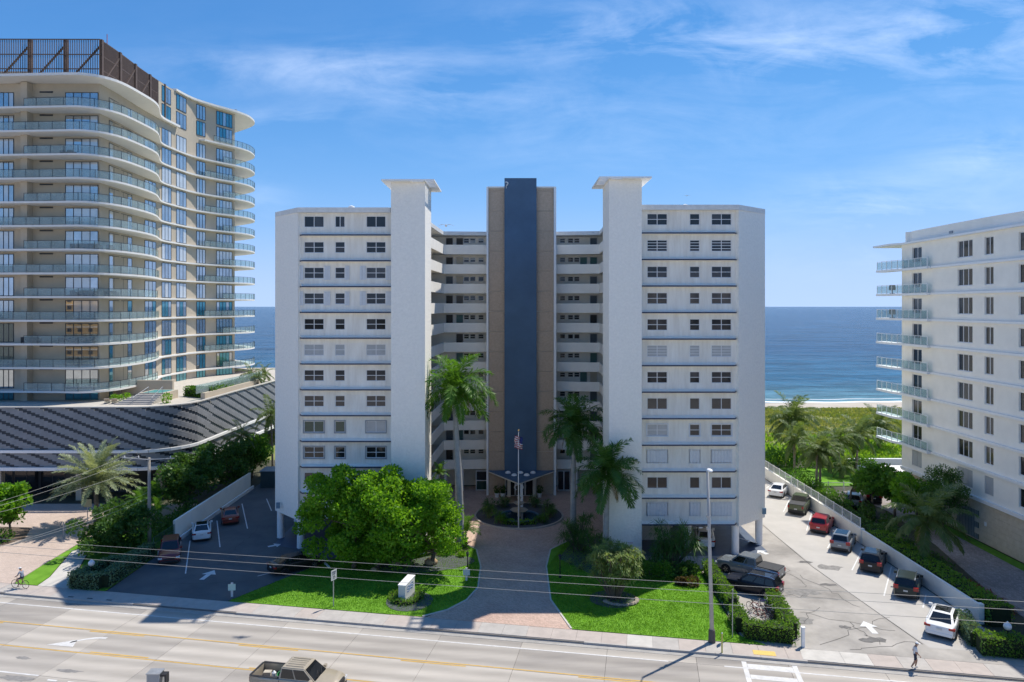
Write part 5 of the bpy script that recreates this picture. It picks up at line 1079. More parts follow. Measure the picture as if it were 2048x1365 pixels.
def build_cars():
    white = paint('white', (.78, .78, .77)); silver = paint('silver', (.22, .235, .25), .15); black = paint('black', (.012, .012, .014)); red = paint('red', (.36, .012, .016)); maroon = paint('maroon', (.15, .012, .018))
    dgreen = paint('dark_green', (.016, .028, .026)); olive = paint('olive_green', (.075, .095, .04)); gold = paint('gold', (.43, .37, .28), .15); slate = paint('slate', (.15, .17, .185), .15); navyc = paint('black_blue', (.010, .012, .022)); rust = paint('brick_red', (.25, .035, .02))
    h = R(33); g = 'cars parked along the east wall'
    build_car('sedan', white, 'white sedan with dark sunroof parked nearest the road by the east wall', 'car', 'parked_car', rear(1879, 1279, R(38), 4.8), R(38), g, sunroof=True).scale = (1.08,) * 3
    build_car('suv', dgreen, 'dark green SUV with roof rails parked second from the road by the east wall', 'car', 'parked_car', rear(1811, 1201, h, 4.7), h, g, rails=True)
    build_car('suv', black, 'black SUV with red licence plate parked behind the dark green SUV', 'car', 'parked_car', rear(1740, 1149, h, 4.7), h, g, sunroof=True)
    build_car('suv', silver, 'silver grey SUV parked between the black SUV and the red SUV', 'car', 'parked_car', rear(1679, 1107, h, 4.7), h, g, sunroof=True)
    build_car('suv', red, 'bright red SUV parked below the fence between silver SUV and green pickup', 'car', 'parked_car', rear(1636, 1070, h, 4.7), h, g)
    build_car('pickup', olive, 'olive green pickup truck with tailgate facing the lot by the east wall', 'pickup', 'parked_pickup_truck', rear(1591, 1032, h, 5.75), h, g, bed='cover')
    build_car('sedan', white, 'white sedan farthest up the east lot beside the building corner', 'car', 'parked_car', rear(1550, 997, h, 4.8), h, g)
    h2 = R(-50)
    build_car('pickup', slate, 'slate grey crew cab pickup with black bed cover beside the clipped hedge', 'pickup', 'parked_pickup_truck', (21.4, 63.9), h2, bed='cover', dark_roof=None)
    build_car('suv', navyc, 'glossy blue black SUV with silver roof rails in front of the grey pickup', 'car', 'parked_car', (20.4, 60.2), R(-53), sunroof=True, rails=True, trim=chrome)
    build_car('sedan', white, 'white sedan parked under the east wing behind the street lamp', 'car', 'parked_car', rear(1412, 1100, R(12), 4.8), R(12))
    h3 = R(-23); g2 = 'cars parked along the west wall'
    p = G(336, 1133); build_car('suv', maroon, 'maroon SUV facing the road in the shaded west lot', 'car', 'parked_car', (p[0] - .9, p[1] + 2.3), h3 + math.pi, g2, plate=False)
    build_car('hatch', white, 'white hatchback with black glass roof parked in the shaded west lot', 'car', 'parked_car', rear(403, 1085, h3, 4.7), h3, g2, dark_roof=car_glass)
    build_car('hatch', rust, 'brick red hatchback parked by the far end of the west wall', 'car', 'parked_car', rear(461, 1052, h3, 4.7), h3, g2)
    build_car('sedan', black, 'black sedan in deep shade at the edge of the west lawn', 'car', 'parked_car', (-19.9, 65.4), R(49))
    build_car('suv', silver, 'pale grey SUV parked among trees behind the east fence', 'car', 'parked_car', (41.6, 86.5), R(25)); build_car('suv', black, 'dark SUV half hidden by trees beyond the white picket fence', 'car', 'parked_car', (45.0, 88.8), R(20))
    # pickup driving on the road
    hd = math.atan2(RT[0], RT[1]); q = UV(G(600, 1376)); c = RP2(q[0], -8.15)
    tr = build_car('pickup', gold, 'gold crew cab pickup truck with open bed driving on the road', 'pickup', 'pickup_truck', c, hd, bed='open', z=-.15)
    def inbed(dx, dy, dz=.68):
        d = (math.sin(hd), math.cos(hd)); l = (-d[1], d[0]); return (c[0] + d[0] * dx + l[0] * dy, c[1] + d[1] * dx + l[1] * dy, dz - .15)
    o = MB().lathe([(.18, 0), (.26, .28), (.23, .28), (.16, .04)], n=14).build('bucket', mat('green_plastic', (.02, .30, .09), rough=.45)); o.location = inbed(-1.35, .25); o.rotation_euler = (.5, .3, 0); tag(o, 'green plastic tub tipped over in the gold pickup bed', 'tub')
    o = MB().lathe([(.1, 0), (.13, .1), (.14, .3), (.04, .42), (.01, .43)], n=12).build('jug', white_paint); o.location = inbed(-1.75, .15); tag(o, 'white round jug lying in the gold pickup bed', 'jug')
    b = MB(); b.ball((0, 0, .16), .34, 10, (1.2, .9, .5)); b.ball((.4, .1, .14), .26, 8, (1, 1.1, .55)); o = b.build('tarpaulin', mat('dark_blue_tarp', (.03, .04, .06), rough=.8, bump=.03, bscale=6)); o.location = inbed(-1.3, -.35, .67); tag(o, 'bundled dark blue tarp in the gold pickup bed', 'tarp')
    o = MB().box(-.22, .22, -.16, .16, 0, .2).box(-.24, .24, -.18, .18, .2, .24).build('carton', mat('cardboard_pale', (.5, .45, .36), rough=.9)); o.location = inbed(-2.3, .35); tag(o, 'pale carton by the tailgate in the gold pickup bed', 'box')
    # van just entering at the lower right corner
    q = UV(G(2075, 1410)); build_car('suv', paint('pale', (.75, .76, .76)), 'white car roof cut off by the lower right picture edge', 'car', 'parked_car', RP2(q[0] + .8, -1.7), hd + math.pi, z=-.15)
build_cars()

# ================================================================== bicycles and people
def build_bike(name, label, pos, rz, m, group=None, z=0.0, cruiser=True):
    t = thing(name, label, 'bicycle', (pos[0], pos[1], z), rz, group); ORG[t.name] = (0, 0, 0); r = .34
    wt = MB(); wt.tube([(r * math.cos(a), 0, r * math.sin(a)) for a in np.linspace(0, 2 * math.pi, 25)], .022, 6, cap=False); wm = wt.mesh('wheel', tyre_m)
    sp = MB()
    for k in range(8): a = math.pi * k / 8; sp.bar((r * math.cos(a), 0, r * math.sin(a)), (-r * math.cos(a), 0, -r * math.sin(a)), .006, .006)
    sm = sp.mesh('spokes', steel)
    for x in (-.53, .53): w = inst('wheel', wm, t, (x, 0, r)); inst('spokes', sm, w)
    f = MB(); bb, st, hd, ht = (-.08, 0, .3), (-.25, 0, .78), (.40, 0, .62), (.34, 0, .82)
    for a, c in ((bb, st), (bb, hd), (st, ht), (bb, (-.53, 0, r)), (st, (-.53, 0, r)), (hd, (.53, 0, r)), (ht, hd)): f.tube([a, c], .022, 6)
    f.build('frame', m, t); s = MB(); s.ball((-.28, 0, .88), .1, 8, (1.5, .8, .4)); s.tube([st, (-.27, 0, .88)], .015, 6); s.build('saddle', plastic, t)
    h = MB(); h.tube([ht, (.31, 0, 1.02)], .016, 6); h.tube([(.14, .30, 1.06), (.28, .22, 1.04), (.31, 0, 1.02), (.28, -.22, 1.04), (.14, -.30, 1.06)], .016, 6); h.build('handlebar', steel, t)
    p = MB(); p.tube([(-.08, -.1, .3), (-.08, .1, .3)], .03, 6); p.box(-.03, .08, .1, .2, .16, .19); p.box(-.2, -.09, -.2, -.1, .41, .44); p.build('pedals', plastic, t); return t
def skin_body(name, verts, edges, radii, root, segmat, mats, parent):
    me = bpy.data.meshes.new(name + '_cage'); me.from_pydata(verts, edges, []); o = bpy.data.objects.new(name + '_cage', me); COL.objects.link(o)
    sk = o.modifiers.new('skin', 'SKIN'); sk.use_smooth_shade = True; ss = o.modifiers.new('sub', 'SUBSURF'); ss.levels = 2; ss.render_levels = 2
    for i, r_ in enumerate(radii): me.skin_vertices[0].data[i].radius = (r_, r_) if not isinstance(r_, tuple) else r_
    me.skin_vertices[0].data[root].use_root = True
    dg = bpy.context.evaluated_depsgraph_get(); nm = bpy.data.meshes.new_from_object(o.evaluated_get(dg)); bpy.data.objects.remove(o)
    nm.materials.clear()
    for m in mats: nm.materials.append(m)
    V = [Vector(v) for v in verts]
    for p in nm.polygons:
        best = 1e9; bi = 0
        for ei, (a, c) in enumerate(edges):
            ab = V[c] - V[a]; t = max(0, min(1, (p.center - V[a]).dot(ab) / max(1e-9, ab.length_squared))); d = (p.center - V[a] - ab * t).length - .0
            if d < best: best = d; bi = ei; bt = t
        sm = segmat[bi]; p.material_index = sm if isinstance(sm, int) else (sm[0] if bt < sm[2] else sm[1]); p.use_smooth = True
    nm.name = name; return inst(name, nm, parent)
def hand(parent, c, d, skin, side):
    """five short tapered fingers and a palm; d = pointing direction"""
    c = Vector(c); d = Vector(d).normalized(); s = d.cross(Vector((0, 0, 1)) if abs(d.z) < .9 else Vector((0, 1, 0))).normalized(); u = s.cross(d); b = MB()
    b.tube([c, c + d * .045, c + d * .085], [.026, .034, .030], 8)
    for k, ln in enumerate((.06, .07, .066, .05)):
        a = c + d * .08 + s * (-.027 + .018 * k); e = a + d * ln * .55 - u * .006; b.tube([a, e, e + (d * .6 - u * .7) * ln * .5], [.009, .0085, .006], 6)
    a = c + d * .03 + s * .03 * side; b.tube([a, a + (d * .6 + s * side * .7) * .035, a + (d * .9 + s * side * .35) * .065], [.011, .010, .007], 6)
    return b.build('hand', skin, parent, smooth=True)
def build_people():
    skin = mat('skin', (.38, .21, .14), rough=.6, var=.06); shirt_w = mat('white_cotton', (.72, .72, .72), rough=.9, var=.05); shorts = mat('navy_shorts', (.03, .035, .06), rough=.9, var=.1); shoe = mat('white_shoe', (.6, .6, .6), rough=.7); shirt_b = mat('grey_blue_cotton', (.25, .29, .36), rough=.9, var=.06)
    cap_w = mat('white_cap', (.75, .75, .75), rough=.8); hair = mat('grey_hair', (.18, .15, .12), rough=.8); blk = mat('black_shoe', (.03, .03, .03), rough=.6)
    def headparts(t, c, fwd, capm):
        f = Vector(fwd).normalized(); s = Vector((0, 0, 1)).cross(f).normalized(); c = Vector(c)
        k = MB(); k.ball(c + Vector((0, 0, .045)), .108, 12, (1, 1, .72)); p = c + f * .15 + Vector((0, 0, .045)); k.ball(p, .075, 10, (1, 1, .12)); k.build('cap', capm, t, smooth=True)
        n = MB(); n.ball(c + f * .10 - Vector((0, 0, .03)), .022, 6, (1, 1, 1.3)); n.build('nose', skin, t, smooth=True)
        for sg in (-1, 1):
            MB().ball(c + s * sg * .085 - Vector((0, 0, .02)), .028, 6, (.6, .6, 1.1)).build('ear', skin, t, smooth=True)
            MB().ball(c + f * .085 + s * sg * .033, .012, 6).build('eye', blk, t)
        MB().ball(c + f * .088 - Vector((0, 0, .07)), .022, 6, (.6, 1.2, .3)).build('mouth', mat('lips', (.3, .12, .1), rough=.6), t)
        MB().ball(c - f * .03 + Vector((0, 0, .0)), .1, 10, (.95, 1.0, .9)).build('hair', hair, t, smooth=True)
    # walker: local frame x forward, stride with head bowed
    p = G(1830, 1337); t = thing('person', 'person in white shirt, navy shorts and white cap walking on the sidewalk', 'person', (p[0], p[1], 0), R(-12)); ORG[t.name] = (0, 0, 0)
    V = [(0, 0, .95), (.02, 0, 1.15), (.04, 0, 1.38), (.06, 0, 1.50), (.11, 0, 1.60), (.12, 0, 1.70),
         (.0, .10, .90), (.14, .11, .50), (.06, .11, .09), (.22, .12, .05), (.0, -.10, .90), (-.04, -.11, .50), (-.26, -.11, .13), (-.13, -.11, .05),
         (.03, .19, 1.38), (-.05, .23, 1.12), (.06, .22, .90), (.03, -.19, 1.38), (.06, -.23, 1.12), (.22, -.21, .95)]
    E = [(0, 1), (1, 2), (2, 3), (3, 4), (4, 5), (0, 6), (6, 7), (7, 8), (8, 9), (0, 10), (10, 11), (11, 12), (12, 13), (2, 14), (14, 15), (15, 16), (2, 17), (17, 18), (18, 19)]
    rad = [(.14, .12), (.13, .11), (.15, .12), .06, .085, .09, .095, .065, .045, .04, .095, .065, .045, .04, .065, .048, .034, .065, .048, .034]
    M4 = [1, 1, 0, 0, 0, 2, (2, 0, .75), 0, 3, 2, (2, 0, .75), 0, 3, 1, (1, 0, .7), 0, 1, (1, 0, .7), 0]
    skin_body('body', V, E, rad, 0, M4, [skin, shirt_w, shorts, shoe], t); headparts(t, (.12, 0, 1.66), (1, 0, -.25), cap_w)
    hand(t, (.07, .22, .88), (.25, 0, -1), skin, 1); hand(t, (.24, -.21, .93), (.5, 0, -1), skin, -1)
    # cyclist heading west
    q = UV(G(33, 1180)); c = RP2(q[0], 2.55); rz = math.atan2(-RT[1], -RT[0])
    build_bike('bicycle', 'tan cruiser bicycle being ridden along the sidewalk', c, rz, mat('tan_bike_paint', (.45, .33, .18), rough=.4))
    t = thing('person', 'person in grey blue shirt and white cap riding the tan bicycle', 'person', (c[0], c[1], .0), rz); ORG[t.name] = (0, 0, 0)
    V = [(-.26, 0, .98), (-.20, 0, 1.18), (-.10, 0, 1.42), (-.05, 0, 1.54), (.0, 0, 1.63), (.01, 0, 1.73),
         (-.2, .10, .95), (.16, .13, .80), (-.02, .14, .33), (.10, .15, .25), (-.2, -.10, .95), (.12, -.13, 1.0), (-.14, -.14, .58), (-.02, -.15, .50),
         (-.08, .19, 1.40), (.02, .25, 1.18), (.17, .27, 1.08), (-.08, -.19, 1.40), (.02, -.25, 1.18), (.17, -.27, 1.08)]
    skin_body('body', V, E, rad, 0, M4, [skin, shirt_b, shorts, blk], t); headparts(t, (.01, 0, 1.68), (1, 0, 0), cap_w)
    hand(t, (.17, .27, 1.08), (.3, .0, -.1), skin, -1); hand(t, (.17, -.27, 1.08), (.3, .0, -.1), skin, 1)
build_people()
def corral():
    redp = mat('red_bike_paint', (.36, .02, .025), rough=.35); blue = mat('blue_bike_paint', (.03, .05, .16), rough=.35); pur = mat('purple_bike_paint', (.12, .05, .2), rough=.35); blackp = mat('black_bike_paint', (.02, .02, .02), rough=.35); mar = mat('maroon_bike_paint', (.14, .02, .03), rough=.35)
    g = 'bicycles inside the hedge corral'
    for i, (px, py, m, lab) in enumerate(((1510, 1226, redp, 'bright red bicycle in the hedge corral, nearest the lawn'), (1519, 1240, redp, 'red bicycle with basket toward the street end of the corral'), (1526, 1222, pur, 'purple bicycle at the parking end of the hedge corral'),
                                      (1536, 1234, mar, 'maroon bicycle in the middle of the hedge corral'), (1545, 1241, blue, 'blue bicycle in the hedge corral'), (1553, 1247, blackp, 'black bicycle with silver bars beside the corral hedge'))):
        p = G(px, py); build_bike('bicycle', lab, p, R(-60 + 12 * (i % 3)), m, g, z=.0)
corral()
# ================================================================== walls, fences, poles, signs
def build_walls():
    w = thing('boundary_wall', 'long white boundary wall beside the angled parking of the east lot', 'wall', (35.7, 70, 0))
    ys = [54.2, 60, 66, 72.5, 79, 86, 93, 100, 108]
    for a, c in zip(ys, ys[1:]): MB().box(35.6, 35.85, a + .01, c - .01, 0, 1.43).build('wall_panel', stucco, w)
    for y in (54.2, 72.5, 90, 108): MB().box(35.52, 35.93, y - .2, y + .2, 0, 1.52).build('pier', stucco, w)
    f = thing('picket_fence', 'white metal picket fence on top of the east boundary wall', 'fence', (35.72, 90, 1.43)); O = ORG[f.name]
    pm = MB().box(-.03, .03, -.03, .03, 0, 1.1).mesh('post', white_paint); pk = MB()
    for i in range(13): pk.box(-.01, .01, -.92 + .15 * i, -.90 + .15 * i, .1, 1.0)
    pk.box(-.015, .015, -.96, .96, .08, .12); pk.box(-.015, .015, -.96, .96, .98, 1.02); pk = pk.mesh('pickets', white_paint)
    y = 72.8
    while y < 106:
        inst('post', pm, f, (0, y - O[1], 0)); o = inst('pickets', pk, f, (0, y + 1 - O[1], 0)); o['kind'] = 'stuff'; y += 2.0
    f = thing('picket_fence', 'white garden picket fence between lawn and cars of the white building', 'fence', (43, 91.6, 0)); O = ORG[f.name]
    for i in range(5): x = 38.8 + 2 * i; inst('post', pm, f, (x - O[0], 0, 0), sc=(1.3, 1.3, 1.5)); o = inst('pickets', pk, f, (x + 1 - O[0], 0, 0), R(90), sc=(1.2, 1, 1.45)); o['kind'] = 'stuff'
    w = thing('boundary_wall', 'plain white wall along the shaded west parking lot', 'wall', (-34.7, 84, 0))
    for a, c in ((73.2, 80), (80, 87), (87, 94.3)): MB().box(-34.95, -34.7, a + .01, c - .01, 0, 2.1).build('wall_panel', stucco, w)
    MB().box(-34.45, -34.25, 69, 94.3, 0, .4).build('kerb_wall', white_paint, w)
    g = thing('gate_fence', 'low green mesh fence at the near end of the west wall', 'fence', (-34.8, 71, 0)); gm = mat('green_mesh', (.05, .13, .08), rough=.6)
    for y in (68.9, 71, 73.1): MB().box(-34.83, -34.77, y - .03, y + .03, 0, 1.75).build('post', gm, g)
    for z in (.15, .6, 1.1, 1.7): MB().box(-34.815, -34.785, 68.9, 73.1, z, z + .04).build('rail', gm, g)
    mm = MB()
    for i in range(28): mm.box(-34.805, -34.795, 69 + .15 * i, 69.02 + .15 * i, .15, 1.7)
    mm.build('mesh', gm, g, kind='stuff')
    bx = thing('gate_pier', 'dark utility enclosure at the far corner of the west lot', 'enclosure', (-31.5, 95, 0)); MB().box(-33.5, -30.5, 94.5, 97, 0, 2.2).build('body', mat('dark_green_box', (.04, .06, .06), rough=.7), bx); MB().box(-33.6, -30.4, 94.4, 97.1, 2.2, 2.3).build('top', metal_grey, bx)
build_walls()

def text(body, parent, loc, rot, size, m, th=.004):
    c = bpy.data.curves.new('lettering', 'FONT'); c.body = body; c.align_x = 'CENTER'; c.align_y = 'CENTER'; c.size = size; c.extrude = th; c.materials.append(m)
    t_ = bpy.data.objects.new('lettering_curve', c); COL.objects.link(t_); me = bpy.data.meshes.new_from_object(t_.evaluated_get(bpy.context.evaluated_depsgraph_get())); bpy.data.objects.remove(t_)
    o = bpy.data.objects.new('lettering', me); COL.objects.link(o); o.location = loc; o.rotation_euler = rot; o.parent = parent; return o
ink = mat('sign_black', (.012, .012, .012), rough=.6); blue_ink = mat('sign_blue', (.03, .10, .28), rough=.5); sign_w = mat('sign_white', (.64, .64, .63), rough=.5, var=.04); sign_g = mat('sign_pale_green', (.45, .62, .56), rough=.5, var=.05)
def build_street():
    # street lamp
    t = thing('street_lamp', 'tall grey concrete street lamp with one cobra head on the sidewalk', 'lamp', (14.4, 51.15, 0))
    MB().tube([(14.4, 51.15, .0), (14.4, 51.15, .9)], [.26, .22], 10).build('base_cover', mat('pole_base_brown', (.10, .09, .085), rough=.8), t)
    MB().tube([(14.4, 51.15, .9), (14.25, 51.2, 7), (14.1, 51.2, 12.3)], [.16, .125, .09], 12).build('pole', mat('pole_concrete', (.40, .40, .39), rough=.7, var=.1, scale=1), t, smooth=True)
    MB().tube([(14.1, 51.2, 12.3), (13.98, 50.7, 12.62), (13.9, 50.1, 12.66)], .045, 8).build('arm', steel, t, smooth=True)
    h = MB(); h.ball((13.88, 49.85, 12.68), .36, 12, (.55, 1.1, .3)); h.build('lamp_head', white_paint, t, smooth=True)
    for z in (9.0, 8.1): MB().lathe([(.16, z), (.16, z + .12)], (14.17, 51.2), 10).build('band', steel, t)
    # utility pole and its arms
    u = thing('utility_pole', 'tall wooden utility pole with a pale crossarm beside the west hedge', 'pole', (-36.4, 71.3, 0))
    MB().tube([(-36.4, 71.3, 0), (-36.45, 71.3, 9.0)], [.2, .13], 10).build('pole', wood_pole, u, smooth=True)
    for s, e in (((-36.45, 71.1, 8.85), (-39.0, 71.1, 9.05)), ((-36.45, 71.1, 8.85), (-33.8, 71.1, 9.0))): MB().bar(s, e, .1, .08).build('crossarm', steel, u)
    for x in (-38.8, -37.4, -34.2): MB().lathe([(.05, 9.02), (.08, 9.06), (.05, 9.12), (.07, 9.18), (.02, 9.24)], (x, 71.1), 8).build('insulator', sign_w, u)
    # far side lines come from a near side pole out of view
    def wire(a, c, sag, label, g):
        a, c = Vector(a), Vector(c); P = [a.lerp(c, k / 24) - Vector((0, 0, sag * 4 * (k / 24) * (1 - k / 24))) for k in range(25)]
        o = MB().tube(P, .0125, 5, cap=False).build('power_line', mat('aluminium_cable', (.38, .37, .34), rough=.6, metal=.2), smooth=True); tag(o, label, 'cable', g)
    zw = 9.0
    def wp(px, py): d = F * (H - zw) / (py - HY); return Vector(((px - CX) / F * d, d, zw))
    for (y0, ym, y1, lab) in ((1086, 1156, 1199, 'uppermost of three power lines strung along the near side of the road'), (1099, 1173, 1216, 'middle of three power lines strung along the near side of the road'), (1114, 1195, 1243, 'lowest of three power lines strung along the near side of the road')):
        a, c = wp(200, y0), wp(2048, y1); mid = wp(1040, ym)
        d = (c - a); a2 = a - d * .45; c2 = c + d * .25; wire(a2, c2, .25, lab, 'street power lines')
    for i, (x, e) in enumerate(((-38.8, -41.5), (-37.4, -40.6), (-34.2, -39.6))): wire((x, 71.1, 9.2), (e - 1.5, 44.5, 9.3), .7, '%s of the cables running from the wooden pole over the pavers' % ('left', 'middle', 'right')[i], 'cables from the wooden pole')
    for i, z in enumerate((5.6, 5.0)): wire((-36.4, 71.15, z), (-41.5 - i, 46.0, 6.9), .9, '%s slack cable from halfway up the wooden pole' % ('upper', 'lower')[i], 'slack cables from the wooden pole')
    # signs
    def post_sign(name, label, p, h, w, hh, rz, m, txt=None, postm=steel, back=None):
        t = thing(name, label, 'sign', (p[0], p[1], 0), rz); ORG[t.name] = (0, 0, 0)
        MB().box(-.03, .03, -.03, .03, 0, h).build('post', postm, t); s = MB().box(-w / 2, w / 2, -.05, -.031, h - hh, h + .03).build('sign_board', m, t)
        for (tx, dz, sz) in txt or (): text(tx, s, (0, -.056, h - dz), (R(90), 0, 0), sz, ink)
        return t
    post_sign('speed_limit_sign', 'white speed limit sign on a steel post at the edge of the west lawn', G(667, 1214), 2.95, .62, .78, R(62), sign_w, (('SPEED', .14, .17), ('LIMIT', .30, .17), ('35', .56, .36)))
    for p, lab, rz in ((G(464, 1194), 'small pale green notice on a white post beside the west lot', R(8)), (G(933, 1163), 'small white notice on a short white post beside the driveway', R(0))):
        t = thing('notice_sign', lab, 'sign', (p[0], p[1], 0), rz); ORG[t.name] = (0, 0, 0); MB().box(-.09, .09, -.05, .05, 0, 1.18).build('post', sign_w, t)
        MB().box(-.30, .30, -.085, -.052, .55, 1.08).build('sign_board', sign_g if 'green' in lab else sign_w, t)
    p = G(1465, 1276); post_sign('street_sign', 'street sign seen edge-on from behind beside the corral hedge', p, 3.5, .5, .75, R(75), metal_grey)
    p = G(175, 1042); post_sign('warning_sign', 'square tan sign board on a thin pole by the paved driveway', p, 2.4, .95, .85, R(0), mat('sign_tan', (.5, .42, .24), rough=.6))
    p = G(127, 1078); t = thing('marker_post', 'thin grey marker post beside the neighbour paved driveway', 'post', (p[0], p[1], 0)); MB().tube([(p[0], p[1], 0), (p[0], p[1], 1.7)], .05, 8).build('post', metal_grey, t); MB().ball((p[0], p[1], 1.72), .07, 8).build('cap', metal_grey, t)
    p = G(1444, 1306); t = thing('marker_post', 'short yellow marker post on the sidewalk next to the street lamp', 'post', (p[0], p[1], 0)); MB().tube([(p[0], p[1], 0), (p[0], p[1], 1.35)], .055, 8).build('post', mat('marker_yellow', (.55, .5, .12), rough=.6), t); MB().tube([(p[0], p[1], 1.35), (p[0], p[1], 1.42)], [.06, .03], 8).build('cap', sign_w, t)
    p = G(1606, 1294); t = thing('gate_post', 'white square post at the outer corner of the corral hedge', 'post', (p[0], p[1], 0)); MB().box(p[0] - .1, p[0] + .1, p[1] - .1, p[1] + .1, 0, 1.35).build('post', white_paint, t); MB().box(p[0] - .13, p[0] + .13, p[1] - .13, p[1] + .13, 1.35, 1.42).build('cap', white_paint, t)
    # monument sign of split courses
    t = thing('monument_sign', 'white block monument sign with blue lettering inside a low hedge ring', 'sign', (-9.0, 58.0, 0), R(-12)); ORG[t.name] = (0, 0, 0)
    for j in range(8): MB().box(-.30, .30, .0 + .004 * (j % 2), 2.25, .17 * j + .006, .17 * j + .164).build('block_course', sign_w, t)
    MB().box(-.34, .34, -.04, 2.3, 1.36, 1.43).build('cap', white_paint, t)
    s = MB(); s.box(.302, .315, .2, 2.05, .5, 1.25); s = s.build('sign_board', sign_w, t)
    wv = MB()
    for k in range(3): wv.tube([(.32, .35 + 1.5 * i / 12, 1.08 - .18 * k + .06 * math.sin(i * .9 + k)) for i in range(13)], .028, 5)
    wv.build('wave_emblem', blue_ink, s)
    # lantern posts along the driveway
    for p, h, lab in (((-4.1, 65.4), 1.6, 'black lantern post on the west side of the driveway'), (G(1120, 1156), 2.1, 'black lantern post on the east side of the driveway')):
        t = thing('lantern_post', lab, 'lamp', (p[0], p[1], 0)); x, y = p
        MB().lathe([(.14, 0), (.14, .12), (.05, .2), (.04, h - .45)], (x, y), 10).build('post', black_m, t); MB().lathe([(.09, h - .45), (.14, h - .15), (.14, h - .13)], (x, y), 6).build('lantern_glass', g_grey, t); MB().lathe([(.19, h - .13), (.05, h), (.01, h + .08)], (x, y), 6).build('lantern_cap', black_m, t)
    for p, lab in (((-36.9, 62.3), 'white globe lamp inside the silvery west hedge'), ((34.9, 50.0), 'white globe lamp inside the hedge at the lower right corner')):
        t = thing('globe_lamp', lab, 'lamp', (p[0], p[1], 0)); x, y = p; MB().tube([(x, y, 0), (x, y, 1.35)], .05, 8).build('post', black_m, t); MB().lathe([(.09, 1.35), (.1, 1.42)], (x, y), 10).build('collar', black_m, t)
        MB().ball((x, y, 1.66), .27, 14).build('globe', mat('globe_opal', (.72, .74, .76), rough=.3), t, smooth=True); MB().lathe([(.1, 1.9), (.06, 1.97), (.03, 2.02)], (x, y), 10).build('finial', mat('globe_opal', (.7, .7, .7)), t)
    # flagpole and flag
    x, y = G(1037, 1058); t = thing('flagpole', 'white flagpole with a limp striped flag before the entrance circle', 'flagpole', (x, y, 0))
    MB().tube([(x, y, 0), (x, y, 10.6)], [.075, .04], 10).build('pole', white_paint, t, smooth=True); MB().ball((x, y, 10.68), .1, 10).build('finial', mat('brass', (.55, .4, .15), rough=.3, metal=.8), t, smooth=True); MB().lathe([(.2, 0), (.2, .06), (.1, .12)], (x, y), 12).build('base', white_paint, t)
    fl = MB(); n, m_ = 14, 13; vs = []
    for i in range(m_ + 1):
        for k in range(n + 1):
            s = k / n; vs.append((x - .42 + .85 * s + .04 * math.sin(i), y - .06 + .16 * math.sin(s * 9 + i * .5), 10.15 - 1.35 * i / m_ - .22 * s))
    fs = [(i * (n + 1) + k, i * (n + 1) + k + 1, (i + 1) * (n + 1) + k + 1, (i + 1) * (n + 1) + k) for i in range(m_) for k in range(n)]
    fl.add(vs, fs); fl.m = [2 if (i < 7 and k >= n * .62) else (i % 2) for i in range(m_) for k in range(n)]
    fl.build('flag', [mat('flag_red', (.42, .03, .05), rough=.8), mat('flag_white', (.75, .75, .75), rough=.8), mat('flag_blue', (.03, .05, .2), rough=.8)], t, smooth=True)
    # fountain in the island
    cx, cy = .8, 82.0
    i = MB(); i.lathe([(5.15, 0), (5.15, .16), (4.95, .16), (4.95, .02)], (cx, cy), 48); i.build('island_kerb', walkc[0], kind='structure')
    sheet('island_bed', [(cx + 4.95 * math.cos(a), cy + 4.95 * math.sin(a)) for a in np.linspace(0, 2 * math.pi, 40, endpoint=False)], .1, mulch, th=.09)
    fx, fy = .8, 80.6; t = thing('fountain', 'three tiered cream stone fountain in the entrance island', 'fountain', (fx, fy, .1)); fm = mat('cast_stone', (.42, .36, .28), rough=.8, var=.15, scale=3); O = ORG[t.name]
    MB().lathe([(2.3, .1), (2.3, .5), (2.1, .5), (2.05, .2), (.3, .2)], (fx, fy), 36).build('pool', mat('pool_blue', (.05, .12, .2), rough=.5), t)
    MB().lathe([(2.05, .38), (.3, .381)], (fx, fy), 30).build('pool_water', glassmat('fountain_water', (.02, .05, .07), .05), t)
    MB().lathe([(.35, .2), (.2, .4), (.14, 1.0), (.2, 1.1), (.13, 1.8), (.17, 1.9), (.09, 2.4), (.05, 2.7)], (fx, fy), 16).build('stem', fm, t, smooth=40)
    for r_, z in ((1.0, 1.05), (.62, 1.85), (.25, 2.45)):
        nn = 24; bw = MB(); bw.lathe([(.12, z - .22), (r_ * .55, z - .15), (r_ * .9, z - .02), (r_, z + .08), (r_ * .92, z + .08), (r_ * .8, z + .02), (.1, z)], (fx, fy), nn)
        bw.v = [(fx + (x_ - fx) * (1 + .06 * math.cos(8 * math.atan2(y_ - fy, x_ - fx))), fy + (y_ - fy) * (1 + .06 * math.cos(8 * math.atan2(y_ - fy, x_ - fx))), z_) for x_, y_, z_ in bw.v]; bw.build('bowl', fm, t, smooth=50)
    MB().lathe([(.05, 2.65), (.1, 2.72), (.06, 2.85), (.01, 2.95)], (fx, fy), 10).build('finial', fm, t, smooth=True)
    for px, lab in ((994, 'far left of the entrance doors'), (1005.5, 'left of the entrance doors'), (1079, 'right of the entrance doors')):
        xx = PX(px, 90.2); t = thing('planter', 'pale pot with a small dark shrub %s' % lab, 'planter', (xx, 90.0, 0)); MB().lathe([(.22, 0), (.33, .55), (.3, .55), (.25, .45)], (xx, 90.0), 14).build('pot', white_paint, t, smooth=40)
        npobj('shrub', leafcloud([(xx, 90.0, 1.0, .4, .4, .5), (xx, 90, .6, .2, .2, .3)], 120, .16), LM['dark'], t)
    # cabinet on a pole, only its top in view
    t = thing('signal_cabinet', 'grey box with a dark bracket at the bottom edge of the picture', 'cabinet', (-20.2, 42.4, 0)); px = PX(315, 42.4)
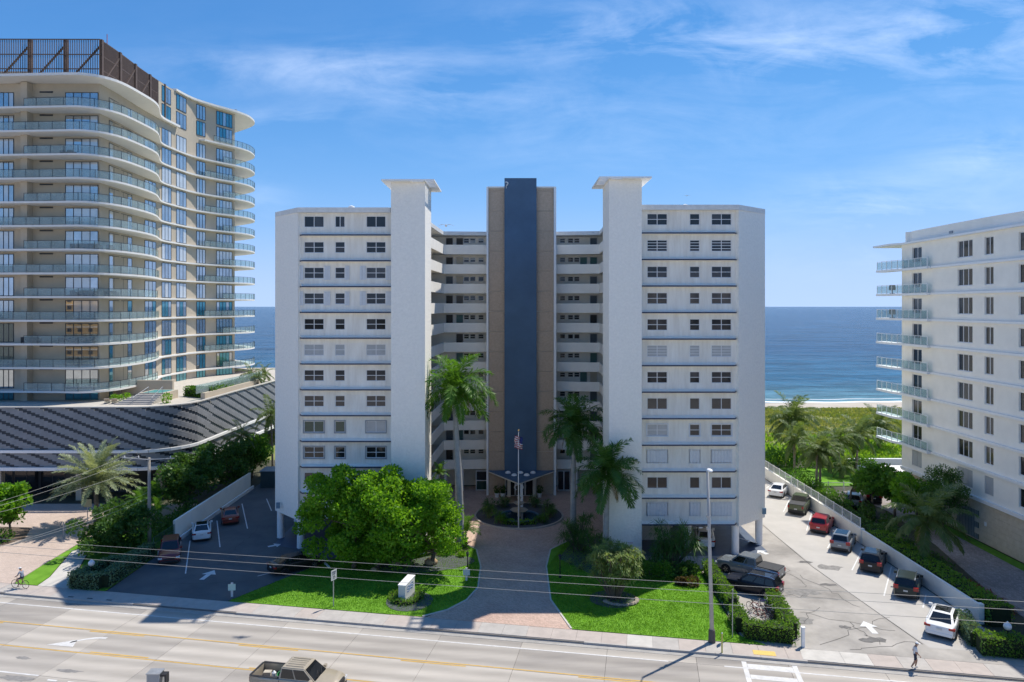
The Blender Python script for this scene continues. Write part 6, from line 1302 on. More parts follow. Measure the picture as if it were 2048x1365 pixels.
    MB().tube([(px, 42.4, 0), (px, 42.4, 2.0)], .09, 10).build('pole', steel, t); MB().box(px - .5, px + .25, 42.1, 42.7, 1.35, 2.36).build('box', metal_grey, t); MB().box(px + .25, px + .6, 42.2, 42.6, 2.18, 2.3).build('bracket', plastic, t); MB().box(px + .5, px + .6, 42.2, 42.6, 1.7, 2.18).build('bracket', plastic, t); MB().box(px - .54, px + .28, 42.06, 42.74, 2.36, 2.41).build('lid', steel, t)
    st = thing('wheel_stop', 'white concrete wheel stop ahead of the black sedan', 'wheel stop', (-17.2, 66.2, 0)); MB().bar((-17.55, 66.6, .09), (-16.85, 65.5, .09), .16, .16).build('bar', white_paint, st)
    for x, y, z, s, lab in ((PX(892, 64), 64, PZ(452, 64), 1.0, 'white gull gliding between the stair tower and the navy shaft'), (PX(1374, 150), 150, PZ(392, 150), 1.0, 'small white gull in the sky above the right roof')):
        b = MB(); b.ball((0, 0, 0), .2, 10, (.5, 1.3, .5)); b.ball((0, -.28, .03), .09, 8); b.add([(0, .15, .05), (0, -.12, .05), (.35, -.12, .13), (.35, .1, .12), (.72, .1, .02), (.7, .18, .02)], [(0, 1, 2, 3), (3, 2, 4, 5)]); b.add([(0, .15, .05), (0, -.12, .05), (-.35, -.12, .13), (-.35, .1, .12), (-.72, .1, .02), (-.7, .18, .02)], [(3, 2, 1, 0), (5, 4, 2, 3)])
        o = b.build('gull', white_paint); o.location = (x, y, z); tag(o, lab, 'bird', 'gulls')
# ================================================================== vegetation
LM = dict(
    grass=leafmat('grass_blade', (.105, .245, .018), (.195, .395, .042), .4, scale=.6), dark=leafmat('leaf_dark', (.042, .10, .022), (.082, .175, .035), .34), mid=leafmat('leaf_mid', (.055, .15, .018), (.11, .24, .03), .42), bright=leafmat('leaf_bright', (.09, .23, .015), (.17, .34, .03), .45),
    mastic=leafmat('leaf_mastic', (.075, .20, .012), (.20, .40, .032), .5, scale=.9), lime=leafmat('leaf_lime', (.13, .26, .02), (.22, .36, .04), .4), hedge=leafmat('leaf_hedge', (.085, .20, .02), (.17, .30, .05), .4, scale=2.5),
    silver=leafmat('leaf_silver', (.09, .17, .09), (.19, .28, .17), .25, scale=2.5), palm=leafmat('palm_leaf', (.045, .12, .024), (.095, .20, .042), .34, rough=.4), palm_bright=leafmat('palm_leaf_bright', (.06, .15, .02), (.10, .22, .035), .4),  # palm_leaf_bright: brighter green leaf of the areca and sago palms
    date=leafmat('palm_leaf_date', (.21, .26, .15), (.34, .39, .25), .3), coco=leafmat('palm_leaf_coconut', (.07, .135, .03), (.17, .22, .08), .38), dry=leafmat('palm_leaf_dry', (.20, .16, .09), (.32, .27, .18), .3),
    pand=leafmat('screw_pine_leaf', (.14, .215, .05), (.27, .34, .12), .35, scale=1.5), dune=leafmat('dune_leaf', (.17, .24, .04), (.34, .34, .12), .35, scale=.15), grape=leafmat('sea_grape_leaf', (.14, .30, .02), (.30, .45, .05), .4), red=leafmat('bromeliad_leaf', (.14, .03, .02), (.22, .07, .03), .3), purple=leafmat('croton_leaf', (.06, .03, .025), (.14, .12, .03), .3))
bark = mat('bark', (.13, .105, .08), rough=.95, var=.25, scale=4, bump=.03, bscale=10); royal_bark = mat('royal_palm_trunk', (.36, .35, .335), rough=.85, var=.14, scale=1.2, stretch=(1, 1, 2.5)); coco_bark = mat('coconut_trunk', (.24, .205, .17), rough=.9, var=.2, scale=2, stretch=(1, 1, 4), bump=.02, bscale=5); shaft_green = mat('crownshaft_green', (.10, .19, .05), rough=.5, var=.15)
def frond_mesh(L, e0, curl, nl, ll, droop, m, wid=.022, plume=.3, seed=0, dry=0.0):
    r = np.random.default_rng(seed); n = 14; ts = np.linspace(0, 1, n); ang = R(e0) - R(curl) * ts ** 1.35
    xs = np.concatenate([[0], np.cumsum(np.cos(ang[:-1]) * L / (n - 1))]); zs = np.concatenate([[0], np.cumsum(np.sin(ang[:-1]) * L / (n - 1))])
    t = np.repeat(np.linspace(.10, 1, nl), 2); s = np.tile([1, -1], nl)
    px, pz, a = np.interp(t, ts, xs), np.interp(t, ts, zs), np.interp(t, ts, ang)
    tan_ = np.stack([np.cos(a), 0 * a, np.sin(a)], 1); nor = np.stack([-np.sin(a), 0 * a, np.cos(a)], 1); side = np.stack([0 * a, s, 0 * a], 1)
    fw = .35 + .75 * t; D = side + tan_ * fw[:, None] + nor * (plume * r.normal(size=len(t)))[:, None] + nor * .15 + np.array([0, 0, -1.0]) * droop * (.6 + .8 * r.random(len(t)))[:, None]
    ln = ll * np.sin(np.pi * np.clip(.12 + .83 * t, 0, 1)) ** .55 * (.85 + .3 * r.random(len(t)))
    P = np.stack([px, 0 * px, pz], 1); v, q = blades(P, D, np.full(len(t), wid), ln, N=nor + r.normal(size=P.shape) * .25)
    # rachis ribbon
    w = .05 * (1 - ts) + .012; rv = np.concatenate([np.stack([xs, w, zs + .01], 1), np.stack([xs, -w, zs + .01], 1)]); rq = np.array([[i, i + 1, n + i + 1, n + i] for i in range(n - 1)])
    v2, q2 = merge([(v, q), (rv, rq)]); return npmesh('frond', v2, q2, m)
KINDS = {}
def frond_set(kind):
    if kind in KINDS: return KINDS[kind]
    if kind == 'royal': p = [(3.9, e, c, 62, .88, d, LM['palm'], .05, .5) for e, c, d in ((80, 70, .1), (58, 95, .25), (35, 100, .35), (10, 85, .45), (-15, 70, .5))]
    elif kind == 'royal_bright': p = [(3.9, e, c, 62, .88, d, LM['mid'], .05, .5) for e, c, d in ((80, 75, .1), (55, 100, .25), (32, 105, .35), (8, 90, .45), (-18, 70, .5))]  # royal fronds in the lighter mid green leaf
    elif kind == 'date': p = [(4.9, e, c, 80, .62, d, LM['date'], .035, .4) for e, c, d in ((78, 40, .0), (55, 48, .0), (36, 50, .05), (18, 46, .1), (0, 40, .15))]
    elif kind == 'coco': p = [(4.2, e, c, 56, .92, d, LM['coco'], .05, .25) for e, c, d in ((75, 60, .3), (50, 85, .6), (28, 95, .9), (5, 80, 1.0), (-22, 60, 1.0))]
    elif kind == 'areca': p = [(2.4, e, c, 34, .55, d, LM['palm_bright'], .04, .25) for e, c, d in ((80, 50, .1), (62, 80, .2), (45, 90, .25), (30, 85, .3))]
    elif kind == 'sago': p = [(1.5, e, c, 26, .3, d, LM['palm'], .014, .15) for e, c, d in ((65, 50, .1), (42, 60, .1), (20, 55, .1))]
    KINDS[kind] = [frond_mesh(*a, seed=i) for i, a in enumerate(p)]; return KINDS[kind]
DRYF = []
def palm(name, label, base, h, kind, n, r0=.2, lean=(0, 0), sc=1.0, bulge=False, dry=0, shaft=None, trunk_m=None, rseed=0, group=None, boots=False):
    rr = random.Random(rseed * 13 + 5); x, y = base; t = thing(name, label, 'palm', (x, y, 0), group=group); P = []; Rr = []; nseg = 10
    for i in range(nseg + 1):
        s = i / nseg; P.append((x + lean[0] * s ** 1.6, y + lean[1] * s ** 1.6, h * s)); Rr.append(r0 * ((1 + .0 * s if not bulge else 1.0 + .28 * math.sin(math.pi * min(1, s * 1.15)) ) * (1.25 if i == 0 else 1) * (1 - (.35 if not bulge else .42) * s)))
    MB().tube(P, Rr, 12).build('trunk', trunk_m or (royal_bark if bulge else coco_bark), t, smooth=True); tip = P[-1]
    if shaft: MB().tube([tip, (tip[0], tip[1], tip[2] + shaft * .5), (tip[0], tip[1], tip[2] + shaft)], [Rr[-1] * 1.15, Rr[-1] * 1.05, Rr[-1] * .6], 10).build('crownshaft', shaft_green, t, smooth=True); tip = (tip[0], tip[1], tip[2] + shaft * .92)
    if boots: MB().lathe([(Rr[-1], h - .9), (Rr[-1] * 2.2, h - .35), (Rr[-1] * 1.6, h + .05), (.05, h + .25)], tip[:2], 12).build('crown_base', bark, t, smooth=True)
    fs = frond_set(kind); O = (x, y, 0)
    for i in range(n):
        s = (i + .5) / n; k = min(len(fs) - 1, int(s ** .85 * len(fs))); a = i * 2.39996 + rr.uniform(-.25, .25); q = sc * rr.uniform(.85, 1.1)
        inst('frond', fs[k], t, (tip[0] - x, tip[1] - y, tip[2]), rot=(rr.uniform(-.15, .15), rr.uniform(-.12, .12), a), sc=q)
    if dry:
        if not DRYF: DRYF.append(frond_mesh(3.4, -25, 60, 34, .7, .9, LM['dry'], .03, .3, 9))
        for i in range(dry): inst('dry_frond', DRYF[0], t, (tip[0] - x, tip[1] - y, tip[2] - .1), rot=(rr.uniform(-.2, .2), rr.uniform(-.1, .4), rr.uniform(0, 6.28)), sc=sc * rr.uniform(.6, .85))
    return t
def limbs(b, base, targets, r0, trunk_h, rr):
    x, y = base; fork = (x + rr.uniform(-.2, .2), y + rr.uniform(-.2, .2), trunk_h); b.tube([(x, y, 0), (x, y, trunk_h * .5), fork], [r0 * 1.25, r0, r0 * .85], 9)
    for q in targets:
        m = Vector(fork).lerp(Vector(q), .5) + Vector((rr.uniform(-.3, .3), rr.uniform(-.3, .3), rr.uniform(.0, .5))); b.tube([fork, m, q], [r0 * .6, r0 * .38, r0 * .12], 6)
def tree(name, label, base, center, rad, clumps, per, leaf, m, cl=(.9, 1.3), trunk_h=1.6, r0=.22, seed=1, cat='tree', group=None, flat=.75, bases=None, wid=.42, floor=None):
    rr = random.Random(seed); t = thing(name, label, cat, (base[0], base[1], 0), group=group); L = []
    for i in range(clumps):
        for _ in range(50):
            d = Vector((rr.gauss(0, 1), rr.gauss(0, 1), rr.gauss(0, 1))).normalized(); s = rr.uniform(.62, 1.0) if rr.random() < .8 else rr.uniform(.2, .6)
            s *= 1 + .12 * math.sin(3 * math.atan2(d.y, d.x) + seed) + .08 * math.sin(5 * d.z + seed)
            c = (center[0] + d.x * rad[0] * s, center[1] + d.y * rad[1] * s, center[2] + d.z * rad[2] * s)
            if c[2] > (floor if floor is not None else .6): break
        q = rr.uniform(*cl); L.append((*c, q, q, q * flat))
    npobj('crown', leafcloud(L, per, leaf, wid=wid), LM[m], t)
    b = MB()
    for bi, bs in enumerate(bases or [base]): limbs(b, bs, [l[:3] for l in rr.sample(L, min(9, len(L)))], r0, trunk_h, rr)
    b.build('trunk', bark, t, smooth=True); return t
def hedge(label, path, w, h, m, leaf=.11, dens=95, name='hedge', group=None, z=0.0, cat='hedge'):
    """clipped hedge: a twiggy core with leaves over its faces"""
    x0, y0 = path[0]; t = thing(name, label, cat, (x0, y0, z), group=group); parts = []; core = MB()
    for (a, c) in zip(path, path[1:]):
        a, c = Vector(a), Vector(c); d = (c - a); L = d.length; d.normalize(); n = Vector((-d.y, d.x)); k = int(dens * (L * w + 2 * L * h + 2 * w * h))
        u = RNG.random(k) * (L + .1) - .05; f = RNG.random(k); tot = w + 2 * h; pos = f * tot; wob = .05 * np.sin(u * 3.1) + .04 * np.sin(u * 7.3 + 1)
        lat = np.where(pos < h, -w / 2, np.where(pos < h + w, pos - h - w / 2, w / 2)); zz = np.where(pos < h, pos, np.where(pos < h + w, h, tot - pos))
        lat = lat + RNG.normal(size=k) * .045; zz = zz + RNG.normal(size=k) * .04 + wob
        P = np.stack([a.x + d.x * u + n.x * lat, a.y + d.y * u + n.y * lat, np.maximum(zz, .02) + z], 1)
        out = np.stack([n.x * np.sign(lat) * (np.abs(lat) > w * .42), n.y * np.sign(lat) * (np.abs(lat) > w * .42), (zz > h * .9) * 1.0], 1)
        D = out * .6 + RNG.normal(size=P.shape) * .6 + np.array([0, 0, .35]); s = leaf * (.7 + .6 * RNG.random(k)); parts.append(blades(P, D, s * .45, s))
        i = .10; p = a + d * .08; q = c - d * .08; core.prism([tuple(p - n * (w / 2 - i)), tuple(q - n * (w / 2 - i)), tuple(q + n * (w / 2 - i)), tuple(p + n * (w / 2 - i))], z, h - .1 + z)
    npobj('foliage', merge(parts), LM[m], t); core.build('core', mat('hedge_core', (.018, .03, .01), rough=1, var=.3, scale=6), t); return t
def shrub(label, lobes, per, leaf, m, name='shrub', cat='shrub', group=None, wid=.42, stems=True):
    x, y = lobes[0][0], lobes[0][1]; t = thing(name, label, cat, (x, y, 0), group=group); npobj('foliage', leafcloud(lobes, per, leaf, wid=wid), LM[m], t)
    b = MB()
    for l in lobes[:6]: b.tube([(l[0] + .1, l[1], 0), (l[0], l[1], l[2])], [.06, .03], 5)
    b.build('stems', bark, t); return t
def spiky(label, base, heads, nl, ll, w, m, name='spiky_shrub', cat='shrub', seed=0, trunk=True):
    """rosettes of strap leaves on short stems"""
    r = np.random.default_rng(seed); x, y = base; t = thing(name, label, cat, (x, y, 0)); parts = []; b = MB()
    for (hx, hy, hz) in heads:
        az = r.random(nl) * 6.283; el = np.arcsin(np.clip(r.random(nl) * 1.3 - .35, -.9, 1)); D = np.stack([np.cos(az) * np.cos(el), np.sin(az) * np.cos(el), np.sin(el)], 1)
        P = np.tile([x + hx, y + hy, hz], (nl, 1)) + D * .05; L1 = ll * (.7 + .5 * r.random(nl)); v, q = blades(P, D, np.full(nl, w), L1 * .62, N=np.tile([0, 0, 1.0], (nl, 1)) + r.normal(size=(nl, 3)) * .2)
        tip = P + D * (L1 * .5)[:, None]; D2 = D * .8 + np.array([0, 0, -.75]); v2, q2 = blades(tip, D2, np.full(nl, w * .75), L1 * .5, N=np.tile([0, 0, 1.0], (nl, 1)) + D * .5); parts += [(v, q), (v2, q2)]
        b.tube([(x + hx * .15, y + hy * .15, 0), (x + hx * .55, y + hy * .55, hz * .6), (x + hx, y + hy, hz)], [.09, .06, .04], 6)
    npobj('leaves', merge(parts), LM[m], t); b.build('stems', bark, t); return t
# ------------------------------------------------------------------ planting
build_street()
def plant():
    rr = random.Random(21)
    # big mastic tree on the west lawn
    tree('mastic_tree', 'broad glossy green tree covering the front of the west wing', (-9.5, 65.8), (-11.9, 65.2, 4.9), (7.7, 3.7, 4.0), 195, 300, .24, 'mastic', (.72, 1.28), 1.3, .2, 4, bases=[(-9.5, 65.8), (-12.4, 65.4), (-7.4, 66.3), (-14.6, 65.6)], floor=1.0)
    # royal palms
    palm('royal_palm', 'tallest royal palm with swollen pale trunk beside the west stair tower', (-5.2, 71.4), 14.3, 'royal_bright', 30, .36, (-.55, 0), 1.16, True, 2, 1.7, rseed=1)
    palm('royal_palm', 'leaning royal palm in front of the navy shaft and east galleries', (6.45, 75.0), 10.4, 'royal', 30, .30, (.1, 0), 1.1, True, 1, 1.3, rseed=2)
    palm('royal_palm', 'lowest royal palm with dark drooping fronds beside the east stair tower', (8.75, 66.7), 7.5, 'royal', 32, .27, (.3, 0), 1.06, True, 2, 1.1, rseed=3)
    palm('date_palm', 'silvery date palm with spreading crown in front of the podium', G(193, 1050), 4.8, 'date', 64, .27, (-.1, 0), 1.0, boots=True, rseed=4, trunk_m=bark)
    palm('coconut_palm', 'coconut palm standing before the podium corner behind the west wall', (-37.2, 97), 6.6, 'coco', 16, .16, (.2, 0), .72, rseed=5); palm('coconut_palm', 'coconut palm partly hidden behind the left end wall', (-35.4, 105), 8.2, 'coco', 16, .17, (-.3, 0), .85, rseed=6, dry=2)
    for i, (x, y, h, s, n, k, lab) in enumerate(((42.3, 106.7, 7.4, 1.02, 20, 'coco', 'largest coconut palm rising over the dunes beside the condominium'), (39.2, 91.5, 5.6, .68, 20, 'coco', 'cabbage palm closest to the fence, twin of the one beside it'), (40.1, 92.5, 5.2, .66, 20, 'coco', 'cabbage palm standing just right of its twin by the fence'), (39.6, 99.5, 5.6, .7, 18, 'coco', 'palm with dark trunk behind the twin cabbage palms'),
         (47.8, 103.5, 4.8, .75, 16, 'coco', 'palm with dry fronds at the back of the bright garden lawn'), (51.2, 105.5, 5.2, .8, 16, 'coco', 'coconut palm leaning behind the garden lawn'), (60.4, 117.5, 4.6, .9, 18, 'coco', 'coconut palm among yellow green dune plants next to the white building'), (46.6, 100, 1.6, .5, 16, 'coco', 'short fan palm standing on the bright garden lawn'), (38.9, 66.5, 4.3, .95, 17, 'coco', 'coconut palm with long drooping fronds over the paved drive'))):
        palm('coconut_palm', lab, (x, y), h, k, n + 6, .15 if h < 5 else .18, (rr.uniform(-.5, .5), 0), s * 1.12, rseed=20 + i, dry=3 if i in (1, 2, 3, 4, 7) else 1, group='palms behind the east boundary wall')
    palm('small_palm', 'small bright palm showing beside the sunlit side of the west stair tower', (-8.15, 79.5), 5.4, 'areca', 18, .09, (0, 0), .62, rseed=40); palm('small_palm', 'small bright palm at the driveway edge right of the big tree', (-4.7, 72.3), 1.3, 'areca', 20, .1, (0, 0), .78, rseed=41)
    for i, (x, y, h, s) in enumerate(((-41.5, 79.5, 2.2, .9), (-40.2, 80.5, 2.6, .95), (-42.6, 81, 1.8, .85), (-39.2, 78.6, 1.6, .8))): palm('areca_palm', ('leftmost', 'tallest', 'rearmost', 'lowest')[i] + ' yellow green areca palm right of the date palm', (x, y), h, 'areca', 16, .08, (0, 0), s, rseed=50 + i, group='areca palms by the podium')
    # screw pine in the gravel bed
    t_heads = [(2.25 * math.cos(a) * s, 2.0 * math.sin(a) * s, 3.05 + 1.5 * c) for a, s, c in [(rr.uniform(0, 6.28), rr.uniform(.3, 1), rr.uniform(-.95, .85)) for _ in range(190)]]
    t_heads = [h for h in t_heads if (h[0] / 2.4) ** 2 + (h[1] / 2.2) ** 2 + ((h[2] - 3.0) / 1.75) ** 2 < 1.05]
    t = spiky('rounded screw pine tree with stilt roots in the gravel bed', (8.4, 58.7), t_heads, 30, .62, .042, 'pand', 'screw_pine', 'tree', 3)
    b = MB(); b.tube([(8.4, 58.7, 0), (8.35, 58.7, 1.6), (8.3, 58.7, 2.6)], [.2, .17, .12], 9)
    for k in range(9): a = k * .7; b.tube([(8.4, 58.7, .95), (8.4 + .3 * math.cos(a), 58.7 + .3 * math.sin(a), .6), (8.4 + .62 * math.cos(a), 58.7 + .62 * math.sin(a), 0)], .045, 5)
    b.build('trunk', bark, t, smooth=True)
    # stones round it
    st = mat('coral_rock', (.34, .29, .23), rough=.95, var=.25, scale=5, bump=.03, bscale=9)
    for k in range(16):
        a = -2.8 + k * .19; s = MB(); s.ball((0, 0, .08), rr.uniform(.14, .24), 8, (1.2, .9, .6)); o = s.build('rock', st); o.location = (8.9 + 1.35 * math.cos(a), 58.3 + 1.1 * math.sin(a), .06); o.rotation_euler = (0, 0, rr.uniform(0, 6)); tag(o, '%s coral rock from the left in the arc edging the screw pine bed' % ('first second third fourth fifth sixth seventh eighth ninth tenth eleventh twelfth thirteenth fourteenth fifteenth last'.split()[k]), 'rock', 'rocks below the screw pine')
    for i, (px, py, s) in enumerate(((792, 1130, .35), (815, 1133, .3), (862, 1130, .5), (748, 1143, .25))):
        x, y = G(px, py); b = MB(); b.ball((0, 0, s * .5), s, 10, (1.3, .9, .8)); o = b.build('boulder', mat('tan_boulder', (.42, .30, .18), rough=.95, var=.25, scale=4, bump=.04, bscale=7), smooth=True); o.location = (x, y, .03); tag(o, ('tan', 'pale', 'largest orange', 'small grey')[i] + ' boulder in the bed under the big tree', 'boulder', 'boulders under the big tree')
    # spiky clumps on the east bed
    H1 = [(rr.uniform(-1.5, 1.5), rr.uniform(-1.2, 1.2), rr.uniform(.8, 3.0)) for _ in range(26)]; spiky('dark spiky palm clump beside the driveway bend', (6.6, 70.3), H1, 34, 1.35, .035, 'palm', 'sago_clump', 'shrub', 5)
    H1 = [(rr.uniform(-1.2, 1.2), rr.uniform(-1.0, 1.0), rr.uniform(.6, 2.6)) for _ in range(20)]; spiky('dark spiky palm clump at the foot of the lowest royal palm', (8.1, 66.4), H1, 32, 1.2, .035, 'palm', 'sago_clump', 'shrub', 6)
    H1 = [(rr.uniform(-2.1, 2.1), rr.uniform(-1.3, 1.3), rr.uniform(1.2, 3.9)) for _ in range(44)]; H1 = [h for h in H1 if (h[0] / 2.2) ** 2 + ((h[2] - 1.8) / 2.3) ** 2 < 1]
    spiky('large dark pandanus clump in front of the east wing columns', (14.8, 65.6), H1, 34, 1.4, .035, 'palm', 'pandanus_clump', 'shrub', 7)
    shrub('glossy green croton mound between screw pine and pandanus', [(12.2, 63.2, .7, .9, .8, .7), (13.4, 62.9, .8, .9, .8, .8), (11.4, 64, .8, .8, .8, .8)], 420, .2, 'mid'); shrub('dark green mound below the pandanus clump', [(14.6, 63.4, .6, 1.2, .8, .7), (13.4, 64.4, 1.0, 1.0, .8, .9), (16, 64, .6, .9, .7, .6)], 380, .2, 'dark')
    shrub('purple bronze croton on the lawn corner by the hedge', [(15.5, 61.4, .35, .8, .5, .45), (14.7, 61.6, .3, .5, .4, .35)], 350, .2, 'purple')
    for i, (x, y) in enumerate(((5.4, 66.6), (6.2, 65.2), (7.0, 66.8))): spiky(('left', 'middle', 'right')[i] + ' agave rosette in the dark gravel by the driveway', (x, y), [(0, 0, .15)], 34, .7, .04, 'pand', 'agave', 'plant', 30 + i)
    shrub('low shrubs along the wall foot behind the big tree', [(-10.5, 68.6, .6, .8, .6, .6), (-8.6, 70.5, .7, .9, .8, .7), (-7.2, 71.6, .6, .8, .7, .6), (-6.4, 70.2, .4, .7, .6, .5)], 330, .2, 'mid'); shrub('bright ground cover at the driveway corner beside the big tree', [(-5.6, 70.2, .3, .6, .5, .35), (-5.0, 71.2, .35, .5, .5, .4), (-6.5, 68.9, .25, .8, .5, .3), (-4.9, 68.6, .2, .4, .4, .25)], 260, .17, 'bright')
    # entrance island
    for i, (a, r_, s, m) in enumerate(((200, 3.6, 1.25, 'dark'), (235, 3.7, .9, 'mid'), (160, 3.6, 1.3, 'dark'), (120, 3.6, 1.2, 'dark'), (60, 3.6, 1.2, 'dark'), (20, 3.6, 1.3, 'dark'), (345, 3.7, 1.15, 'dark'), (310, 3.8, .9, 'mid'))):
        x, y = .8 + r_ * math.cos(R(a)), 82 + r_ * math.sin(R(a)); H1 = [(rr.uniform(-.6, .6), rr.uniform(-.5, .5), rr.uniform(.3, 1.1) * s) for _ in range(9)]
        spiky('%s shrub of the entrance island' % ('left', 'front left', 'far left', 'rear left', 'rear right', 'far right', 'right', 'front right')[i], (x, y), H1, 30, .8, .028, 'palm' if m == 'dark' else 'mid', 'island_shrub', 'shrub', 60 + i)
    hedge('low light green planting in front of the fountain bowl', [(-1.0, 78.7), (.8, 78.3), (2.6, 78.7)], .6, .5, 'bright', .14, 90, 'flower_bed', cat='plants')
    spiky('yellow green sago palm left of the fountain', (-1.9, 79.3), [(0, 0, .9)], 46, 1.3, .03, 'palm_bright', 'sago_palm', 'palm', 71)
    # hedge ring round the monument sign
    ring = [(-8.75 + 1.15 * math.cos(a), 58.9 + 1.5 * math.sin(a)) for a in np.linspace(2.6, 6.9, 9)]; hedge('low clipped hedge ring around the monument sign', ring, .55, .35, 'hedge', .11, 120)
    # clipped hedges
    hedge('silvery clipped hedge at the front corner of the west lot', [(-38.0, 61.35), (-35.1, 60.9), (-35.2, 69.2)], 1.05, 1.15, 'silver', .13, 110); hedge('short silvery hedge arm behind the west globe lamp', [(-38.1, 61.5), (-37.3, 64.6), (-35.4, 66.6)], .8, 1.05, 'silver', .13, 100)
    hedge('clipped hedge strip between the east lawn and the grey pickup', [(17.75, 64.6), (17.6, 58.2), (17.5, 56.2)], .85, 1.15, 'hedge', .12, 110); hedge('clipped hedge along the sidewalk in front of the bicycle corral', [(16.9, 52.0), (20.3, 51.2)], 1.0, 1.15, 'hedge', .12, 115)
    hedge('clipped hedge arm on the lot side of the bicycle corral', [(20.35, 51.6), (21.1, 57.6)], .95, 1.2, 'hedge', .12, 115); hedge('short clipped hedge arm on the lawn side of the bicycle corral', [(17.0, 52.6), (17.3, 54.9)], .9, 1.15, 'hedge', .12, 115)
    hedge('long green hedge behind the east boundary wall', [(36.9, 53.5), (37.0, 62), (37.0, 72)], 1.7, 1.5, 'hedge', .16, 62); hedge('dark hedge behind the fence beyond the long green hedge', [(37.1, 72.2), (37.1, 90)], 1.6, 1.5, 'dark', .2, 45)
    hedge('front hedge at the lower right corner with silvery leaves', [(32.6, 49.7), (40, 48.2), (48, 46.7)], 1.15, 1.25, 'hedge', .13, 100); hedge('silvery hedge arm running from the wall end to the corner globe lamp', [(34.0, 53.6), (32.9, 50.3)], .8, 1.2, 'silver', .13, 95)
    hedge('green hedge arm beside the paved drive at the lower right', [(38.5, 52.6), (46, 50.8)], 1.3, 1.2, 'mid', .15, 80)
    for i in range(5): spiky(('nearest', 'second', 'third', 'fourth', 'farthest')[i] + ' red bromeliad in the row beside the grey paved drive', (39.3 + .05 * i, 56.2 + 1.3 * i), [(0, 0, .25), (.3, .2, .2)], 30, .75, .05, 'red', 'bromeliad', 'plant', 80 + i)
    # trees to the west
    tree('broadleaf_tree', 'dark rounded tree behind the middle of the west wall', (-38.6, 84), (-38.4, 85, 3.9), (2.9, 5.2, 2.9), 60, 150, .32, 'dark', (.8, 1.2), 1.2, .16, 11); tree('broadleaf_tree', 'dark tree behind the far end of the west wall', (-37.3, 93), (-37.0, 93.4, 3.6), (2.0, 4.6, 2.7), 40, 150, .3, 'dark', (.8, 1.1), 1.2, .14, 12)
    tree('broadleaf_tree', 'lighter green tree between coconut palm and left end wall', (-36.6, 100), (-36.4, 100, 3.6), (1.8, 3.6, 2.4), 30, 150, .3, 'mid', (.8, 1.1), 1.2, .12, 13)
    tree('broadleaf_tree', 'dark shrubby tree in front of the utility pole', (-39.2, 69.3), (-39.4, 70.4, 2.3), (3.3, 4.1, 2.3), 60, 170, .26, 'dark', (.7, 1.1), .9, .12, 14, floor=.5); shrub('dark hedge like shrubs between utility pole and west wall', [(-36.6, 74 + 1.5 * i, .9, 1.2, 1.0, 1.0) for i in range(6)], 300, .24, 'dark')
    shrub('bright green bushes at the foot of the date palm', [(-43.2, 77.2, .5, .9, .7, .6), (-41.6, 76.4, .6, 1.0, .7, .7), (-44.6, 78, .5, .8, .7, .5), (-39.8, 76, .8, 1.0, .8, .8)], 330, .2, 'bright')
    tree('frangipani_tree', 'bright green tree at the left picture edge before the podium', (-52.6, 74.5), (-52.8, 74.5, 3.4), (2.1, 2.0, 1.9), 34, 110, .34, 'bright', (.6, .9), 1.3, .12, 15); shrub('round green bushes under the bright tree at the left edge', [(-52.2, 72.8, .6, 1.0, .9, .8), (-53.2, 71.6, .6, .9, .8, .7)], 420, .18, 'mid')
    hedge('green hedge on the podium terrace beside the spa', [(-47, 103), (-43.6, 101), (-43, 118)], 1.3, 1.3, 'mid', .22, 40, z=11.2); shrub('light green shrubs on the terrace edge next to the steps', [(-54, 96.8, 11.7, .9, .5, .5), (-52.9, 97.4, 11.8, .8, .5, .5), (-46.3, 95.2, 11.9, .7, .6, .7)], 220, .2, 'bright', stems=False)
    for i, (x, y, s) in enumerate(((-44.5, 121, .8), (-41.5, 116, .6), (-42.6, 122, .7))):
        t = palm('terrace_palm', ('tall', 'right', 'rear')[i] + ' small palm above the podium terrace edge', (x, y), 1.4, 'coco', 14, .1, (0, 0), s * .8, rseed=90 + i, group='palms on the podium terrace'); t.location.z = 11.2
    # trees to the east
    tree('sea_grape_tree', 'bright green sea grape tree in front of the picket fence', (41.8, 81.5), (42.4, 81.6, 4.0), (3.0, 3.0, 1.7), 52, 130, .34, 'mid', (.7, 1.0), 2.3, .13, 16, bases=[(40.0, 84.0), (41.9, 82.5), (43.4, 80.5)]); tree('sea_grape_tree', 'lighter sea grape tree behind the drooping coconut palm', (43.8, 77), (44.0, 77.2, 3.9), (2.3, 2.4, 1.6), 34, 130, .34, 'bright', (.7, 1.0), 2.2, .12, 17)
    tree('casuarina_tree', 'dark fine leaved tree against the white building base', (45.2, 74.2), (45.3, 74.4, 4.5), (1.9, 2.1, 3.0), 44, 230, .22, 'dark', (.6, .95), 1.3, .13, 18, wid=.2)
    shrub('dark shrubs under the coconut palm beside the long hedge', [(38.6, 63.5 + 1.7 * i, .7, 1.0, 1.1, .9) for i in range(7)], 300, .2, 'dark'); shrub('mixed shrubs behind the fence below the twin cabbage palms', [(38.2 + .4 * (i % 2), 82 + 1.8 * i, 1.1, 1.2, 1.2, 1.2) for i in range(9)], 260, .24, 'mid')
    shrub('dense dark shrubs at the back of the garden toward the beach', [(37.6 + .9 * i, 104.5 + 1.2 * (i % 3), 1.5, 1.3, 1.4, 1.5) for i in range(7)], 260, .3, 'mid'); shrub('low shrubs in front of the pool deck wall', [(44.5 + 1.5 * i, 106.4, .8, 1.1, .7, .8) for i in range(7)], 220, .26, 'mid')
    shrub('shaded shrubs beside the cars of the white building', [(39.5 + .8 * (i % 3), 74.5 + 1.6 * i, .7, 1.0, 1.0, .9) for i in range(6)], 260, .22, 'dark')
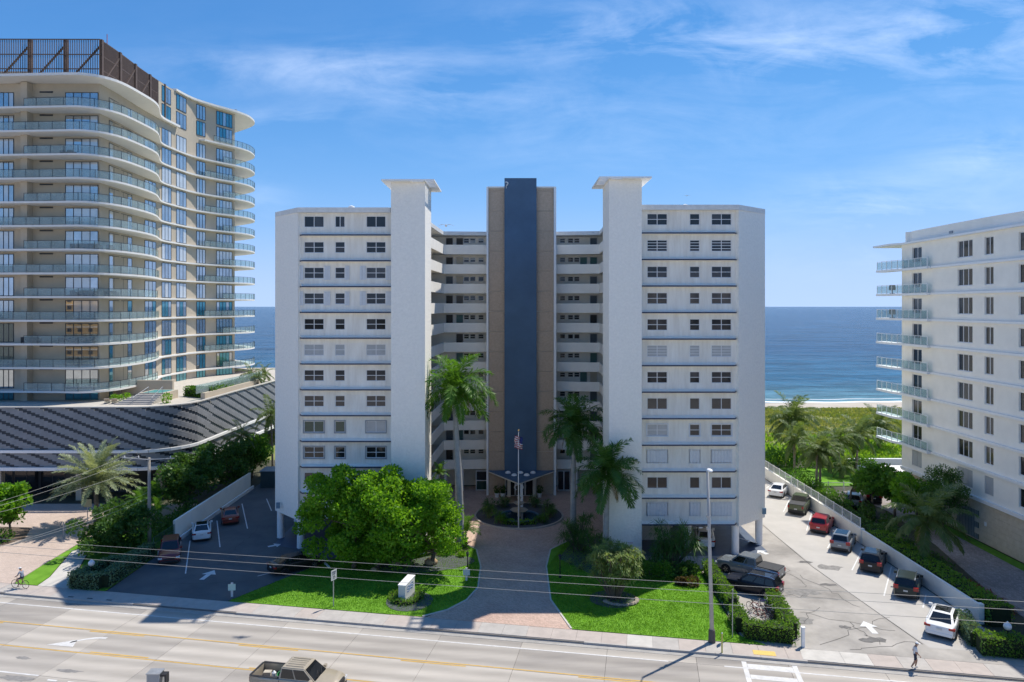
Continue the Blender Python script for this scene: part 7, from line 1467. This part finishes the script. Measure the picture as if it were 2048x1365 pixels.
    # dune planting: uncountable cover
    def cover(name, xs, ys, n, s, m, z):
        X = RNG.uniform(*xs, n); Y = RNG.uniform(*ys, n); k = np.sin(X * .35 + 1) + np.sin(Y * .5) + .6 * np.sin(X * .9 + Y * .7); keep = k > -.9 + RNG.normal(size=n) * .6; X, Y = X[keep], Y[keep]
        Z = np.interp(Y, [111, 116, 124, 140, 152, 163, 170], [-.3, .1, .5, .85, .7, .25, -.45]) + z * RNG.random(len(X)); P = np.stack([X, Y, Z], 1); D = RNG.normal(size=P.shape) * .7 + np.array([0, 0, 1.0]); q = s * (.6 + .8 * RNG.random(len(X)))
        npobj(name, blades(P, D, q * .3, q), LM[m], kind='stuff')
    cover('dune_grass', (38, 115), (124, 167), 70000, .42, 'dune', .3); cover('sea_grape_cover', (36, 110), (109, 126), 40000, .45, 'grape', .9); cover('dune_grass_west', (-62, -34), (124, 167), 16000, .42, 'dune', .3)
    # short grass over the lawns
    def blades_on(name, poly, n, m):
        P2 = np.array(poly); lo, hi = P2.min(0), P2.max(0); Q = RNG.uniform(lo, hi, (n, 2)); ins = np.zeros(n, bool); j = len(P2) - 1
        for i in range(len(P2)):
            a, b2 = P2[i], P2[j]; c = ((a[1] > Q[:, 1]) != (b2[1] > Q[:, 1])) & (Q[:, 0] < (b2[0] - a[0]) * (Q[:, 1] - a[1]) / (b2[1] - a[1] + 1e-12) + a[0]); ins ^= c; j = i
        Q = Q[ins]; k = len(Q); P = np.concatenate([Q, np.full((k, 1), .028)], 1); D = RNG.normal(size=(k, 3)) * .5 + np.array([0, 0, 1.0]); s = .05 + .05 * RNG.random(k); npobj(name, blades(P, D, s * .35, s), LM[m], kind='stuff')
    blades_on('grass', [(-23.2, 58.3), (-7.0, 55.3), (-3.8, 58.5), (-3.0, 61), (-3, 66), (-3.6, 70.6), (-8.5, 75.5), (-11.9, 69.6), (-17.1, 68)], 90000, 'grass'); blades_on('grass', [(4.5, 53.2), (3.3, 58.5), (3.3, 66), (5.6, 72.8), (12.4, 67.7), (17.2, 66.6), (17, 60), (16.6, 52.2), (18, 50.8)], 90000, 'grass')
plant()
